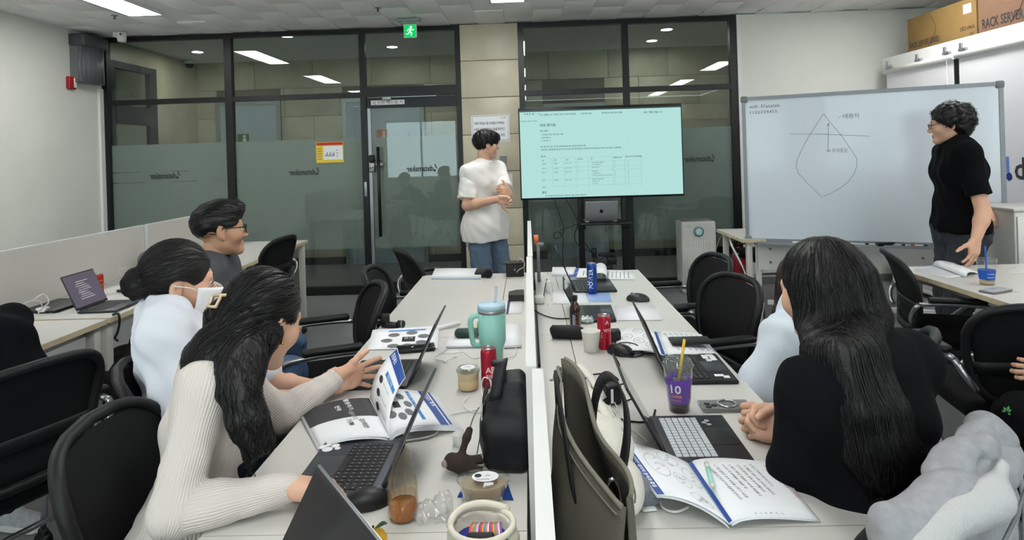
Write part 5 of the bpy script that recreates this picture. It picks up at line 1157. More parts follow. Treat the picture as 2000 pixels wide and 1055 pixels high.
sh = [sdf(P, .009, wrinkle(.004, 26, 13))] + [sleeve(J['s' + a], J['e' + a], .2, .80 if a == 'r' else .85, .072, .086, .008, 14 + i) for i, a in enumerate('rl')]
Dp.cloth('tee_shirt', sh, M_dtee); ring_tube('collar', nD + V3(.004, -.004, .020), (.05, -.05, 1), .070, .066, .008, M_dtee, Dp, (1, 0, 0))
Dp.cloth('jeans', trousers(J, .016, .078, .075, h=.010), mat('faded_blue_denim', (92, 112, 132), .85, var=.15, vscale=8)); Dp.shoes(M_white, M_white, {'l': (.8, -.6, 0), 'r': (.5, -.8, 0)})
cap = toworld(sdf([E((0, -.016, .036), (.094, .112, .096)), E((0, .06, .055), (.075, .055, .05), k=.04), E((0, .128, -.052), (.078, .080, .088), k=.012, op='-'), E((0, .05, -.15), (.13, .10, .10), k=.02, op='-'), E((.1, .016, -.04), (.04, .030, .04), k=.012, op='-'), E((-.1, .016, -.04), (.04, .030, .04), k=.012, op='-')], .0055, wrinkle(.0025, 100, 5)), Dp.hM)
hairpart(Dp, [cap], M_hair, [dict(flow=crown_flow(Dp.hM), n=442, length=.08, r=.0009, seg=7, seed=9, lift=.003)])
# =================================================================== man in black tee standing at the whiteboard
YE = 4.18; fE = Vector((-.93, .30, 0)); rE = rightof(fE); nE = AY(1868, 282, YE)
J = joints(neck=nE, sr=nE + rE * .195 + V3(0, 0, -.05), sl=nE - rE * .195 + V3(0, 0, -.05), el=AY(1921, 416, 3.90), wl=AY(1906, 468, 3.86), er=nE + V3(.16, .26, -.28), wr=AY(1943, 434, 4.33), hr=(2.80, 4.28, .90), hl=(2.80, 4.12, .90), kr=(2.78, 4.30, .48), kl=(2.74, 4.14, .48), ar=(2.80, 4.32, .09), al=(2.70, 4.20, .09))
hE = headframe(AY(1852, 243, YE), (-.88, .46, -.08))
Ep = Person('standing man in black tee with curly black hair and glasses by the whiteboard', J, hE, (2.78, 4.2, 0), fem=False, hs=1.0)
Ep.core(h=.010).head(h=.0045).hand('l', frame(J['wl'], (-.9, -.3, .25), (-.22, -.1, -.95)), h=.0035, curls=((12, 20, 15), (10, 15, 12), (10, 15, 12), (14, 18, 12)), spread=9).hand('r', frame(J['wr'], (.2, .5, .8), (-.5, -.7, -.3)), h=.004, curls=((50, 50, 30),) * 4).finish()
pl_, up_, la_, fw_ = torso_axes(J); M_etee = mat('black_tee', (10, 10, 13), .95, bump=.04, bscale=220, spec=.15)
P = torso_prims(J, .036, False, w=1.15) + [C(J['s' + a], sub(J['s' + a], J['e' + a], .45), .058, .062, k=.05) for a in 'lr'] + [C(pl_ - la_ * .08 + V3(0, 0, .03), pl_ + la_ * .08 + V3(0, 0, .03), .126, k=.06), PL((0, 0, .905), (0, 0, -1))]
Ep.cloth('tee_shirt', [sdf(P, .009, wrinkle(.004, 26, 23))] + [sleeve(J['s' + a], J['e' + a], .2, .72, .062, .072, .008, 24 + i) for i, a in enumerate('rl')], M_etee); ring_tube('collar', nE + V3(-.006, -.002, .020), (-.08, 0, 1), .068, .066, .008, M_etee, Ep, (1, 0, 0))
Ep.cloth('trousers', trousers(J, .016, .078, .07, h=.010), M_dtr); Ep.shoes(M_blackp, M_blackp, {'l': (-1, -.2, 0), 'r': (-1, .2, 0)})
rq = np.random.default_rng(3); P = [E((0, -.026, .044), (.100, .112, .094)), E((0, -.07, -.02), (.086, .066, .075), k=.04)]
for _ in range(110):
    d = rq.normal(size=3); d /= np.linalg.norm(d)
    if d[1] > .55 and d[2] < .45: continue
    if d[2] < -.75: continue
    P.append(E((d[0] * .098, -.03 + d[1] * .112, .03 + d[2] * .098), rq.uniform(.014, .024), k=.012))
P += [E((0, .128, -.052), (.080, .078, .094), k=.012, op='-'), E((0, .06, -.16), (.13, .11, .10), k=.02, op='-')]
hairpart(Ep, [toworld(sdf(P, .005), Ep.hM)], M_hair, [dict(flow=crown_flow(Ep.hM, dn=.5), n=442, length=.06, r=.0010, seg=8, seed=10, wave=1.2, lift=.004, jitter=.5)])
glasses(Ep, mat('dark_red_frame', (58, 24, 24), .35))
# =================================================================== woman with long straight hair (right, near, seen from behind)
fF = Vector((-.50, .86, 0)); rF = rightof(fF); nF = Vector((.765, 1.50, .985))
J = joints(neck=nF, sl=nF - rF * .175 + V3(0, 0, -.03), sr=nF + rF * .175 + V3(0, 0, -.03), el=AY(1562, 905, 1.47), wl=D(1478, 822, .775) + V3(.075, -.040, -.004), er=(.87, 1.78, .765), wr=D(1478, 822, .775) + V3(.08, .038, 0), hr=(.82, 1.50, .56), hl=(.69, 1.40, .56), kr=(.78, 1.95, .53), kl=(.62, 1.80, .53), ar=(.74, 1.98, .1), al=(.60, 1.85, .1))
hF = headframe(AY(1608, 566, 1.62), (-.46, .86, -.16))
Fp = Person('woman with very long straight black hair in a black blazer, hands clasped', J, hF, (.93, 1.5, 0), fem=True, hs=1.02)
hc = D(1478, 822, .775); cl_ = ((48, 62, 35), (50, 62, 35), (52, 62, 35), (54, 62, 35))
Fp.core(h=.010).head(h=.006)
yv, zv = V3(-.95, .25, .05), V3(0, -.80, .55); Fp.hand('l', frame(J['wl'] + V3(-.004, 0, 0), yv.cross(zv), yv), h=.0026, curls=cl_, spread=3, thumb=(.45, .85, -.25), tb=(.2, .3))
yv, zv = V3(-.95, -.25, .05), V3(0, .80, .55); Fp.hand('r', frame(J['wr'] + V3(-.004, 0, .004), yv.cross(zv), yv), h=.0026, curls=cl_, spread=3, thumb=(.45, .85, -.25), tb=(.2, .3))
Fp.finish()
M_blz = mat('black_blazer', (13, 14, 18), .95, bump=.06, bscale=200, spec=.15); pl_, up_, la_, fw_ = torso_axes(J)
P = torso_prims(J, .020, True, w=1.15) + [C(J['hl'] + V3(0, 0, .02), J['hr'] + V3(0, 0, .02), .150, k=.08), PL((0, 0, .50), (0, 0, -1))]
for a in 'lr': P += [E(J['s' + a] + V3(0, 0, -.02), .072, k=.03), C(J['s' + a], J['e' + a], .070, .066, k=.04), C(J['e' + a], sub(J['e' + a], J['w' + a], .86), .066, .050, k=.03)]
Fp.cloth('blazer', [sdf(P, .0075, wrinkle(.0045, 30, 31))], M_blz); Fp.cloth('trousers', trousers(J, h=.011), M_btr); Fp.shoes(M_blackp, M_blackp, {'l': (-.3, 1, 0), 'r': (-.3, 1, 0)})
hM = Fp.hM
def EW(M, c, r, k=.02, op='+'):
    sc = M.to_scale()[0]; R = np.array(M.to_3x3().normalized()); return E(M @ Vector(c), tuple(v * sc for v in r), R, k, op)
bk = -fF; x_ = rF
P = []; rq = np.random.default_rng(8)
for i, u in enumerate(np.linspace(-1, 1, 11)):
    th = u * 2.0; e = abs(u) ** 2; q = [hM @ V3(.078 * math.sin(th), -.020 - .088 * math.cos(th), .03), hM @ V3(.080 * math.sin(th), -.034 - .078 * math.cos(th), -.07), AY(1648 + 55 * u, 690, 1.375 + .06 * e), AY(1692 + 60 * u, 800, 1.335 + .05 * e), AY(1726 + 60 * u, 890, 1.32 + .04 * e), AY(1748 + 54 * u, 940 + rq.uniform(-25, 30), 1.315 + .03 * e)]
    rr = [.020, .026, .025, .019, .015, .006]; P += [C(q[j], q[j + 1], rr[j], rr[j + 1], k=.022) for j in range(5)]
P = [EW(hM, (0, -.014, .034), (.088, .104, .097)), EW(hM, (0, -.05, -.03), (.080, .060, .09), .05)] + P + [EW(hM, (0, .128, -.05), (.062, .072, .094), .02, '-')]
fall = sdf(P, .0065)
dnF = lambda p: np.tile(np.array((.12, -.06, -1.)), (len(p), 1))
hairpart(Fp, [fall], M_hair, [dict(flow=dnF, n=2210, length=.34, r=.0007, seg=13, seed=12, jitter=.05, where=lambda V: V[:, 2] < 1.16), dict(flow=crown_flow(hM, (0, -.02, .13), .8), n=714, length=.18, r=.0006, seg=10, seed=13, where=lambda V: V[:, 2] > 1.13), dict(flow=dnF, n=408, length=.14, r=.0009, seg=8, seed=14, jitter=.09, where=lambda V: V[:, 2] < .84)])
wt = sub(J['wl'], J['el'], .10); wdv = nrm3(J['el'] - J['wl']); Mw = frame(wt, wdv.cross(Vector((0, .3, 1))), wdv)
part('watch_strap', MB().tube([Mw @ V3(.030 * math.cos(a), 0, .026 * math.sin(a)) for a in np.linspace(0, 2 * PI, 20, endpoint=False)], .006, 6, closed=True), M_silver, Fp.t, True, 'silver link watch strap')
part('watch_case', MB().rbox((-.012, 0, .030), (.032, .036, .010), .005, M=Mw), M_blackp, Fp.t, True)
# =================================================================== woman in pale blue behind her
fG = Vector((-.75, .66, 0)); rG = rightof(fG); nG = Vector((.99, 2.25, 1.0))
J = joints(neck=nG, sl=AY(1530, 662, 2.12), sr=nG + rG * .17 + V3(0, 0, -.03), el=AY(1480, 762, 2.10), wl=(.96, 2.04, .70), er=(1.12, 2.45, .78), wr=(.98, 2.20, .70), hr=(1.10, 2.33, .56), hl=(1.03, 2.18, .56), kr=(.76, 2.58, .54), kl=(.68, 2.36, .54), ar=(.74, 2.6, .1), al=(.66, 2.4, .1))
hG = headframe(AY(1580, 562, 2.28), (.80, .56, -.06))
Gp = Person('woman in a pale blue shirt sitting behind the long haired woman', J, hG, (1.07, 2.25, 0), fem=True)
Gp.core(h=.012).head(h=.0055).hand('l', frame(J['wl'], (.5, .8, 0), (-.8, .5, -.1)), h=.004).hand('r', frame(J['wr'], (.5, .8, 0), (-.9, .3, -.1)), h=.004).finish()
P = torso_prims(J, .022, True, w=1.1) + [C(J['hl'], J['hr'], .14, k=.07), PL((0, 0, .50), (0, 0, -1))]
for a in 'lr': P += [C(J['s' + a], J['e' + a], .070, .066, k=.04), C(J['e' + a], sub(J['e' + a], J['w' + a], .8), .066, .050, k=.03)]
Gp.cloth('shirt', [sdf(P, .009, wrinkle(.006, 34, 41))], mat('pale_blue_cotton', (212, 222, 232), .85, bump=.06, bscale=200)); Gp.cloth('trousers', trousers(J, h=.012), M_btr); Gp.shoes(M_blackp, M_blackp, {'l': (-1, .3, 0), 'r': (-1, .3, 0)})
cap = toworld(sdf([E((0, -.018, .034), (.090, .108, .096)), E((0, .120, -.05), (.062, .076, .094), k=.02, op='-'), E((0, -.06, -.06), (.085, .06, .08), k=.05)], .0065), Gp.hM)
fall = sdf([C(Gp.hM @ V3(x, y, -.02), Gp.hM @ V3(x * 1.05, y - .01, -.12), .036, .034, k=.04) for x, y in ((-.07, -.02), (-.04, -.07), (0, -.085), (.045, -.07), (.07, -.02))] + [C(Gp.hM @ V3(x, y, -.12), Gp.hM @ V3(x * 1.05, y - .01, -.22), .034, .014, k=.04) for x, y in ((-.075, -.03), (-.04, -.08), (0, -.095), (.045, -.08), (.072, -.03))], .008)
hairpart(Gp, [cap, fall], M_hair2, [dict(flow=dnF, n=510, length=.18, r=.0008, seg=8, seed=15)])
# =================================================================== person in black at the left edge
fH = Vector((-.88, .47, 0)); rH = rightof(fH); nH = Vector((-2.20, 2.34, .93))
J = joints(neck=nH, sr=nH + rH * .20 + V3(0, 0, -.05), sl=nH - rH * .20 + V3(0, 0, -.05), er=(-2.22, 2.66, .77), wr=(-2.40, 2.74, .78), el=(-2.32, 2.14, .77), wl=(-2.36, 2.32, .78), hr=(-1.86, 2.36, .56), hl=(-1.92, 2.22, .56), kr=(-2.22, 2.64, .53), kl=(-2.30, 2.40, .53), ar=(-2.20, 2.60, .11), al=(-2.34, 2.44, .11))
Hp = Person('person in a black jacket and black trousers seated at the wall desk', J, headframe(nH + V3(-.07, .04, .16), (-.88, .47, -.1)), (-1.9, 2.3, 0), fem=False)
Hp.core(h=.012).head(h=.006).hand('r', frame(J['wr'], (.5, .8, 0), (-.9, .3, -.1)), h=.004, curls=((30, 30, 20),) * 4).hand('l', frame(J['wl'], (.5, .8, 0), (-.9, .4, -.1)), h=.004, curls=((30, 30, 20),) * 4).finish()
M_bjk = mat('navy_black_jacket', (11, 12, 17), .95, bump=.08, bscale=160, spec=.15)
P = torso_prims(J, .016, False, w=1.02) + [C(J['hl'], J['hr'], .13, k=.07)]
for a in 'lr': P += [C(J['s' + a], J['e' + a], .062, .058, k=.04), C(J['e' + a], sub(J['e' + a], J['w' + a], .93), .064, .045, k=.03)]
Hp.cloth('jacket', [sdf(P, .009, wrinkle(.005, 30, 51))], M_bjk); Hp.cloth('trousers', trousers(J, h=.010), M_btr)
cap = toworld(sdf([E((0, -.016, .036), (.09, .108, .094)), E((0, .125, -.045), (.078, .084, .090), k=.012, op='-'), E((0, .05, -.15), (.13, .10, .10), k=.02, op='-')], .0065), Hp.hM); hairpart(Hp, [cap], M_hair, [dict(flow=crown_flow(Hp.hM), n=255, length=.07, r=.0009, seg=6, seed=19)])
Hp.shoes(mat('light_grey_mesh_shoe', (176, 178, 182), .7, var=.2, vscale=40), M_white, {'l': (.3, .9, 0), 'r': (.95, -.2, 0)})
# =================================================================== person at the right edge
J = joints(neck=(2.42, 2.02, 1.03), sr=(2.36, 2.22, .98), sl=(2.46, 1.82, .98), er=(2.12, 2.24, .76), wr=AY(2070, 722, 2.24), el=(2.20, 1.86, .74), wl=(1.98, 1.98, .66), hr=(2.44, 2.12, .55), hl=(2.50, 1.94, .55), kr=D(1985, 830, .52) + V3(.06, .03, 0), kl=(2.02, 1.86, .53), ar=D(1962, 945, .11), al=(2.0, 1.98, .11))
Ip = Person('person in black with leaf print trousers and black platform sneakers at the right', J, headframe((2.36, 2.03, 1.19), (-.98, .1, -.1)), (2.45, 2.05, 0), fem=True)
Ip.core(h=.012).head(h=.006).hand('r', frame(J['wr'], (0, .2, .9), (-.9, .2, -.4)), h=.0035, curls=((40, 40, 25),) * 4).hand('l', frame(J['wl'], (0, .9, 0), (-.9, 0, -.2)), h=.004).finish()
P = torso_prims(J, .022, True, w=1.1) + [C(J['hl'], J['hr'], .13, k=.07)]
for a in 'lr': P += [C(J['s' + a], J['e' + a], .066, .060, k=.04), C(J['e' + a], sub(J['e' + a], J['w' + a], .9), .060, .046, k=.03)]
Ip.cloth('top', [sdf(P, .009, wrinkle(.004, 30, 61))], M_bjk)
an = sub(J['kr'], J['ar'], .80); Ip.cloth('trousers', trousers(J, .02, .080, .070, h=.009, cut=((0, 0, .20), (0, 0, -1))), M_btr)
Ip.cloth('socks', [sdf([C(J['a' + a] + V3(0, 0, .045), J['a' + a] + V3(0, 0, -.02), .043, .045)], .006) for a in 'lr'], M_blackm); Ip.shoes(M_blackp, M_blackp, {'l': (-.9, .4, 0), 'r': (-.6, .8, 0)})
cap = toworld(sdf([E((0, -.016, .036), (.09, .108, .094)), E((0, .125, -.045), (.07, .084, .090), k=.012, op='-'), E((0, -.06, -.08), (.08, .05, .1), k=.04)], .0065), Ip.hM); hairpart(Ip, [cap], M_hair, [dict(flow=crown_flow(Ip.hM), n=204, length=.07, r=.0009, seg=6, seed=20)])
lf = MB()
pc = AY(1966, 806, J['kr'].y - .12)
for a, l in ((1.2, .020), (2.0, .017), (.5, .015), (2.7, .013), (-.5, .012)):
    q = pc + V3(math.cos(a) * .004, -.0, math.sin(a) * .004); d = V3(math.cos(a), 0, math.sin(a)); n = V3(-d.z, 0, d.x); lf.add([q, q + d * l * .5 + n * l * .28, q + d * l, q + d * l * .5 - n * l * .28], [(0, 1, 2, 3)])
part('leaf_print', lf, mat('leaf_green', (70, 140, 80), .7), Ip.t, True)
# ------------------------------------------------------------------ paper things
def bil(c00, c10, c11, c01, hump=None, zoff=0.0):
    c = [Vector(p) for p in (c00, c10, c11, c01)]
    def S(u, v):
        p = (c[0] * (1 - u) + c[1] * u) * (1 - v) + (c[3] * (1 - u) + c[2] * u) * v
        return p + Vector((0, 0, (hump(u, v) if hump else 0) + zoff))
    return S
def psheet(S, nu, nv, th):
    c = S(.5, .5); n = (S(.53, .5) - c).cross(S(.5, .53) - c)
    return MB().sheet(S if n.z > 0 else (lambda u, v: S(u, 1 - v)), nu, nv, th=th)
PAGES = {}
class Page:
    """prints on a curved sheet; u,v in 0..1"""
    def __init__(s, S): s.S = S; s.mb = MB(); s.mats = []; c = S(.5, .5); n = (S(.52, .5) - c).cross(S(.5, .52) - c); s.sg = 1 if n.z > 0 else -1
    def on(s, u, v, off=.0008):
        e = .01; p = s.S(u, v); n = (s.S(u + e, v) - s.S(u - e, v)).cross(s.S(u, v + e) - s.S(u, v - e)) * s.sg; return p + n.normalized() * off
    def use(s, m):
        if m not in s.mats: s.mats.append(m)
        s.mb.m = s.mats.index(m)
    def rect(s, u0, v0, u1, v1, m, n=8, off=.0007):
        s.use(m); k = max(1, int(n * abs(u1 - u0)) + 1); l = max(1, int(n * abs(v1 - v0)) + 1)
        vs = [s.on(u0 + (u1 - u0) * i / k, v0 + (v1 - v0) * j / l, off) for i in range(k + 1) for j in range(l + 1)]; s.mb.add(vs, [(i * (l + 1) + j, (i + 1) * (l + 1) + j, (i + 1) * (l + 1) + j + 1, i * (l + 1) + j + 1) for i in range(k) for j in range(l)])
    def disc(s, u, v, ru, rv, m, n=20, off=.0009):
        s.use(m); s.mb.add([s.on(u, v, off)] + [s.on(u + ru * math.cos(2 * PI * k / n), v + rv * math.sin(2 * PI * k / n), off) for k in range(n)], [(0, 1 + k, 1 + (k + 1) % n) for k in range(n)])
    def ring(s, u, v, ru, rv, m, t=.12, n=24, off=.0009):
        s.use(m); vs = []
        for k in range(n): c, d = math.cos(2 * PI * k / n), math.sin(2 * PI * k / n); vs += [s.on(u + ru * c, v + rv * d, off), s.on(u + ru * (1 - t) * c, v + rv * (1 - t) * d, off)]
        s.mb.add(vs, [(2 * k, 2 * k + 1, 2 * ((k + 1) % n) + 1, 2 * ((k + 1) % n)) for k in range(n)])
    def txt(s, t, u, v, du, dv, m, off=.0011, bold=False):
        """lettering from (u,v); du = (u,v) step of one em along the line, dv = step of one em up"""
        s.use(m); vs, fs, w = textmesh(t, bold); s.mb.add([s.on(u + x * du[0] + y * dv[0], v + x * du[1] + y * dv[1], off) for x, y, _ in vs], fs); return w
    def done(s, parent, name='print'): return part(name, s.mb, s.mats, PAGES.get(s.S, parent), True) if s.mats else None
def hump_spine(h, at=0.0, w=.25): return lambda u, v: h * (math.exp(-((u - at) / w) ** 2) - .25 * math.exp(-((u - at) / (w * .22)) ** 2) * 2.2)
def cl(u): return min(1.0, max(0.0, u))
def sp(u, p=1.0): return max(0.0, math.sin(PI * cl(u))) ** p
# ---- open booklet in front of the woman with clasped hands
bf = thing('booklet', 'open slide booklet beside the grey pouch, blue bar and bubble diagrams', 'booklet', D(1345, 930), 0)
S1 = bil(D(1207, 862, .792), D(1345, 905, .760), D(1425, 1024, .742), D(1283, 968, .775), lambda u, v: .016 * sp(u, .8) * (.6 + .4 * v))
S2 = bil(D(1345, 905, .760), D(1508, 903, .738), D(1602, 1016, .733), D(1425, 1024, .742), lambda u, v: .012 * sp(cl(u) ** .6))
for S in (S1, S2): PAGES.__setitem__(S, part('page', psheet(S, 14, 6, .0012), M_paper, bf, True))
part('page', psheet(lambda u, v: S1(u, v) - Vector((0, 0, .004 + .004 * u)), 12, 4, .0015), M_paper, bf, True); part('page', psheet(lambda u, v: S2(u, v) - Vector((0, 0, .0022)) + Vector((.004 * (1 - u), -.003, 0)), 12, 4, .0005), M_paper, bf, True)
g = Page(S1); g.rect(.012, .01, .12, .99, M_blue); g.txt('효과적인 데이터 분석과 활용', .035, .26, (-.0, .052), (.070, 0), M_paper, bold=True); g.txt('데이터랩', .07, .03, (0, .03), (.035, 0), M_paper)
for u, v, ru, rv in ((.62, .17, .14, .12), (.36, .40, .15, .22), (.62, .58, .11, .13), (.84, .40, .11, .17), (.72, .86, .15, .09)):
    g.ring(u, v, ru, rv, M_lgrey, .05)
    for k in range(3): g.txt(('데이터', '분석 AI', '수집')[k], u - ru * .55 + .04 * k, v + rv * (.5 - .55 * k), (.028, -.018), (.018, .026), M_greyink)
for u, v in ((.60, .30), (.44, .38), (.58, .55), (.78, .83)): g.ring(u, v, .036, .03, M_greyink, .16); g.txt('핵심', u - .02, v + .01, (.022, -.01), (.01, .02), M_redink)
g.done(bf); g = Page(S2); g.rect(.0, .0, .035, .99, M_blue)
for k in range(9):
    u = .14 + .088 * k; g.txt(('1. 다음 자료를 참고하여 아래 물음에 답하시오', '2. 가장 알맞은 분석 방법을 고르고 이유를', '    쓰시오 (각 항목별로 서술할 것)', '3. 평가 기준은 팀별로 다르게 적용될 수', '    있으며 결과는 발표 후 공개됩니다', '4. 제출은 종료 10분 전까지 완료한다', '5. 참고: 부록의 데이터 표 2-1', '', '※ 유의사항: 팀별 제출 자료를 확인하세요')[k], u, .10 + .04 * (k % 2), (0.006, .034), (.040, 0), M_redink if k == 8 else M_ink)
g.txt('2 . 1 . 5 . R . C . L', .30, .965, (.045, .0), (0, -.04), M_greyink); g.done(bf)
# ---- open booklet held by the cream knit woman
ba = thing('booklet', 'open booklet with a black title block, page held by the cream knit woman', 'booklet', D(745, 840), 0)
sp0, sp1 = D(722, 778, .748), D(762, 856, .742)
SL = bil(D(588, 806, .74), sp0, sp1, D(624, 874, .736), lambda u, v: .014 * sp(u, .7))
SR = bil(sp0, D(838, 766, .744), D(886, 832, .74), sp1, lambda u, v: .022 * sp(cl(u) ** .55))
top0, top1 = AY(776, 680, 2.08), AY(792, 738, 1.93)
def SH(u, v):
    b = sp0 * (1 - v) + sp1 * v; e = top0 * (1 - v) + top1 * v; m = (b + e) / 2 + Vector((-.035, -.01, .012)); return b * (1 - u) ** 2 + m * 2 * u * (1 - u) + e * u * u
for S in (SL, SR): PAGES.__setitem__(S, part('page', psheet(S, 14, 6, .0015), M_paper, ba, True))
PAGES.__setitem__(SH, part('page', psheet(SH, 14, 6, .0006), M_paper, ba, True))
for k in range(3): part('page', psheet(lambda u, v: SR(u, v) + Vector((.010 * (k + 1) * u, -.004 * (k + 1), -.003 * (k + 1))), 12, 4, .001), M_paper, ba, True)
part('page', psheet(lambda u, v: SL(u, v) + Vector((-.004, -.006, -.003)), 12, 4, .001), M_paper, ba, True)
g = Page(SL); g.rect(.005, .01, .985, .50, mat('dark_grey_print', (58, 58, 62), .55)); g.txt('활용하기', .60, .02, (.004, .085), (.085, -.01), M_paper, bold=True); g.txt('전략', .44, .16, (.004, .08), (.08, -.01), M_paper, bold=True); g.txt('데이터', .58, .36, (.01, .085), (.085, -.01), M_lgrey, bold=True); g.txt('기획', .50, .56, (.01, .085), (.085, -.01), M_ink, bold=True); g.txt('강의안', .68, .58, (.01, .085), (.085, -.01), M_ink, bold=True); g.done(ba)
g = Page(SR); g.rect(.80, .01, .93, .99, M_blue); g.rect(.955, .02, .995, .97, M_blue); g.rect(.56, .06, .62, .86, M_cyan); g.txt('프로세스 체계', .84, .04, (.006, .075), (.085, -.01), M_paper, bold=True); g.txt('단계별 핵심 역량', .575, .12, (.0, .06), (.05, 0), M_paper)
for k in range(8): a = k * PI / 4; g.disc(.29 + .19 * math.cos(a), .45 + .30 * math.sin(a), .062, .085, M_greyink)
g.rect(.235, .37, .345, .53, M_ink); g.done(ba)
g = Page(SH); g.rect(.82, .02, .99, .98, M_blue); g.rect(.62, .32, .70, .92, M_cyan); g.txt('프로세스', .86, .06, (.0, .09), (.10, 0), M_paper, bold=True); g.txt('핵심 역량', .64, .42, (0, .085), (.06, 0), M_paper)
for k in range(3): g.disc(.50 - .19 * k, .26 + .08 * k, .055, .085, M_ink, off=.0012); g.txt('데이터 분석과 활용', .50 - .19 * k, .40 + .03 * k, (0, .045), (.03, 0), M_ink)
for k in range(4): g.txt('현장에서 필요한 자료를 수집', .20 - .035 * k, .38, (0, .04), (.026, 0), M_greyink)
g.done(ba)
# ---- handout with ellipses by the far laptop
bc = thing('booklet', 'landscape handout with grey ellipses beside the phone', 'booklet', D(790, 665), 0)
S = bil(D(727, 648, .742), D(858, 640, .742), D(855, 681, .732), D(717, 684, .732), lambda u, v: .002); PAGES.__setitem__(S, part('page', psheet(S, 6, 5, .001), M_paper, bc, True))
part('rolled_edge', MB().tube([D(728, 648, .742), D(858, 640, .742), D(897, 631, .742)], .008, 10), M_paper, bc, True)
g = Page(S); g.rect(.25, .05, .8, .11, M_cyan)
for u, v in ((.34, .30), (.60, .22), (.78, .42), (.25, .58), (.76, .72), (.36, .86), (.56, .86)): g.disc(u, v, .085, .10, M_greyink)
g.rect(.47, .42, .66, .66, M_ink); g.txt('팀업 구축', .50, .53, (.032, -.004), (0, -.11), M_paper); g.done(bc)
# ---- paper stacks
def papers(label, c, hgt, mat_=None, group=None, edge=None, name='paper_stack', cat='papers', n=3):
    t = thing(name, label, cat, (c[0] + c[2]) / 2, 0, group); z = .7305
    for k in range(n):
        dz = hgt / n; o = [Vector((random.uniform(-.003, .003), random.uniform(-.003, .003), z - .73 + dz * (k + 1))) for _ in range(1)][0]
        part('sheet_block', psheet(bil(*[p + o for p in c]), 1, 1, dz * .92), edge[k % len(edge)] if edge else (mat_ or M_paper), t, True)
    return t
pst = papers('thick stack of white booklets by the microphone at the desk end', (D(850, 530), D(938, 530), D(940, 546), D(843, 546)), .02, edge=[mat('pale_blue_cover', (178, 196, 222), .5), M_paper, M_paper], n=3)
papers('thin handout with a dark stripe beyond the mint tumbler', (D(955, 588), D(1022, 586), D(1020, 613), D(950, 615)), .003, n=1)
q = MB(); q.sheet(bil(D(992, 587, .7338), D(997, 587, .7338), D(993, 613, .7338), D(988, 613, .7338)), 1, 1); single('spine_tab', q, mat('navy_stripe', (50, 50, 90), .5), 'dark navy index strip on the thin handout', 'strip', D(992, 600, .7338))
papers('white notebook under the green glasses case', (D(880, 660), D(945, 659), D(948, 680), D(873, 681)), .012, edge=[mat('lilac_cover', (190, 186, 220), .5), M_paper], n=2)
papers('white notepad with loose sheets between tumbler and divider', (D(984, 638), D(1016, 638), D(1018, 680), D(985, 682)), .012, edge=[mat('violet_cover', (150, 140, 190), .5), M_paper, M_paper], n=3)
papers('blank white sheets under the laptop screen edge', (D(1200, 598), D(1276, 598), D(1293, 626), D(1206, 627)), .004, n=2)
papers('crumpled white sheets by the charging cables', (D(1080, 566), D(1140, 568), D(1150, 594), D(1078, 594)), .003, n=1)
papers('white booklets lying behind the dark laptop lid', (D(1080, 526), D(1125, 526), D(1120, 540), D(1078, 540)), .014, n=3)
papers('blue leaflet under the oval food tub', (D(905, 948), D(990, 943), D(1002, 978), D(893, 972)), .002, edge=[M_blue], n=1)
papers('blue and white leaflet under the blue can', (D(1135, 570), D(1190, 572), D(1195, 590), D(1130, 590)), .002, edge=[mat('leaflet_pale_blue', (150, 175, 225), .5)], n=1)
# ---- right row booklets
b3 = thing('booklet', 'open booklet with hand drawn circles under the phone', 'booklet', D(1300, 675), 0)
S1 = bil(D(1206, 648, .742), D(1285, 650, .742), D(1303, 696, .742), D(1200, 690, .736), lambda u, v: .018 * math.sin(PI * u)); S2 = bil(D(1285, 650, .742), D(1370, 653, .735), D(1402, 694, .735), D(1303, 696, .742), lambda u, v: .008 * sp(cl(u) ** .6))
for S in (S1, S2): PAGES.__setitem__(S, part('page', psheet(S, 10, 4, .003), M_paper, b3, True))
g = Page(S1)
for u, v in ((.5, .15), (.25, .4), (.72, .38), (.5, .6), (.2, .72), (.75, .75)): g.ring(u, v, .12, .12, M_greyink, .08); g.txt('정리', u - .06, v + .03, (.05, 0), (0, -.08), M_greyink)
g.rect(.90, .0, .97, .99, M_blue); g.done(b3); g = Page(S2)
for k in range(7): g.txt('다음 자료를 읽고 답하시오 서술', .10 + .12 * k, .08, (.012, .06), (.06, -.01), M_greyink)
g.done(b3)
b4 = thing('booklet', 'curled open booklet at the far desk end before the television', 'booklet', D(1150, 535), 0)
S1 = bil(D(1110, 542, .735), D(1118, 524, .735), D(1170, 524, .75), D(1172, 542, .75), lambda u, v: .035 * max(0, v - .55)); PAGES.__setitem__(S1, part('page', psheet(S1, 6, 10, .002), M_paper, b4, True)); g = Page(S1); g.rect(.02, .02, .98, .26, M_blue); g.txt('분석 체계', .3, .05, (.06, .04), (0, .1), M_paper)
for v in (.45, .55): g.rect(.2, v, .7, v + .03, M_greyink)
g.done(b4)
rl = MB(); rl.sheet(lambda u, v: D(1168 + 10 * u, 524 + 20 * v, .755) + Vector((.024 * math.cos(PI * (1.1 - 1.3 * u)), 0, .024 * math.sin(PI * (1.1 - 1.3 * u)) + .008)), 12, 2, th=.002); part('curled_page', rl, M_paper, b4, True)
S2 = bil(D(1176, 545, .734), D(1180, 527, .734), D(1236, 528, .733), D(1240, 546, .733)); PAGES.__setitem__(S2, part('page', psheet(S2, 2, 2, .001), M_paper, b4, True)); g = Page(S2)
for k in range(6): g.rect(.1, .15 + .13 * k, .85 - .1 * (k % 2), .19 + .13 * k, M_lgrey)
g.done(b4)
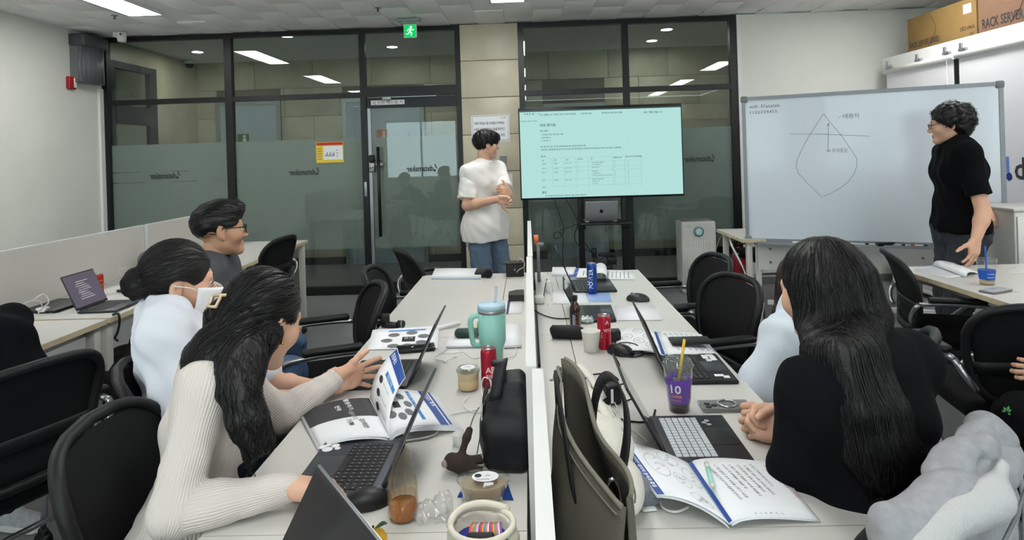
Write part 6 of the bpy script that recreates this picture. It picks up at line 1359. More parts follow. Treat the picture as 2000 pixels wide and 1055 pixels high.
# ---- right desk booklet
b5 = thing('booklet', 'white booklet folded open on the right hand desk beside the cup', 'booklet', D(1850, 527), 0)
S1 = bil(D(1788, 526, .734), D(1822, 516, .736), D(1888, 540, .74), D(1858, 543, .734)); part('page', psheet(bil(D(1785, 527, .733), D(1824, 517, .733), D(1888, 538, .733), D(1850, 543, .733)), 2, 2, .002), M_paper, b5, True)
S3 = bil(D(1822, 517, .738), D(1862, 513, .736), D(1912, 533, .736), D(1886, 541, .738), lambda u, v: .022 * sp(cl(u) ** .5)); PAGES.__setitem__(S3, part('page', psheet(S3, 10, 4, .004), M_paper, b5, True))
g = Page(bil(D(1785, 527, .7335), D(1824, 517, .7335), D(1888, 538, .7335), D(1850, 543, .7335)))
for k in range(7): g.rect(.12 + .11 * k, .08, .155 + .11 * k, .9, M_lgrey)
g.done(b5); g = Page(S3)
for u, v in ((.3, .3), (.35, .6), (.6, .45)): g.ring(u, v, .08, .08, M_greyink, .12)
g.done(b5)
# ------------------------------------------------------------------ laptops
d115 = math.radians(114)
def lap_from(label, h0, h1, dep, ang, body, face, w=None, **kw):
    """h0,h1 hinge end points; face=-1 user at -x, +1 user at +x"""
    a, b = Vector(h0), Vector(h1); c = (a + b) / 2; d = (b - a); w = w or d.length; rz = math.atan2(d.y, d.x)
    rz = rz - PI if False else rz
    # local +x along hinge; user side is local -y
    ux = d.normalized(); ys = Vector((-ux.y, ux.x, 0))     # local +y
    if ys.x * face > 0: rz += PI
    return laptop(label, (c.x, c.y), rz, w, dep, ang, body, **kw)
lapA, LA = lap_from('dark grey laptop with black keys in front of the cream knit woman', (-.353, 1.40, 0), (-.348, 1.675, 0), .212, math.radians(115), M_navy, -1)
q = MB()
for k, (x, y) in enumerate(((.09, -.165), (.105, -.175), (.085, -.19), (.11, -.195), (.098, -.205))): q.lathe([(.008 + .003 * (k % 3), 0), (.008 + .003 * (k % 3), .0004)], 10, T(-x, y, .0135))
part('sticker', q, M_paper, lapA)
lapB, LB = lap_from('dark grey laptop standing open behind the held booklet', (-.417, 2.07, 0), (-.417, 2.345, 0), .222, math.radians(116), M_dark, -1)
a0, a1 = Vector((-.30, .86, .742)), Vector((-.42, 1.13, .742))
# nearest laptop: display seen from its front
p_top, p_r, p_l = AY(621, 905, 1.10), AY(717, 1022, .93), AY(505, 1075, 1.10)
nl = thing('laptop', 'dark glossy laptop screen with silver rim nearest the cream knit woman', 'laptop', ((p_r + p_l) / 2).to_tuple()[:2] + (.73,), 0)
ux = (p_top - p_r); Wn = .30; ux.normalize(); up0 = (p_top - p_l); nrm_ = ux.cross(up0).normalized(); dnv = -(up0 - ux * up0.dot(ux)).normalized(); Ln = (p_top.z - .745) / max(-dnv.z, .2)
S = bil(p_top, p_top - ux * Wn, p_top - ux * Wn + dnv * Ln, p_top + dnv * Ln)
Mn = frame(p_top, -ux, -dnv); 
part('lid', MB().rbox((Wn / 2, -Ln / 2, -.003), (Wn, Ln, .006), .003, M=Mn), M_alu, nl, True); part('display', MB().bb((.004, -Ln + .01, .0002), (Wn - .004, -.004, .0012), Mn), M_glare, nl, True); part('display', MB().bb((.004, -Ln + .01, -.0072), (Wn - .004, -.004, -.0062), Mn), M_glare, nl, True)
hb = p_top + dnv * Ln; hh = hb - ux * Wn; du = Vector((-(hh - hb).y, (hh - hb).x, 0)).normalized(); du = du if du.x < 0 else -du
Mb = frame((hb.x, hb.y, .731), (hh - hb).normalized() * Vector((1, 1, 0)), du); part('base', MB().rbox((Wn / 2, .105, .006), (Wn, .21, .011), .004, M=Mb), M_alu, nl, True)
kb = MB(); [kb.bb((.02 + .0195 * c, .02 + .018 * r, .012), (.037 + .0195 * c, .036 + .018 * r, .0135), Mb) for c in range(13) for r in range(6)]; part('keyboard', kb, M_key, nl, True, kind='stuff')
lapF, LF = lap_from('black laptop with pale keyboard cover before the clasped hands', (.315, 1.525, 0), (.318, 1.795, 0), .205, math.radians(118), M_blk, 1, keyw=True, legend=False)
q = MB(); [q.lathe([(.007, 0), (.007, .0004)], 8, T(.07 + .012 * k, -.15 + .01 * (k % 2), .0136)) for k in range(3)]; part('sticker', q, M_lgrey, lapF)
lapM, LM = lap_from('black laptop with white stickers beyond the iced coffee', (.44, 2.055, 0), (.448, 2.335, 0), .215, math.radians(112), M_blk, 1)
q = MB(); [q.rbox((x, y, .0135), (w, h, .0006), .0002) for x, y, w, h in ((.10, -.165, .04, .02), (.06, -.17, .03, .018), (.085, -.19, .05, .02), (.115, -.185, .02, .025), (-.09, -.165, .02, .03), (-.105, -.185, .022, .02))]; part('sticker', q, M_paper, lapM, kind='stuff')
lapX, LX = lap_from('dark laptop with tall lid at the far end behind the blue can', (.235, 3.42, 0), (.233, 3.74, 0), .225, math.radians(113), M_blk, 1)
lapY, LY = lap_from('black laptop beside the brown bottle', (.212, 2.83, 0), (.225, 3.11, 0), .16, math.radians(116), M_blk, 1, legend=False)
# wall-desk laptop: lid towards the room
la, lb_ = D(143, 609, .745), D(190, 592, .745)
c = D(170, 604, .742); hx = AY(95, 550, 2.75)
lapW, LW = lap_from('grey laptop with a lit document screen on the wall desk beside the red can', (-2.36, 3.24, 0), (-2.37, 3.50, 0), .20, math.radians(114), M_dark, 1, disp=emit('lilac_screen', (120, 112, 128), .55))
q = MB()
for k in range(9): q.bb((-.06 + .006 * (k % 3), .05 + .012 * k, .0038), (.05 - .012 * (k % 4), .0535 + .012 * k, .0041), LW)
part('screen_text', q, M_paper, lapW)
single('laptop', MB().rbox((-2.60, 3.42, .7385), (.21, .30, .015), .004), M_blk, 'closed black laptop lying behind the lit laptop', 'laptop', (-2.60, 3.42, .73))
cr = AY(1985, 576, 2.9); single('laptop', MB().rbox((2.55, 2.96, .739), (.31, .22, .016), .004, M=T(2.55, 2.96, 0) @ RZ(.35) @ T(-2.55, -2.96, 0)), M_dark, 'closed dark laptop at the frame edge on the right hand desk', 'laptop', (2.55, 2.96, .73))
# ------------------------------------------------------------------ drinks and food
def at(p): return T(Vector(p))
def can(label, p, h, r, rgb, name='drink_can', prints=(), pm=None, cap=None):
    t = thing(name, label, 'can', (p.x, p.y, .7305)); b = mat('can_%d_%d' % (rgb[0], rgb[2]), rgb, .3, .45)
    cbd = part('body', MB().lathe([(r * .82, 0), (r * .9, .004), (r, .014), (r, h - .014), (r * .86, h - .003)], 24), b, t); part('lid', MB().lathe([(r * .86, h - .004), (r * .9, h), (r * .82, h), (r * .78, h - .004), (0, h - .004)], 24), M_alu, t)
    part('pull_tab', MB().rbox((0, -.006, h - .001), (.014, .022, .002), .0008), M_silver, t)
    if prints:
        q = MB()
        for s, size, z, a0, rot in prints:
            if rot: fn = lambda x, y: ((r + .0004) * math.cos(a0 - y / r), (r + .0004) * math.sin(a0 - y / r), z + x)
            else: fn = lambda x, y: ((r + .0004) * math.cos(a0 + x / r), (r + .0004) * math.sin(a0 + x / r), z + y)
            text(q, s, size, None, fn=fn, bold=True)
        part('lettering', q, pm or M_paper, cbd)
    return t
can('slim red drink can in front of the mint tumbler', D(956, 755), .128, .0262, (176, 34, 58), prints=(('AB', .026, .052, -1.9, False), ('ZERO', .014, .035, -1.9, False), ('250 ml  zero sugar', .007, .02, -1.1, True), ('sparkling peach', .007, .02, -.95, True)), pm=mat('can_pink_print', (240, 205, 205), .4))
can('slim red drink can beside the white paper cup', D(1181, 681), .13, .0262, (186, 34, 56), prints=(('A', .022, .098, -1.5, False), ('VITA', .016, .070, -1.75, False), ('cherry', .009, .045, -2.0, True), ('ingredients water', .006, .03, -2.3, True)), pm=MATS['can_pink_print'])
can('blue and white slim drink can at the far end of the right desks', D(1157, 574), .165, .0262, (36, 74, 158), prints=(('POWER', .030, .03, -1.5, True), ('ION', .03, .04, -2.2, True)))
can('red and gold drink can on the wall desk beside the lit laptop', D(193, 578), .13, .027, (178, 40, 28), prints=(('GOLD', .02, .06, -.9, False), ('RED', .016, .085, -.9, False)), pm=mat('can_gold', (206, 150, 60), .35, .6))
# mint tumbler
p = D(964, 731); tb = thing('tumbler', 'mint green handled tumbler with pale blue lid and straw', 'tumbler', (p.x, p.y, .7305))
M_mint = mat('mint_enamel', (150, 208, 196), .38); hT = .245
part('body', MB().lathe([(.030, 0), (.034, .004), (.036, .09), (.040, .10), (.046, .115), (.0485, hT - .03)], 28), M_mint, tb); part('steel_band', MB().lathe([(.0485, hT - .03), (.049, hT - .018)], 28), M_alu, tb); part('lid', MB().lathe([(.048, hT - .018), (.0495, hT - .004), (.045, hT), (.0, hT + .001)], 28), mat('pale_blue_lid', (178, 208, 224), .35), tb)
part('handle', MB().tube(bezier([(-.044, -.006, hT - .04), (-.072, -.010, hT - .035), (-.074, -.010, hT - .06)], 5) + [Vector((-.070, -.010, .13))] + bezier([(-.066, -.008, .11), (-.060, -.006, .10), (-.040, -.004, .105)], 5), .0095, 10), M_mint, tb)
part('straw', MB().tube([(.012, .01, hT - .01), (.018, .012, hT + .055)], .0045, 10), glassmat('clear_straw', (.85, .9, .95), .35, (210, 225, 235)), tb)
# plastic ware
M_clear = glassmat('clear_plastic', (.94, .96, .96), .06, (230, 230, 230), ior=1.42)
M_pud = mat('beige_pudding', (205, 180, 140), .5)
p = D(915, 760); ds = thing('dessert_cup', 'clear lidded cup of beige pudding with a white sticker', 'food', (p.x, p.y, .7305))
part('pudding', MB().lathe([(.029, .002), (.033, .006), (.0345, .055)], 24), M_pud, ds); part('cup', MB().lathe([(.031, 0), (.036, .058), (.037, .06)], 24), M_clear, ds); part('lid', MB().lathe([(.0385, .058), (.0385, .064), (.034, .070), (0, .070)], 24), M_clear, ds)
q = MB().lathe([(.024, .0708), (.024, .0712)], 24); q.m = 1; text(q, 'CAFE', .009, T(-.012, .002, .0716)); text(q, 'homemade', .006, T(-.014, -.009, .0716)); part('sticker', q, [M_paper, M_ink], ds)
p = D(945, 972); ov = thing('food_tub', 'oval lidded tub with a round white sticker beside the white bag', 'food', (p.x, p.y, .7335)); Mo = Matrix.Diagonal((1.35, .92, 1, 1))
part('food', MB().lathe([(.034, .002), (.038, .03)], 24, Mo), mat('taupe_dessert', (168, 146, 118), .5), ov); part('tub', MB().lathe([(.036, 0), (.041, .034), (.044, .036), (.044, .04), (.040, .042), (0, .042)], 26, Mo), M_clear, ov)
q = MB(); q.lathe([(.026, .0426), (.026, .043)], 24, Matrix.Diagonal((1.15, .9, 1, 1)) @ T(.004, .002, 0)); q.m = 1; q.lathe([(.008, .0433), (.008, .0436)], 14, T(-.012, .004, 0)); text(q, 'handmade', .007, T(-.014, -.014, .0436)); text(q, 'tea', .009, T(.004, .002, .0436)); part('sticker', q, [M_paper, M_ink], ov)
# glass bottle
p = D(788, 1012); gb = thing('glass_bottle', 'ribbed glass bottle with a little brown drink left', 'bottle', (p.x, p.y, .7305)); M_bg = glassmat('bottle_glass', (.982, .960, .915), .02, (210, 180, 130), ior=1.4)
pr = [(.024, 0), (.029, .004), (.0305, .010), (.0305, .070), (.028, .088), (.0215, .102), (.019, .108), (.0205, .111), (.0205, .118), (.0185, .121), (.0185, .128), (.0205, .130), (.0205, .139), (.018, .140)]
part('glass', MB().lathe(pr, 28, cap=False), M_bg, gb); part('drink', MB().lathe([(.0275, .004), (.0290, .012), (.0290, .034), (0, .034)], 24), mat('brown_tea', (158, 98, 42), .2), gb); part('foam_film', MB().lathe([(.0292, .035), (.0292, .052)], 24, cap=False), glassmat('residue', (.96, .9, .8), .25, (200, 160, 100)), gb)
q = MB(); [q.tube([(.0308 * math.cos(a), .0308 * math.sin(a), .014), (.0308 * math.cos(a), .0308 * math.sin(a), .068), (.0284 * math.cos(a), .0284 * math.sin(a), .088)], .0012, 5) for a in np.linspace(0, 2 * PI, 16, endpoint=False)]; part('ribs', q, M_bg, gb, kind='stuff')
# iced coffee with purple sleeve
p = D(1327, 802); ic = thing('iced_coffee', 'clear plastic cup of coffee with purple sleeve and yellow straw', 'drink', (p.x, p.y, .7305)); M_cof = mat('black_coffee', (46, 18, 14), .12)
part('cup', MB().lathe([(.028, 0), (.030, .002), (.0425, .128), (.0445, .130), (.0445, .134)], 28, cap=False), M_clear, ic); part('coffee', MB().lathe([(.0275, .003), (.0345, .062), (0, .062)], 24), M_cof, ic); slv = part('sleeve', MB().lathe([(.0318, .028), (.0398, .098)], 28, cap=False), mat('purple_sleeve', (122, 76, 184), .5), ic)
part('lid', MB().lathe([(.0455, .131), (.0455, .137), (.040, .140), (.038, .150), (.033, .153), (0, .153)], 28), M_clear, ic)
part('straw', MB().tube([(-.004, .0, .06), (.012, .002, .15), (.022, .004, .205)], .0042, 8), mat('yellow_straw', (240, 200, 70), .45), ic)
q = MB(); rs = .0368; text(q, '10', .034, None, bold=True, fn=lambda x, y: ((.0345 + (y + .038) * .115) * math.cos(-2.55 + x / rs), (.0345 + (y + .038) * .115) * math.sin(-2.55 + x / rs), .062 + y)); part('lettering', q, M_paper, slv)
q = MB(); text(q, 'COFFEE', .010, None, bold=True, fn=lambda x, y: (.0358 * math.cos(-2.5 + x / rs), .0358 * math.sin(-2.5 + x / rs), .048 + y)); text(q, 'ICE&LARGE', .006, None, fn=lambda x, y: (.0352 * math.cos(-2.45 + x / rs), .0352 * math.sin(-2.45 + x / rs), .038 + y)); part('lettering', q, mat('orange_print', (236, 160, 90), .5), slv)
q = MB(); [q.add([((.0345 + z * .115 - .0025) * math.cos(a), (.0345 + z * .115 - .0025) * math.sin(a), .038 + z) for a, z in ((-1.0, .01 * k), (-.82, .01 * k), (-.82, .01 * k + .006), (-1.0, .01 * k + .006))], [(0, 1, 2, 3)]) for k in range(5)]; part('white_marks', q, M_paper, slv, kind='stuff')
q = MB(); [q.rbox((.018 * math.cos(k * 2.1), .018 * math.sin(k * 2.1), .072 + .007 * (k % 4)), (.022, .022, .022), .005, M=I4) for k in range(7)]; part('ice', q, M_clear, ic, kind='stuff')
# cup with blue sleeve on the right desk
p = D(1928, 556); bc_ = thing('iced_coffee', 'clear plastic cup with blue sleeve and blue straw on the right desk', 'drink', (p.x, p.y, .7305))
part('cup', MB().lathe([(.030, 0), (.032, .002), (.046, .13), (.048, .134)], 26, cap=False), M_clear, bc_); slv = part('sleeve', MB().lathe([(.0352, .030), (.0405, .078)], 26, cap=False), mat('blue_sleeve', (34, 92, 190), .5), bc_); part('drink', MB().lathe([(.030, .003), (.0325, .022), (0, .022)], 20), mat('milky_dregs', (196, 176, 140), .3), bc_); part('straw', MB().tube([(0, 0, .01), (-.004, 0, .20)], .004, 8), MATS['blue_sleeve'], bc_); part('rim', MB().tube([(.048 * math.cos(a), .048 * math.sin(a), .134) for a in np.linspace(0, 2 * PI, 24, endpoint=False)], .002, 6, closed=True), M_clear, bc_)
q = MB()
for k, s in enumerate(('ICED', 'COFFEE')): text(q, s, .017, None, bold=True, fn=lambda x, y, k=k: ((.0385 - .0018 * k) * math.cos(-2.1 + x / .038), (.0385 - .0018 * k) * math.sin(-2.1 + x / .038), .058 - .018 * k + y))
part('lettering', q, M_paper, slv)
# paper cup, brown bottle
p = D(1155, 686); single('paper_cup', (lambda m: m.lathe([(.024, 0), (.026, .001), (.036, .076), (.0375, .078), (.036, .079), (.034, .076), (.025, .004), (0, .004)], 26, T(p.x, p.y, .7305), cap=False))(MB()), mat('paper_cup_white', (235, 233, 226), .7), 'plain white paper cup before the black umbrella', 'cup', (p.x, p.y, .73))
p = D(1124, 643); bb_ = thing('brown_bottle', 'small brown glass bottle with black cap and colourful label', 'bottle', (p.x, p.y, .7305)); M_am = mat('amber_glass', (52, 26, 10), .1, coat=.5)
part('glass', MB().lathe([(.020, 0), (.0235, .004), (.0235, .085), (.020, .100), (.011, .115), (.0105, .128)], 24), M_am, bb_); part('cap', MB().lathe([(.013, .126), (.013, .143), (.011, .145)], 20), M_blackp, bb_)
q = MB(); q.sheet(lambda u, v: (.0238 * math.cos(-2.5 + 1.3 * u), .0238 * math.sin(-2.5 + 1.3 * u), .008 + .075 * v), 10, 2); lbl = part('label', q, mat('label_black', (24, 26, 30), .5), bb_)
q = MB(); text(q, 'COOL', .022, None, bold=True, fn=lambda x, y: (.0241 * math.cos(-1.45 - y / .024), .0241 * math.sin(-1.45 - y / .024), .012 + x)); part('lettering', q, mat('orange_red_print', (226, 96, 50), .5), lbl)
q = MB(); q.sheet(lambda u, v: (.0240 * math.cos(-2.15 + .45 * u), .0240 * math.sin(-2.15 + .45 * u), .012 + .055 * v), 4, 1); part('barcode_panel', q, mat('cyan_panel', (120, 190, 220), .5), lbl)
p = D(897, 868); single('small_cup', (lambda m: m.lathe([(.016, 0), (.0185, .028), (.0175, .028), (.015, .002), (0, .002)], 22, T(p.x, p.y, .7305), cap=False))(MB()), mat('translucent_white', (228, 228, 224), .4), 'tiny white plastic cup beside the plush monkey', 'cup', (p.x, p.y, .73))
# teapot on wall desk
p = Vector((-2.56, 4.42, .73)); tp = thing('teapot', 'glass teapot with amber tea and grey handle on the wall desk', 'teapot', (p.x, p.y, .7305)); tp.scale = (1.7, 1.7, 1.7)
part('body', MB().lathe([(.045, 0), (.06, .01), (.066, .05), (.055, .09), (.042, .10)], 24, cap=False), M_clear, tp); part('tea', MB().lathe([(.042, .004), (.057, .012), (.062, .045), (0, .046)], 22), mat('amber_tea', (200, 150, 70), .2, trans=.5), tp); part('handle', MB().tube(bezier([(-.05, -.02, .09), (-.11, -.04, .10), (-.11, -.04, .02), (-.06, -.02, .015)], 8), .008, 8), M_greyp, tp); part('lid', MB().lathe([(.044, .098), (.03, .108), (.008, .112), (.008, .128), (0, .13)], 20), M_greyp, tp)
# ------------------------------------------------------------------ electronics
def mouse(label, p, rz, s=1.0, m=None):
    t = thing('computer_mouse', label, 'mouse', (p.x, p.y, .7305), rz); V, Q = sdf([E((0, 0, .008), (.032 * s, .056 * s, .030 * s)), PL((0, 0, 0.0005), (0, 0, -1))], .003)
    part('shell', SM().add((V, Q)).mesh('shell', m or M_blackp), None, t); part('scroll_wheel', MB().cyl((-.003, .028 * s, .031 * s), (.003, .028 * s, .031 * s), .008, 12), M_greyp, t); return t
mouse('black mouse beside the dark grey laptop and the glass bottle', D(716, 988), -1.25, .98); mouse('black mouse on the right row before the tucked chair', D(1246, 588), 1.2, 1.05, mat('dark_grey_mouse', (50, 50, 54), .4))
p = D(1212, 692); mouse('black mouse ringed by its coiled cable', p, .9, 1.0); q = MB(); cable(q, [p + V3(.02, .02, .012), p + V3(.07, .03, .006), p + V3(.085, -.02, .005), p + V3(.03, -.055, .006), p + V3(-.03, -.03, .02), p + V3(.0, .03, .032), p + V3(.06, .02, .03), p + V3(.08, -.03, .012), p + V3(.13, -.01, .005), p + V3(.21, .0, .006)], .0022)
single('mouse_cable', q, M_blackm, 'thin black mouse cable coiled over the mouse', 'cable', (p.x, p.y, .73))
def phone(label, c, rz, w, l, th, body, screen, rings=False, cams=False, name='phone', z=.7305):
    t = thing(name, label, 'phone', (c.x, c.y, z), rz); part('body', MB().rbox((0, 0, th / 2), (w, l, th), .004), body, t); part('screen', MB().rbox((0, 0, th), (w - .006, l - .006, .001), .0004), screen, t)
    if cams:
        for x, y in ((-.012, .052), (.010, .052), (-.001, .034)): part('camera_lens', MB().lathe([(.009, th), (.009, th + .003), (.005, th + .0034), (0, th + .003)], 14, T(x - .01, y, 0)), M_blackp, t)
        part('camera_plate', MB().rbox((-.012, .044, th + .0008), (.046, .044, .0016), .0007), M_greyp, t)
    if rings: part('ring_stand', MB().tube([(.026 * math.cos(a), -.005 + .026 * math.sin(a), th + .003) for a in np.linspace(0, 2 * PI, 24, endpoint=False)], .0035, 8, closed=True), M_silver, t)
    return t
M_case = glassmat('clear_case', (.9, .9, .9), .35, (190, 190, 188), ior=1.45); M_grph = mat('graphite_back', (128, 128, 126), .35, .3)
phone('phone in a clear case with a ring stand before the clasped hands', D(1416, 797), 1.55, .074, .145, .010, M_case, M_grph, True, True); phone('black phone lying on the landscape handout', D(812, 682, .735), -1.35, .074, .150, .012, M_blackp, M_glare, z=.7345); phone('black phone in a case lying on the open booklet of circles', D(1348, 671, .75), -1.57, .072, .150, .012, mat('black_case', (30, 31, 33), .5), mat('black_case_back', (24, 25, 27), .45), z=.755)
phone('grey patterned phone beside the blue sleeved cup', D(1945, 570), -1.15, .075, .15, .011, M_grph, mat('marbled_back', (165, 166, 172), .4, var=.35, vscale=60)); phone('black phone on the wall desk beside the red can', D(253, 568), -.5, .07, .12, .014, M_blackp, M_blackp)
# microphone, case, hub, camera
p = D(950, 540); mi = thing('microphone', 'black microphone pouch with a foam ball at the desk end', 'microphone', (p.x, p.y, .7305)); part('pouch', MB().rbox((-.02, .02, .02), (.10, .13, .038), .012, 2), mat('patterned_black', (38, 38, 40), .8, var=.8, vscale=90), mi); part('foam_ball', MB().sphere((.015, -.045, .026), .027, 16, 10), mat('black_foam', (14, 14, 14), .95, bump=.6, bscale=400), mi)
p = D(1006, 541); bx = thing('leather_case', 'small black box case with a white cable at the divider end', 'case', (p.x, p.y, .7305)); part('body', MB().rbox((0, .04, .04), (.11, .09, .08), .006), mat('black_leather', (30, 28, 28), .55, bump=.2, bscale=200), bx); part('flap', MB().rbox((-.01, .04, .083), (.135, .10, .008), .003), MATS['black_leather'], bx); part('button', MB().sphere((0, -.008, .045), .005, 8, 6), M_silver, bx)
single('white_cable', cable(MB(), [p + V3(.01, -.008, .03), p + V3(.03, -.02, .05), p + V3(.055, .0, .06), p + V3(.06, .03, .08), p + V3(.03, .04, .11), p + V3(.02, .05, .085)], .0022), M_white, 'white cable looping over the small black box case', 'cable', (p.x, p.y, .75))
p = D(1018, 587); single('cable_grommet', MB().prism([(-.06, -.05), (.02, -.05), (.02, .08), (-.02, .08), (-.06, .04)], 0, .035, T(p.x - .005, p.y + .02, .7305)), mat('brown_black', (44, 40, 36), .6), 'dark angular hub tucked under the divider', 'hub', (p.x, p.y, .73))
p = D(765, 642); gm = thing('action_camera', 'small black gimbal camera lying on the desk edge', 'camera', (p.x, p.y, .7305)); part('grip', MB().tube([(-.045, .02, .014), (.03, .0, .014)], .014, 12), M_blackp, gm); part('head', MB().rbox((-.035, .03, .035), (.04, .035, .05), .012, 2), M_blackp, gm); part('lens', MB().cyl((.03, -.0, .02), (.055, -.01, .02), .016, 14), M_blackp, gm); part('ring', MB().tube([(.048 + .0 * a, -.008 + .017 * math.cos(a), .02 + .017 * math.sin(a)) for a in np.linspace(0, 2 * PI, 16, endpoint=False)], .003, 6, closed=True), M_greyp, gm)
p = D(913, 657, .745); gc = thing('glasses_case', 'dark green soft case lying on the white notebook', 'case', (p.x, p.y, .7425)); part('case', MB().rbox((0, 0, .017), (.105, .052, .034), .016, 2), mat('dark_green_leather', (26, 52, 42), .5, bump=.1, bscale=150), gc)
kr = thing('key_charm', 'green and clear key charm hanging over the dark green case', 'charm', (p.x + .045, p.y - .01, .7425)); part('ring', MB().tube([(.0, .012 * math.cos(a), .05 + .012 * math.sin(a)) for a in np.linspace(0, 2 * PI, 16, endpoint=False)], .003, 6, closed=True), mat('lime', (150, 190, 60), .4), kr); part('bead', MB().sphere((.004, -.024, .018), (.018, .014, .018), 12, 8), M_clear, kr); part('tag', MB().rbox((.01, -.016, .03), (.02, .01, .03), .004), mat('teal_tag', (40, 120, 120), .4), kr); part('star_bead', MB().sphere((.022, .0, .045), .010, 8, 6), mat('olive_bead', (70, 72, 50), .5), kr)
# charger and cables on right
p = D(1190, 782); ch = thing('power_adapter', 'black laptop charger brick with a white label behind the open laptop', 'adapter', (p.x, p.y, .7305), .25); part('brick', MB().rbox((0, 0, .03), (.05, .09, .058), .008, 2), M_blackp, ch); part('label', MB().bb((-.012, -.0465, .008), (-.004, -.0455, .05)), M_paper, ch); part('plug', MB().tube([(-.02, -.03, .02), (-.06, -.06, .012), (-.075, -.065, .01)], [.014, .01, .006], 8), M_blackp, ch)
q = MB(); cable(q, [p + V3(.0, .045, .03), p + V3(.01, .12, .006), p + V3(.05, .16, .004), p + V3(.02, .22, .004), p + V3(-.05, .20, .004), p + V3(-.055, .10, .004), p + V3(-.02, .05, .012)], .0028); cable(q, [p + V3(-.06, -.05, .012), p + V3(-.03, -.10, .004), p + V3(.03, -.16, .004), p + V3(.09, -.17, .006), p + V3(.12, -.10, .008)], .0032); cable(q, [p + V3(.03, .04, .03), p + V3(.07, .05, .03), p + V3(.075, .0, .01), p + V3(.04, -.03, .006)], .0025)
single('charger_cable', q, M_blackm, 'black charger cables looping around the charger brick', 'cable', (p.x, p.y, .73))
single('white_cable', cable(MB(), [D(1198, 855, .735), D(1192, 820, .735), AY(1192, 790, 1.9), D(1200, 785, .74), D(1215, 830, .735), D(1240, 868, .735)], .0022), M_white, 'thin white cable standing in a loop beside the charger brick', 'cable', D(1198, 855))
single('white_cable', cable(MB(), [D(1285, 970, .735), D(1295, 992, .735), D(1320, 1000, .735), D(1345, 990, .735)], .0028), M_white, 'thin white cable peeking out under the open slide booklet', 'cable', D(1300, 992))
single('white_cable', cable(MB(), [D(1195, 850, .735), D(1205, 800, .735), D(1225, 830, .735), D(1262, 860, .735), D(1255, 872, .735)], .002), M_white, 'thin white cable running from the pouch to the laptop hinge', 'cable', D(1225, 830))
q = MB(); cable(q, [D(868, 705, .733), D(850, 700, .733), D(860, 690, .733), D(885, 690, .733), D(905, 688, .733), D(925, 700, .733), D(950, 690, .735), D(962, 668, .74)], .0016); cable(q, [D(890, 697, .733), D(862, 707, .733), D(850, 698, .733), D(875, 680, .733), D(880, 655, .735)], .0016); q.tube([D(866, 707, .734), D(874, 708, .734)], .0032, 6); q.tube([D(886, 698, .734), D(893, 697, .734)], .0032, 6)
single('earphones', q, M_white, 'white wired earphones between the phone and the pudding cup', 'earphones', D(880, 698))
single('white_cable', cable(MB(), [D(948, 790, .735), AY(940, 760, 2.0), AY(945, 738, 2.0), AY(958, 745, 1.98), D(960, 775, .735)], .0022), M_white, 'white cable looped up beside the red can', 'cable', D(950, 790))
single('white_cable', cable(MB(), [D(770, 865, .735), D(800, 860, .735), D(850, 848, .735), D(870, 815, .735), D(910, 803, .735), D(930, 800, .735)], .0025), M_white, 'white cable winding from the held booklet to the black bag', 'cable', D(850, 848))
single('white_cable', cable(MB(), [D(915, 775, .735), D(905, 790, .735), D(925, 805, .735), D(950, 800, .735)], .002), M_white, 'white cable curled before the black bag', 'cable', D(915, 790))
single('white_cable', cable(MB(), [D(985, 700, .735), D(1005, 695, .735), D(1008, 680, .735), D(998, 665, .735)], .002), M_white, 'white cable curled at the divider foot behind the tumbler', 'cable', D(1000, 690))
q = MB(); cable(q, [D(1042, 605, .735), D(1060, 615, .735), D(1085, 622, .735), D(1115, 622, .735), D(1135, 620, .735)], .003); cable(q, [D(1060, 592, .735), D(1064, 565, .76), D(1068, 545, .80)], .0028); single('laptop_cable', q, M_blackm, 'black laptop cable lying along the divider by the brown bottle', 'cable', D(1085, 622))
q = MB(); cable(q, [D(1070, 595, .735), D(1064, 565, .75), D(1068, 535, .80), D(1074, 540, .80), D(1076, 570, .75), D(1085, 592, .735)], .003); cable(q, [D(1058, 592, .735), D(1062, 570, .745), D(1072, 560, .75), D(1078, 585, .735)], .0026); q.rbox(D(1053, 585, .75), (.05, .05, .04), .01); q.rbox(D(1072, 560, .76), (.035, .035, .07), .01)
single('charger_plugs', q, M_white, 'white charger plugs and looped cable beside the divider', 'charger', D(1066, 592))
p = AY(1047, 466, 3.75); q = MB().tube([p + V3(0, 0, -.03), p + V3(0, 0, .02)], .014, 10); q.m = 1; q.rbox(p + V3(.02, 0, -.035), (.05, .03, .02), .006); q.rbox((p.x + .01, p.y, (p.z - .04 + .731) / 2), (.02, .03, p.z - .04 - .731), .006)
single('phone_clamp', q, [mat('orange_cap', (226, 120, 70), .5), M_greyp], 'orange tipped clamp standing behind the tall dark lid', 'clamp', (p.x, p.y, .73))
p = D(1112, 662); um = thing('umbrella', 'folded black umbrella lying across the right row', 'umbrella', (p.x, p.y, .7305), -.15); part('canopy', MB().tube([(-.075, 0, .026), (-.068, 0, .028), (.03, 0, .028), (.065, 0, .022)], [.016, .027, .028, .020], 14), mat('black_nylon', (16, 16, 18), .6, bump=.3, bscale=60), um); part('handle', MB().tube([(.065, 0, .022), (.10, 0, .020)], .016, 12), M_blackp, um)
p = D(1202, 668); single('adapter_block', MB().rbox((p.x, p.y, .755), (.04, .05, .048), .006), M_blackp, 'small black block beside the red can on the right row', 'adapter', (p.x, p.y, .73))
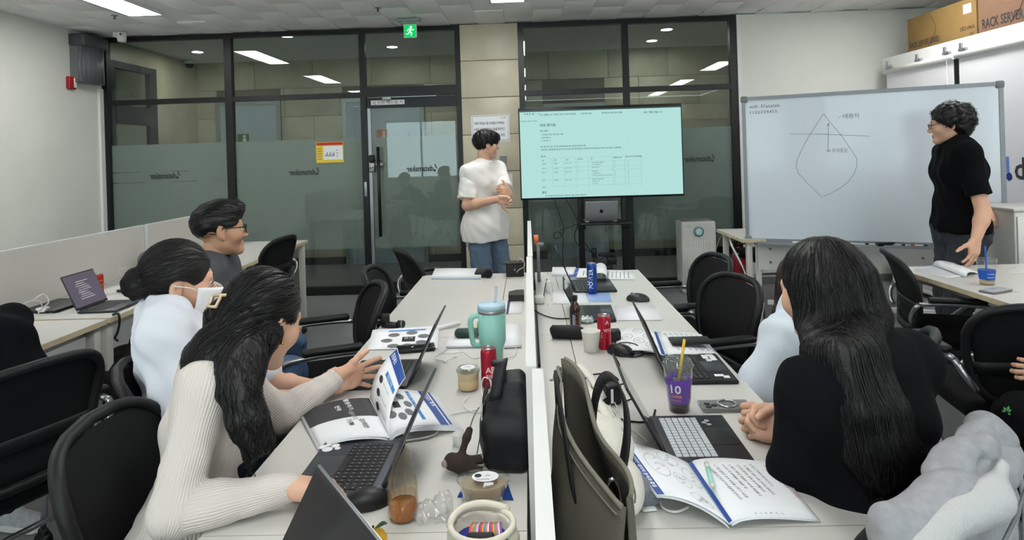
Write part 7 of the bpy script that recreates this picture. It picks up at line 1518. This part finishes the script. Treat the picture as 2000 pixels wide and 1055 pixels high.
p = D(1384, 925, .765); a, b = D(1380, 905, .782), D(1392, 950, .778); q = MB().tube([a, a * .75 + b * .25], .0055, 8); q.m = 1; q.tube([a * .75 + b * .25, b * .9 + a * .1], .0058, 8); q.m = 0; q.tube([b * .9 + a * .1, b], [.005, .0015], 8); single('ballpoint_pen', q, [M_white, mat('mint_pen', (170, 222, 208), .4)], 'mint and white pen lying on the open slide booklet', 'pen', (a + b) / 2)
q = MB(); V, Q = sdf([E((0, 0, .014), (.032, .03, .014)), E((.02, .015, .02), (.02, .016, .02), k=.01), E((-.02, -.01, .016), (.022, .02, .018), k=.01)], .004, wrinkle(.006, 150, 77)); p = D(848, 1012); single('plastic_wrapper', SM().add((V, Q), 0, T(p.x, p.y, .732)).mesh('w', glassmat('crinkled_film', (.96, .96, .96), .18, (225, 225, 225), ior=1.6)), None, 'crumpled clear plastic wrapper beside the glass bottle', 'wrapper', (p.x, p.y, .73))
p = D(506 + 0, 1100) if False else D(1500, 600)
V, Q = sdf([E((0, 0, .016), (.028, .02, .015)), E((.02, .01, .014), (.018, .014, .012), k=.01)], .004, wrinkle(.005, 150, 78)); p = D(1145, 632); single('foil_wrapper', SM().add((V, Q), 0, T(p.x, p.y, .731)).mesh('w', mat('foil', (196, 206, 204), .3, .7)), None, 'small crumpled foil wrapper beside the brown bottle', 'wrapper', (p.x, p.y, .73))
# tangerine charm near the lens
p = AY(722, 1046, 1.2); p = Vector((p.x, 1.22, .7305)); tg = thing('tangerine', 'small yellow fruit with a green leaf beside the dark glossy screen', 'fruit', p); part('fruit', MB().sphere((0, 0, .022), (.028, .028, .022), 18, 12), mat('yellow_peel', (232, 176, 40), .45, bump=.15, bscale=300), tg); part('leaf', MB().sheet(lambda u, v: (.004 + .026 * u, (v - .5) * .018 * math.sin(PI * u), .045 + .010 * math.sin(2 * u)), 6, 4, th=.001), mat('dark_leaf', (40, 70, 40), .5), tg); part('stem', MB().tube([(0, 0, .042), (.002, 0, .05)], .002, 6), M_blackm, tg)
# ------------------------------------------------------------------ bags
M_navb = mat('navy_nylon', (14, 16, 24), .6, bump=.15, bscale=200)
c = Vector((-.068, 1.60, .7305)); bg = thing('crossbody_bag', 'black crossbody bag leaning against the desk divider', 'bag', c, 0)
bm_ = SM().add(sdf([B((0, 0, .055), (.052, .098, .056), r=.022), B((.006, 0, .115), (.042, .078, .045), r=.022, k=.05), B((.014, .005, .165), (.028, .050, .035), r=.018, k=.05), E((-.03, 0, .07), (.035, .085, .07), k=.04), PL((0, 0, .001), (0, 0, -1))], .006, wrinkle(.003, 50, 81))); part('pouch', bm_.mesh('pouch', M_navb), None, bg)
part('strap', MB().sheet(lambda u, v: Vector((-.01 + .055 * math.sin(PI * u) * .3 - .02, .07 - .13 * u, .165 + .075 * math.sin(PI * u))) + Vector((.030 * (v - .5), 0, .01 * (v - .5))), 14, 2, th=.004), M_navb, bg); part('strap', MB().sheet(lambda u, v: Vector((-.052 - .012 * math.sin(PI * u), .06 - .12 * u + .02 * (v - .5), .16 - .07 * u)) + Vector((0, .02 * (v - .5), .012 * (v - .5))), 10, 2, th=.003), M_blackm, bg); part('zipper', MB().tube([(-.062, -.07, .12), (-.066, 0, .13), (-.06, .07, .125)], .0025, 6), M_silver, bg); part('buckle', MB().rbox((-.02, .0, .235), (.038, .016, .012), .004), M_blackp, bg)
c = D(903, 926); mo = thing('plush_monkey', 'small dark brown plush monkey charm lying by the black bag', 'toy', (c.x, c.y, .7305)); mo.scale = (.88, .88, .88); M_pl = mat('brown_plush', (66, 54, 50), .95, bump=.6, bscale=500); M_pl2 = mat('pale_plush', (168, 156, 146), .95, bump=.5, bscale=500)
g = SM().add(sdf([E((0, 0, .026), (.030, .024, .026)), E((-.028, .008, .030), .023, k=.01), C((-.005, .005, .04), (.012, .03, .085), .010, .009, k=.01), C((.012, .03, .085), (.018, .045, .098), .011, .010, k=.01), C((.02, -.008, .02), (.055, -.012, .012), .012, .011, k=.01), C((.015, .01, .03), (.05, .018, .030), .012, .013, k=.01)], .0035), 0); part('body', g.mesh('b', M_pl), None, mo); part('muzzle', MB().sphere((-.046, -.004, .030), (.010, .012, .010), 10, 8), M_pl2, mo); part('paw', MB().sphere((.062, -.014, .014), (.010, .009, .009), 10, 8), M_pl2, mo); part('paw', MB().sphere((.058, .020, .034), (.012, .012, .012), 10, 8), M_pl2, mo); part('hang_loop', cable(MB(), [(.018, .045, .10), (.03, .06, .13), (.045, .075, .15)], .002), M_greyp, mo)
# white bag with coloured threads
c = D(945, 1052); wb_ = thing('white_pouch_bag', 'cream leather pouch bag open on coloured embroidery threads', 'bag', (c.x + .005, c.y - .085, .7305)); M_cream = mat('cream_leather', (222, 216, 200), .5, bump=.1, bscale=150)
V, Q = sdf([E((0, 0, .045), (.068, .055, .052)), E((0, -.01, .075), (.052, .042, .038), k=.004, op='-'), PL((0, 0, .002), (0, 0, -1)), PL((0, -.0, .080), (0, -.15, 1))], .004, wrinkle(.002, 60, 82)); part('body', SM().add((V, Q)).mesh('b', M_cream), None, wb_); part('lining', MB().sphere((0, -.008, .055), (.05, .040, .016), 18, 8), mat('blue_lining', (30, 40, 140), .6), wb_)
part('rim', MB().tube([(.058 * math.cos(a), -.004 + .046 * math.sin(a), .080 + .006 * math.sin(a)) for a in np.linspace(0, 2 * PI, 28, endpoint=False)], .006, 8, closed=True), M_cream, wb_); part('strap', MB().tube(bezier([(-.058, -.01, .078), (-.060, .025, .100), (.0, .045, .104), (.050, .03, .085)], 12), .007, 8), M_cream, wb_)
th_ = [mat('thread_%d' % i, c_, .8) for i, c_ in enumerate(((220, 80, 90), (230, 160, 60), (90, 170, 150), (220, 120, 170), (240, 220, 190), (120, 90, 170)))]
for k in range(18): part('thread_skein', MB().tube([(-.022 + .0035 * k, -.030, .070), (-.020 + .0032 * k, -.012, .080), (-.018 + .003 * k, .012, .072)], .0024, 5), th_[k % 6], wb_)
part('dark_case', MB().rbox((0, -.034, .070), (.05, .02, .02), .006), M_blackm, wb_)
# khaki tote
c = Vector((.090, 1.13, .7305)); tt = thing('tote_bag', 'khaki canvas tote bag with black straps and a carabiner', 'bag', c, .22); M_kh = mat('khaki_canvas', (92, 88, 78), .9, var=.08, vscale=10, bump=.3, bscale=300)
def totep(u, v, sd):
    u = min(1, max(0, u)); e = max(0.0, math.sin(PI * u)) ** .5; xr = sd * (.003 + .026 * e) + .010 * math.sin(8 * u + .6) - .004; zr = .330 - .105 * u + .010 * math.sin(7 * u + sd); xb = sd * (.012 + .050 * e)
    return Vector((xr + (xb - xr) * math.sin(v * PI / 2) + .004 * math.sin(22 * u + 9 * v) * v, .17 - .35 * u, zr * (1 - v) + .002))
for sd in (-1, 1):
    pnl = part('side_panel', MB().sheet((lambda u, v: totep(u, v, sd)) if sd < 0 else (lambda u, v: totep(u, v, sd)), 36, 12, th=.004 * sd), M_kh, tt)
    part('hem_seam', MB().tube([totep(u, .0, sd) + Vector((0, 0, .001)) for u in np.linspace(.01, .99, 30)], .0042, 6).tube([totep(u, .055, sd) + Vector((sd * .004, 0, 0)) for u in np.linspace(.02, .98, 30)], .0016, 5), mat('khaki_seam', (122, 118, 106), .9), pnl)
part('base_panel', MB().sheet(lambda u, v: totep(u, 1, -1) * (1 - v) + totep(u, 1, 1) * v, 20, 2, th=.003), M_kh, tt)
for sd, lean in ((1, .055), (-1, -.012)):
    sp_ = bezier([totep(.30, .05, sd) + Vector((sd * .004, 0, -.05)), totep(.30, 0, sd) + Vector((sd * .01, 0, .07)), totep(.45, 0, sd) + Vector((lean, 0, .12)), totep(.62, 0, sd) + Vector((lean * 1.4, 0, .05)), totep(.66, .05, sd) + Vector((sd * .006, 0, -.06))], 22)
    part('strap', MB().sheet(lambda u, v: sp_[int(round(u * 22))] + Vector((.0, .024 * (v - .5), .010 * (v - .5))), 22, 1, th=.004), M_blackm, tt)
part('strap', MB().sheet(lambda u, v: totep(.42, .06, -1).lerp(totep(.50, .95, -1), u) + Vector((.012 + .01 * u, .045 * (v - .5), .0)), 8, 1, th=.003), M_blackm, tt)
part('inner_pocket', MB().sheet(lambda u, v: totep(.25 + .5 * u, .12 + .5 * v, -1) + Vector((.010, 0, 0)), 8, 4, th=.002), M_blackm, tt)
part('eyelet', MB().lathe([(.008, 0), (.014, .001), (.014, .004), (.008, .004)], 16, T(-.002, .165, .305) @ RX(-PI / 2)), M_silver, tt)
cb_ = AY(1196, 985, 1.06); part('carabiner', MB().tube([(cb_.x + .013 * math.cos(a) + .002, cb_.y + .004, cb_.z + .040 * math.sin(a)) for a in np.linspace(0, 2 * PI, 24, endpoint=False)], .0042, 8, closed=True), M_silver, tt, True)
# cream shoulder bag behind the tote
c = Vector((.135, 1.46, .7305)); cs = thing('shoulder_bag', 'off white shoulder bag slumped behind the khaki tote', 'bag', c); M_ow = mat('off_white_leather', (218, 214, 204), .55, bump=.12, bscale=120)
V, Q = sdf([E((0, -.02, .07), (.070, .17, .075)), E((.02, .02, .10), (.05, .12, .06), k=.05), PL((0, 0, .001), (0, 0, -1))], .0065, wrinkle(.004, 40, 84)); part('body', SM().add((V, Q)).mesh('b', M_ow), None, cs); part('strap', MB().sheet(lambda u, v: Vector((-.085 + .12 * u, .25 - .27 * u, .155 + .035 * math.sin(PI * u))) + Vector((.02 * (v - .5), .022 * (v - .5), 0)), 16, 2, th=.006), M_ow, cs); part('strap', MB().sheet(lambda u, v: Vector((-.075 + .11 * u, .25 - .14 * u, .15 + .06 * math.sin(PI * u))) + Vector((.016 * (v - .5), .02 * (v - .5), 0)), 14, 2, th=.005), M_ow, cs); part('zipper', MB().tube([(.02, .10, .155), (.045, .02, .150), (.06, -.06, .13)], .004, 6), M_silver, cs); part('ring', MB().tube([(.0 + .012 * math.cos(a), .13, .16 + .012 * math.sin(a)) for a in np.linspace(0, 2 * PI, 16, endpoint=False)], .003, 6, closed=True), M_silver, cs)
part('hang_lobe', SM().add(sdf([E((.045, -.10, .05), (.045, .10, .045))], .006)).mesh('b', M_ow), None, cs)
# grey pouch
c = D(1232, 950); gp = thing('pencil_pouch', 'grey fabric zip pouch beside the open slide booklet', 'pouch', (c.x, c.y, .7305), .12); M_gf = mat('grey_melange', (118, 122, 130), .9, var=.15, vscale=120, bump=.3, bscale=400); part('body', MB().rbox((0, 0, .026), (.085, .20, .05), .018, 2), M_gf, gp); part('zipper', MB().tube([(.0435, -.09, .022), (.0435, .09, .022)], .002, 6).tube([(-.04, -.1005, .022), (.04, -.1005, .022)], .002, 6), M_greyp, gp); part('label', MB().rbox((.01, -.1, .004), (.03, .02, .003), .001), M_white, gp)
# backpack under the wall desk
c = D(205, 850, 0); c = Vector((-2.16, 3.34, 0)); bp_ = thing('backpack', 'black backpack hanging and slumped under the wall desk', 'bag', c); V, Q = sdf([B((0, 0, .24), (.15, .24, .24), r=.09), E((.06, -.04, .16), (.12, .20, .15), k=.05), E((-.02, .0, .44), (.1, .14, .09), k=.06), PL((0, 0, .002), (0, 0, -1))], .012, wrinkle(.008, 18, 85)); part('body', SM().add((V, Q)).mesh('b', M_blackm), None, bp_); part('strap', cable(cable(MB(), [(.05, -.12, .46), (.06, -.07, .56), (.062, -.03, .64)], .014, 8), [(.05, .10, .46), (.06, .04, .56), (.062, -.02, .64)], .014, 8), M_blackm, bp_); part('zip_pull', MB().tube([(.135, .02, .2), (.137, .02, .12)], .005, 6), M_greyp, bp_)
hk = AX(228, 628, -2.115); q = MB(); cable(q, [hk + V3(-.02, 0, .035), hk + V3(.006, 0, .04), hk + V3(.014, 0, .02), hk + V3(.012, 0, -.02), hk + V3(.0, 0, -.06), hk + V3(-.012, 0, -.085), hk + V3(.004, 0, -.1)], .006, 8); single('bag_hook', q, M_blackp, 'black hook clipped to the wall desk edge holding the backpack', 'hook', hk)
# things on the wall desk
q = MB(); cable(q, [D(38, 612, .735), AY(60, 590, 2.75), AY(85, 575, 2.8), AY(95, 590, 2.8), AY(80, 605, 2.75), D(75, 612, .735)], .003); cable(q, [D(20, 608, .735), AY(50, 592, 2.75), AY(75, 588, 2.8), D(84, 602, .735)], .003); p = D(86, 611); q.rbox((p.x, p.y, .745), (.05, .04, .03), .008); q.rbox((p.x - .03, p.y + .01, .743), (.03, .035, .025), .008); cable(q, [D(98, 612, .733), D(110, 606, .733), D(125, 603, .733)], .002)
single('charger_plugs', q, M_white, 'white charger and cables on the wall desk before the partition', 'charger', (p.x, p.y, .73))
q = MB(); cable(q, [D(170, 550, .735), D(200, 553, .735), D(240, 556, .735), D(236, 540, .76), AY(232, 528, 3.5), AY(250, 525, 3.5), AY(268, 540, 3.5), D(262, 556, .735), D(240, 552, .735), D(275, 560, .735)], .0028); single('white_cable', q, M_white, 'white cable curling along the partition foot on the wall desk', 'cable', D(240, 552))
papers('small white sheet beside the black phone on the wall desk', (D(262, 570), D(290, 566), D(296, 580), D(265, 584)), .002, n=1)
single('white_cable', cable(MB(), [D(1985, 520, .735), D(1970, 525, .735), D(1960, 532, .735), D(1985, 535, .735), D(2005, 532, .735)], .0022), M_white, 'white cable on the right hand desk behind the blue sleeved cup', 'cable', D(1980, 530))
single('white_cable', cable(MB(), [D(1975, 560, .735), D(1968, 566, .735), D(1990, 570, .735)], .0022), M_white, 'short white cable beside the grey patterned phone', 'cable', D(1980, 565))
# ------------------------------------------------------------------ hoodie over the chair
ho = thing('hoodie', 'pale grey zip hoodie draped over the chair back', 'hoodie', (.98, 1.25, .45)); M_hd = mat('grey_melange_fleece', (156, 156, 160), .95, var=.10, vscale=45, bump=.25, bscale=260); M_in = mat('white_fleece_lining', (190, 190, 190), .95, bump=.35, bscale=180)
hA_, hB_ = Vector((.575, 1.08, .862)), Vector((.935, 1.322, .868)); hx = (hB_ - hA_); HL = hx.length; hxh = Vector((hx.x, hx.y, 0)).normalized(); hyd = Vector((-hxh.y, hxh.x, 0)); hmid = (hA_ + hB_) / 2; slope = hx.z / math.hypot(hx.x, hx.y)
def hl(x, y, z): return hmid + hxh * x + hyd * (y - .012 - .030 * (1 - min(1, (2 * x / HL) ** 2))) + Vector((0, 0, z + slope * x))
def hfold(X, Y, Z):
    x = (X - hmid.x) * hxh.x + (Y - hmid.y) * hxh.y; z = Z - hmid.z; return .0055 * np.sin(62 * (z - .28 * x) + 2.2 * np.sin(9 * x)) + .0025 * np.sin(36 * x + 30 * z)
P = [C(hl(x, 0, -.02), hl(x + .02, -.01 + .015 * math.sin(40 * x), -.24), .019, .015, k=.05) for x in np.linspace(-HL / 2, HL / 2 - .01, 11)] + [C(hl(-HL / 2, 0, -.01), hl(HL / 2, 0, -.02), .034, .032, k=.04), C(hl(-.04, .01, .0), hl(HL / 2 - .04, .02, .015), .032, .030, k=.04)]
part('body', SM().add(sdf(P, .006, hfold)).mesh('b', M_hd), None, ho, True)
P = [C(hl(.03, .02, .020), hl(HL / 2 - .02, .02, .025), .034, .038, k=.04), C(hl(HL / 2 - .02, .02, .025), hl(HL / 2 + .030, -.0, -.045), .038, .022, k=.03), C(hl(.05, .03, .025), hl(-.02, .05, .01), .03, .024, k=.03), E(hl(.06, -.03, .02), (.05, .028, .028), k=.012, op='-')]
part('hood', SM().add(sdf(P, .005, wrinkle(.0045, 50, 87))).mesh('b', M_hd), None, ho, True)
P = [C(hl(-HL / 2 + .01, -.022, -.02), hl(.02, -.030, .0), .020, .026, k=.03), C(hl(.02, -.03, .0), hl(.085, -.026, .02), .026, .014, k=.03), C(hl(-HL / 2 + .01, -.024, -.05), hl(.06, -.030, -.045), .018, .018, k=.04)]
part('lining', SM().add(sdf(P, .005, hfold)).mesh('b', M_in), None, ho, True)
part('zipper', MB().tube([hl(-HL / 2, -.050, -.075), hl(-.02, -.054, -.075), hl(.06, -.052, -.05), hl(HL / 2, -.046, -.045)], .0035, 6), M_greyp, ho, True); part('drawstring', MB().tube([hl(HL / 2 + .03, -.02, -.05), hl(HL / 2 + .032, -.025, -.14), hl(HL / 2 + .025, -.025, -.24)], .005, 6), M_hd, ho, True)
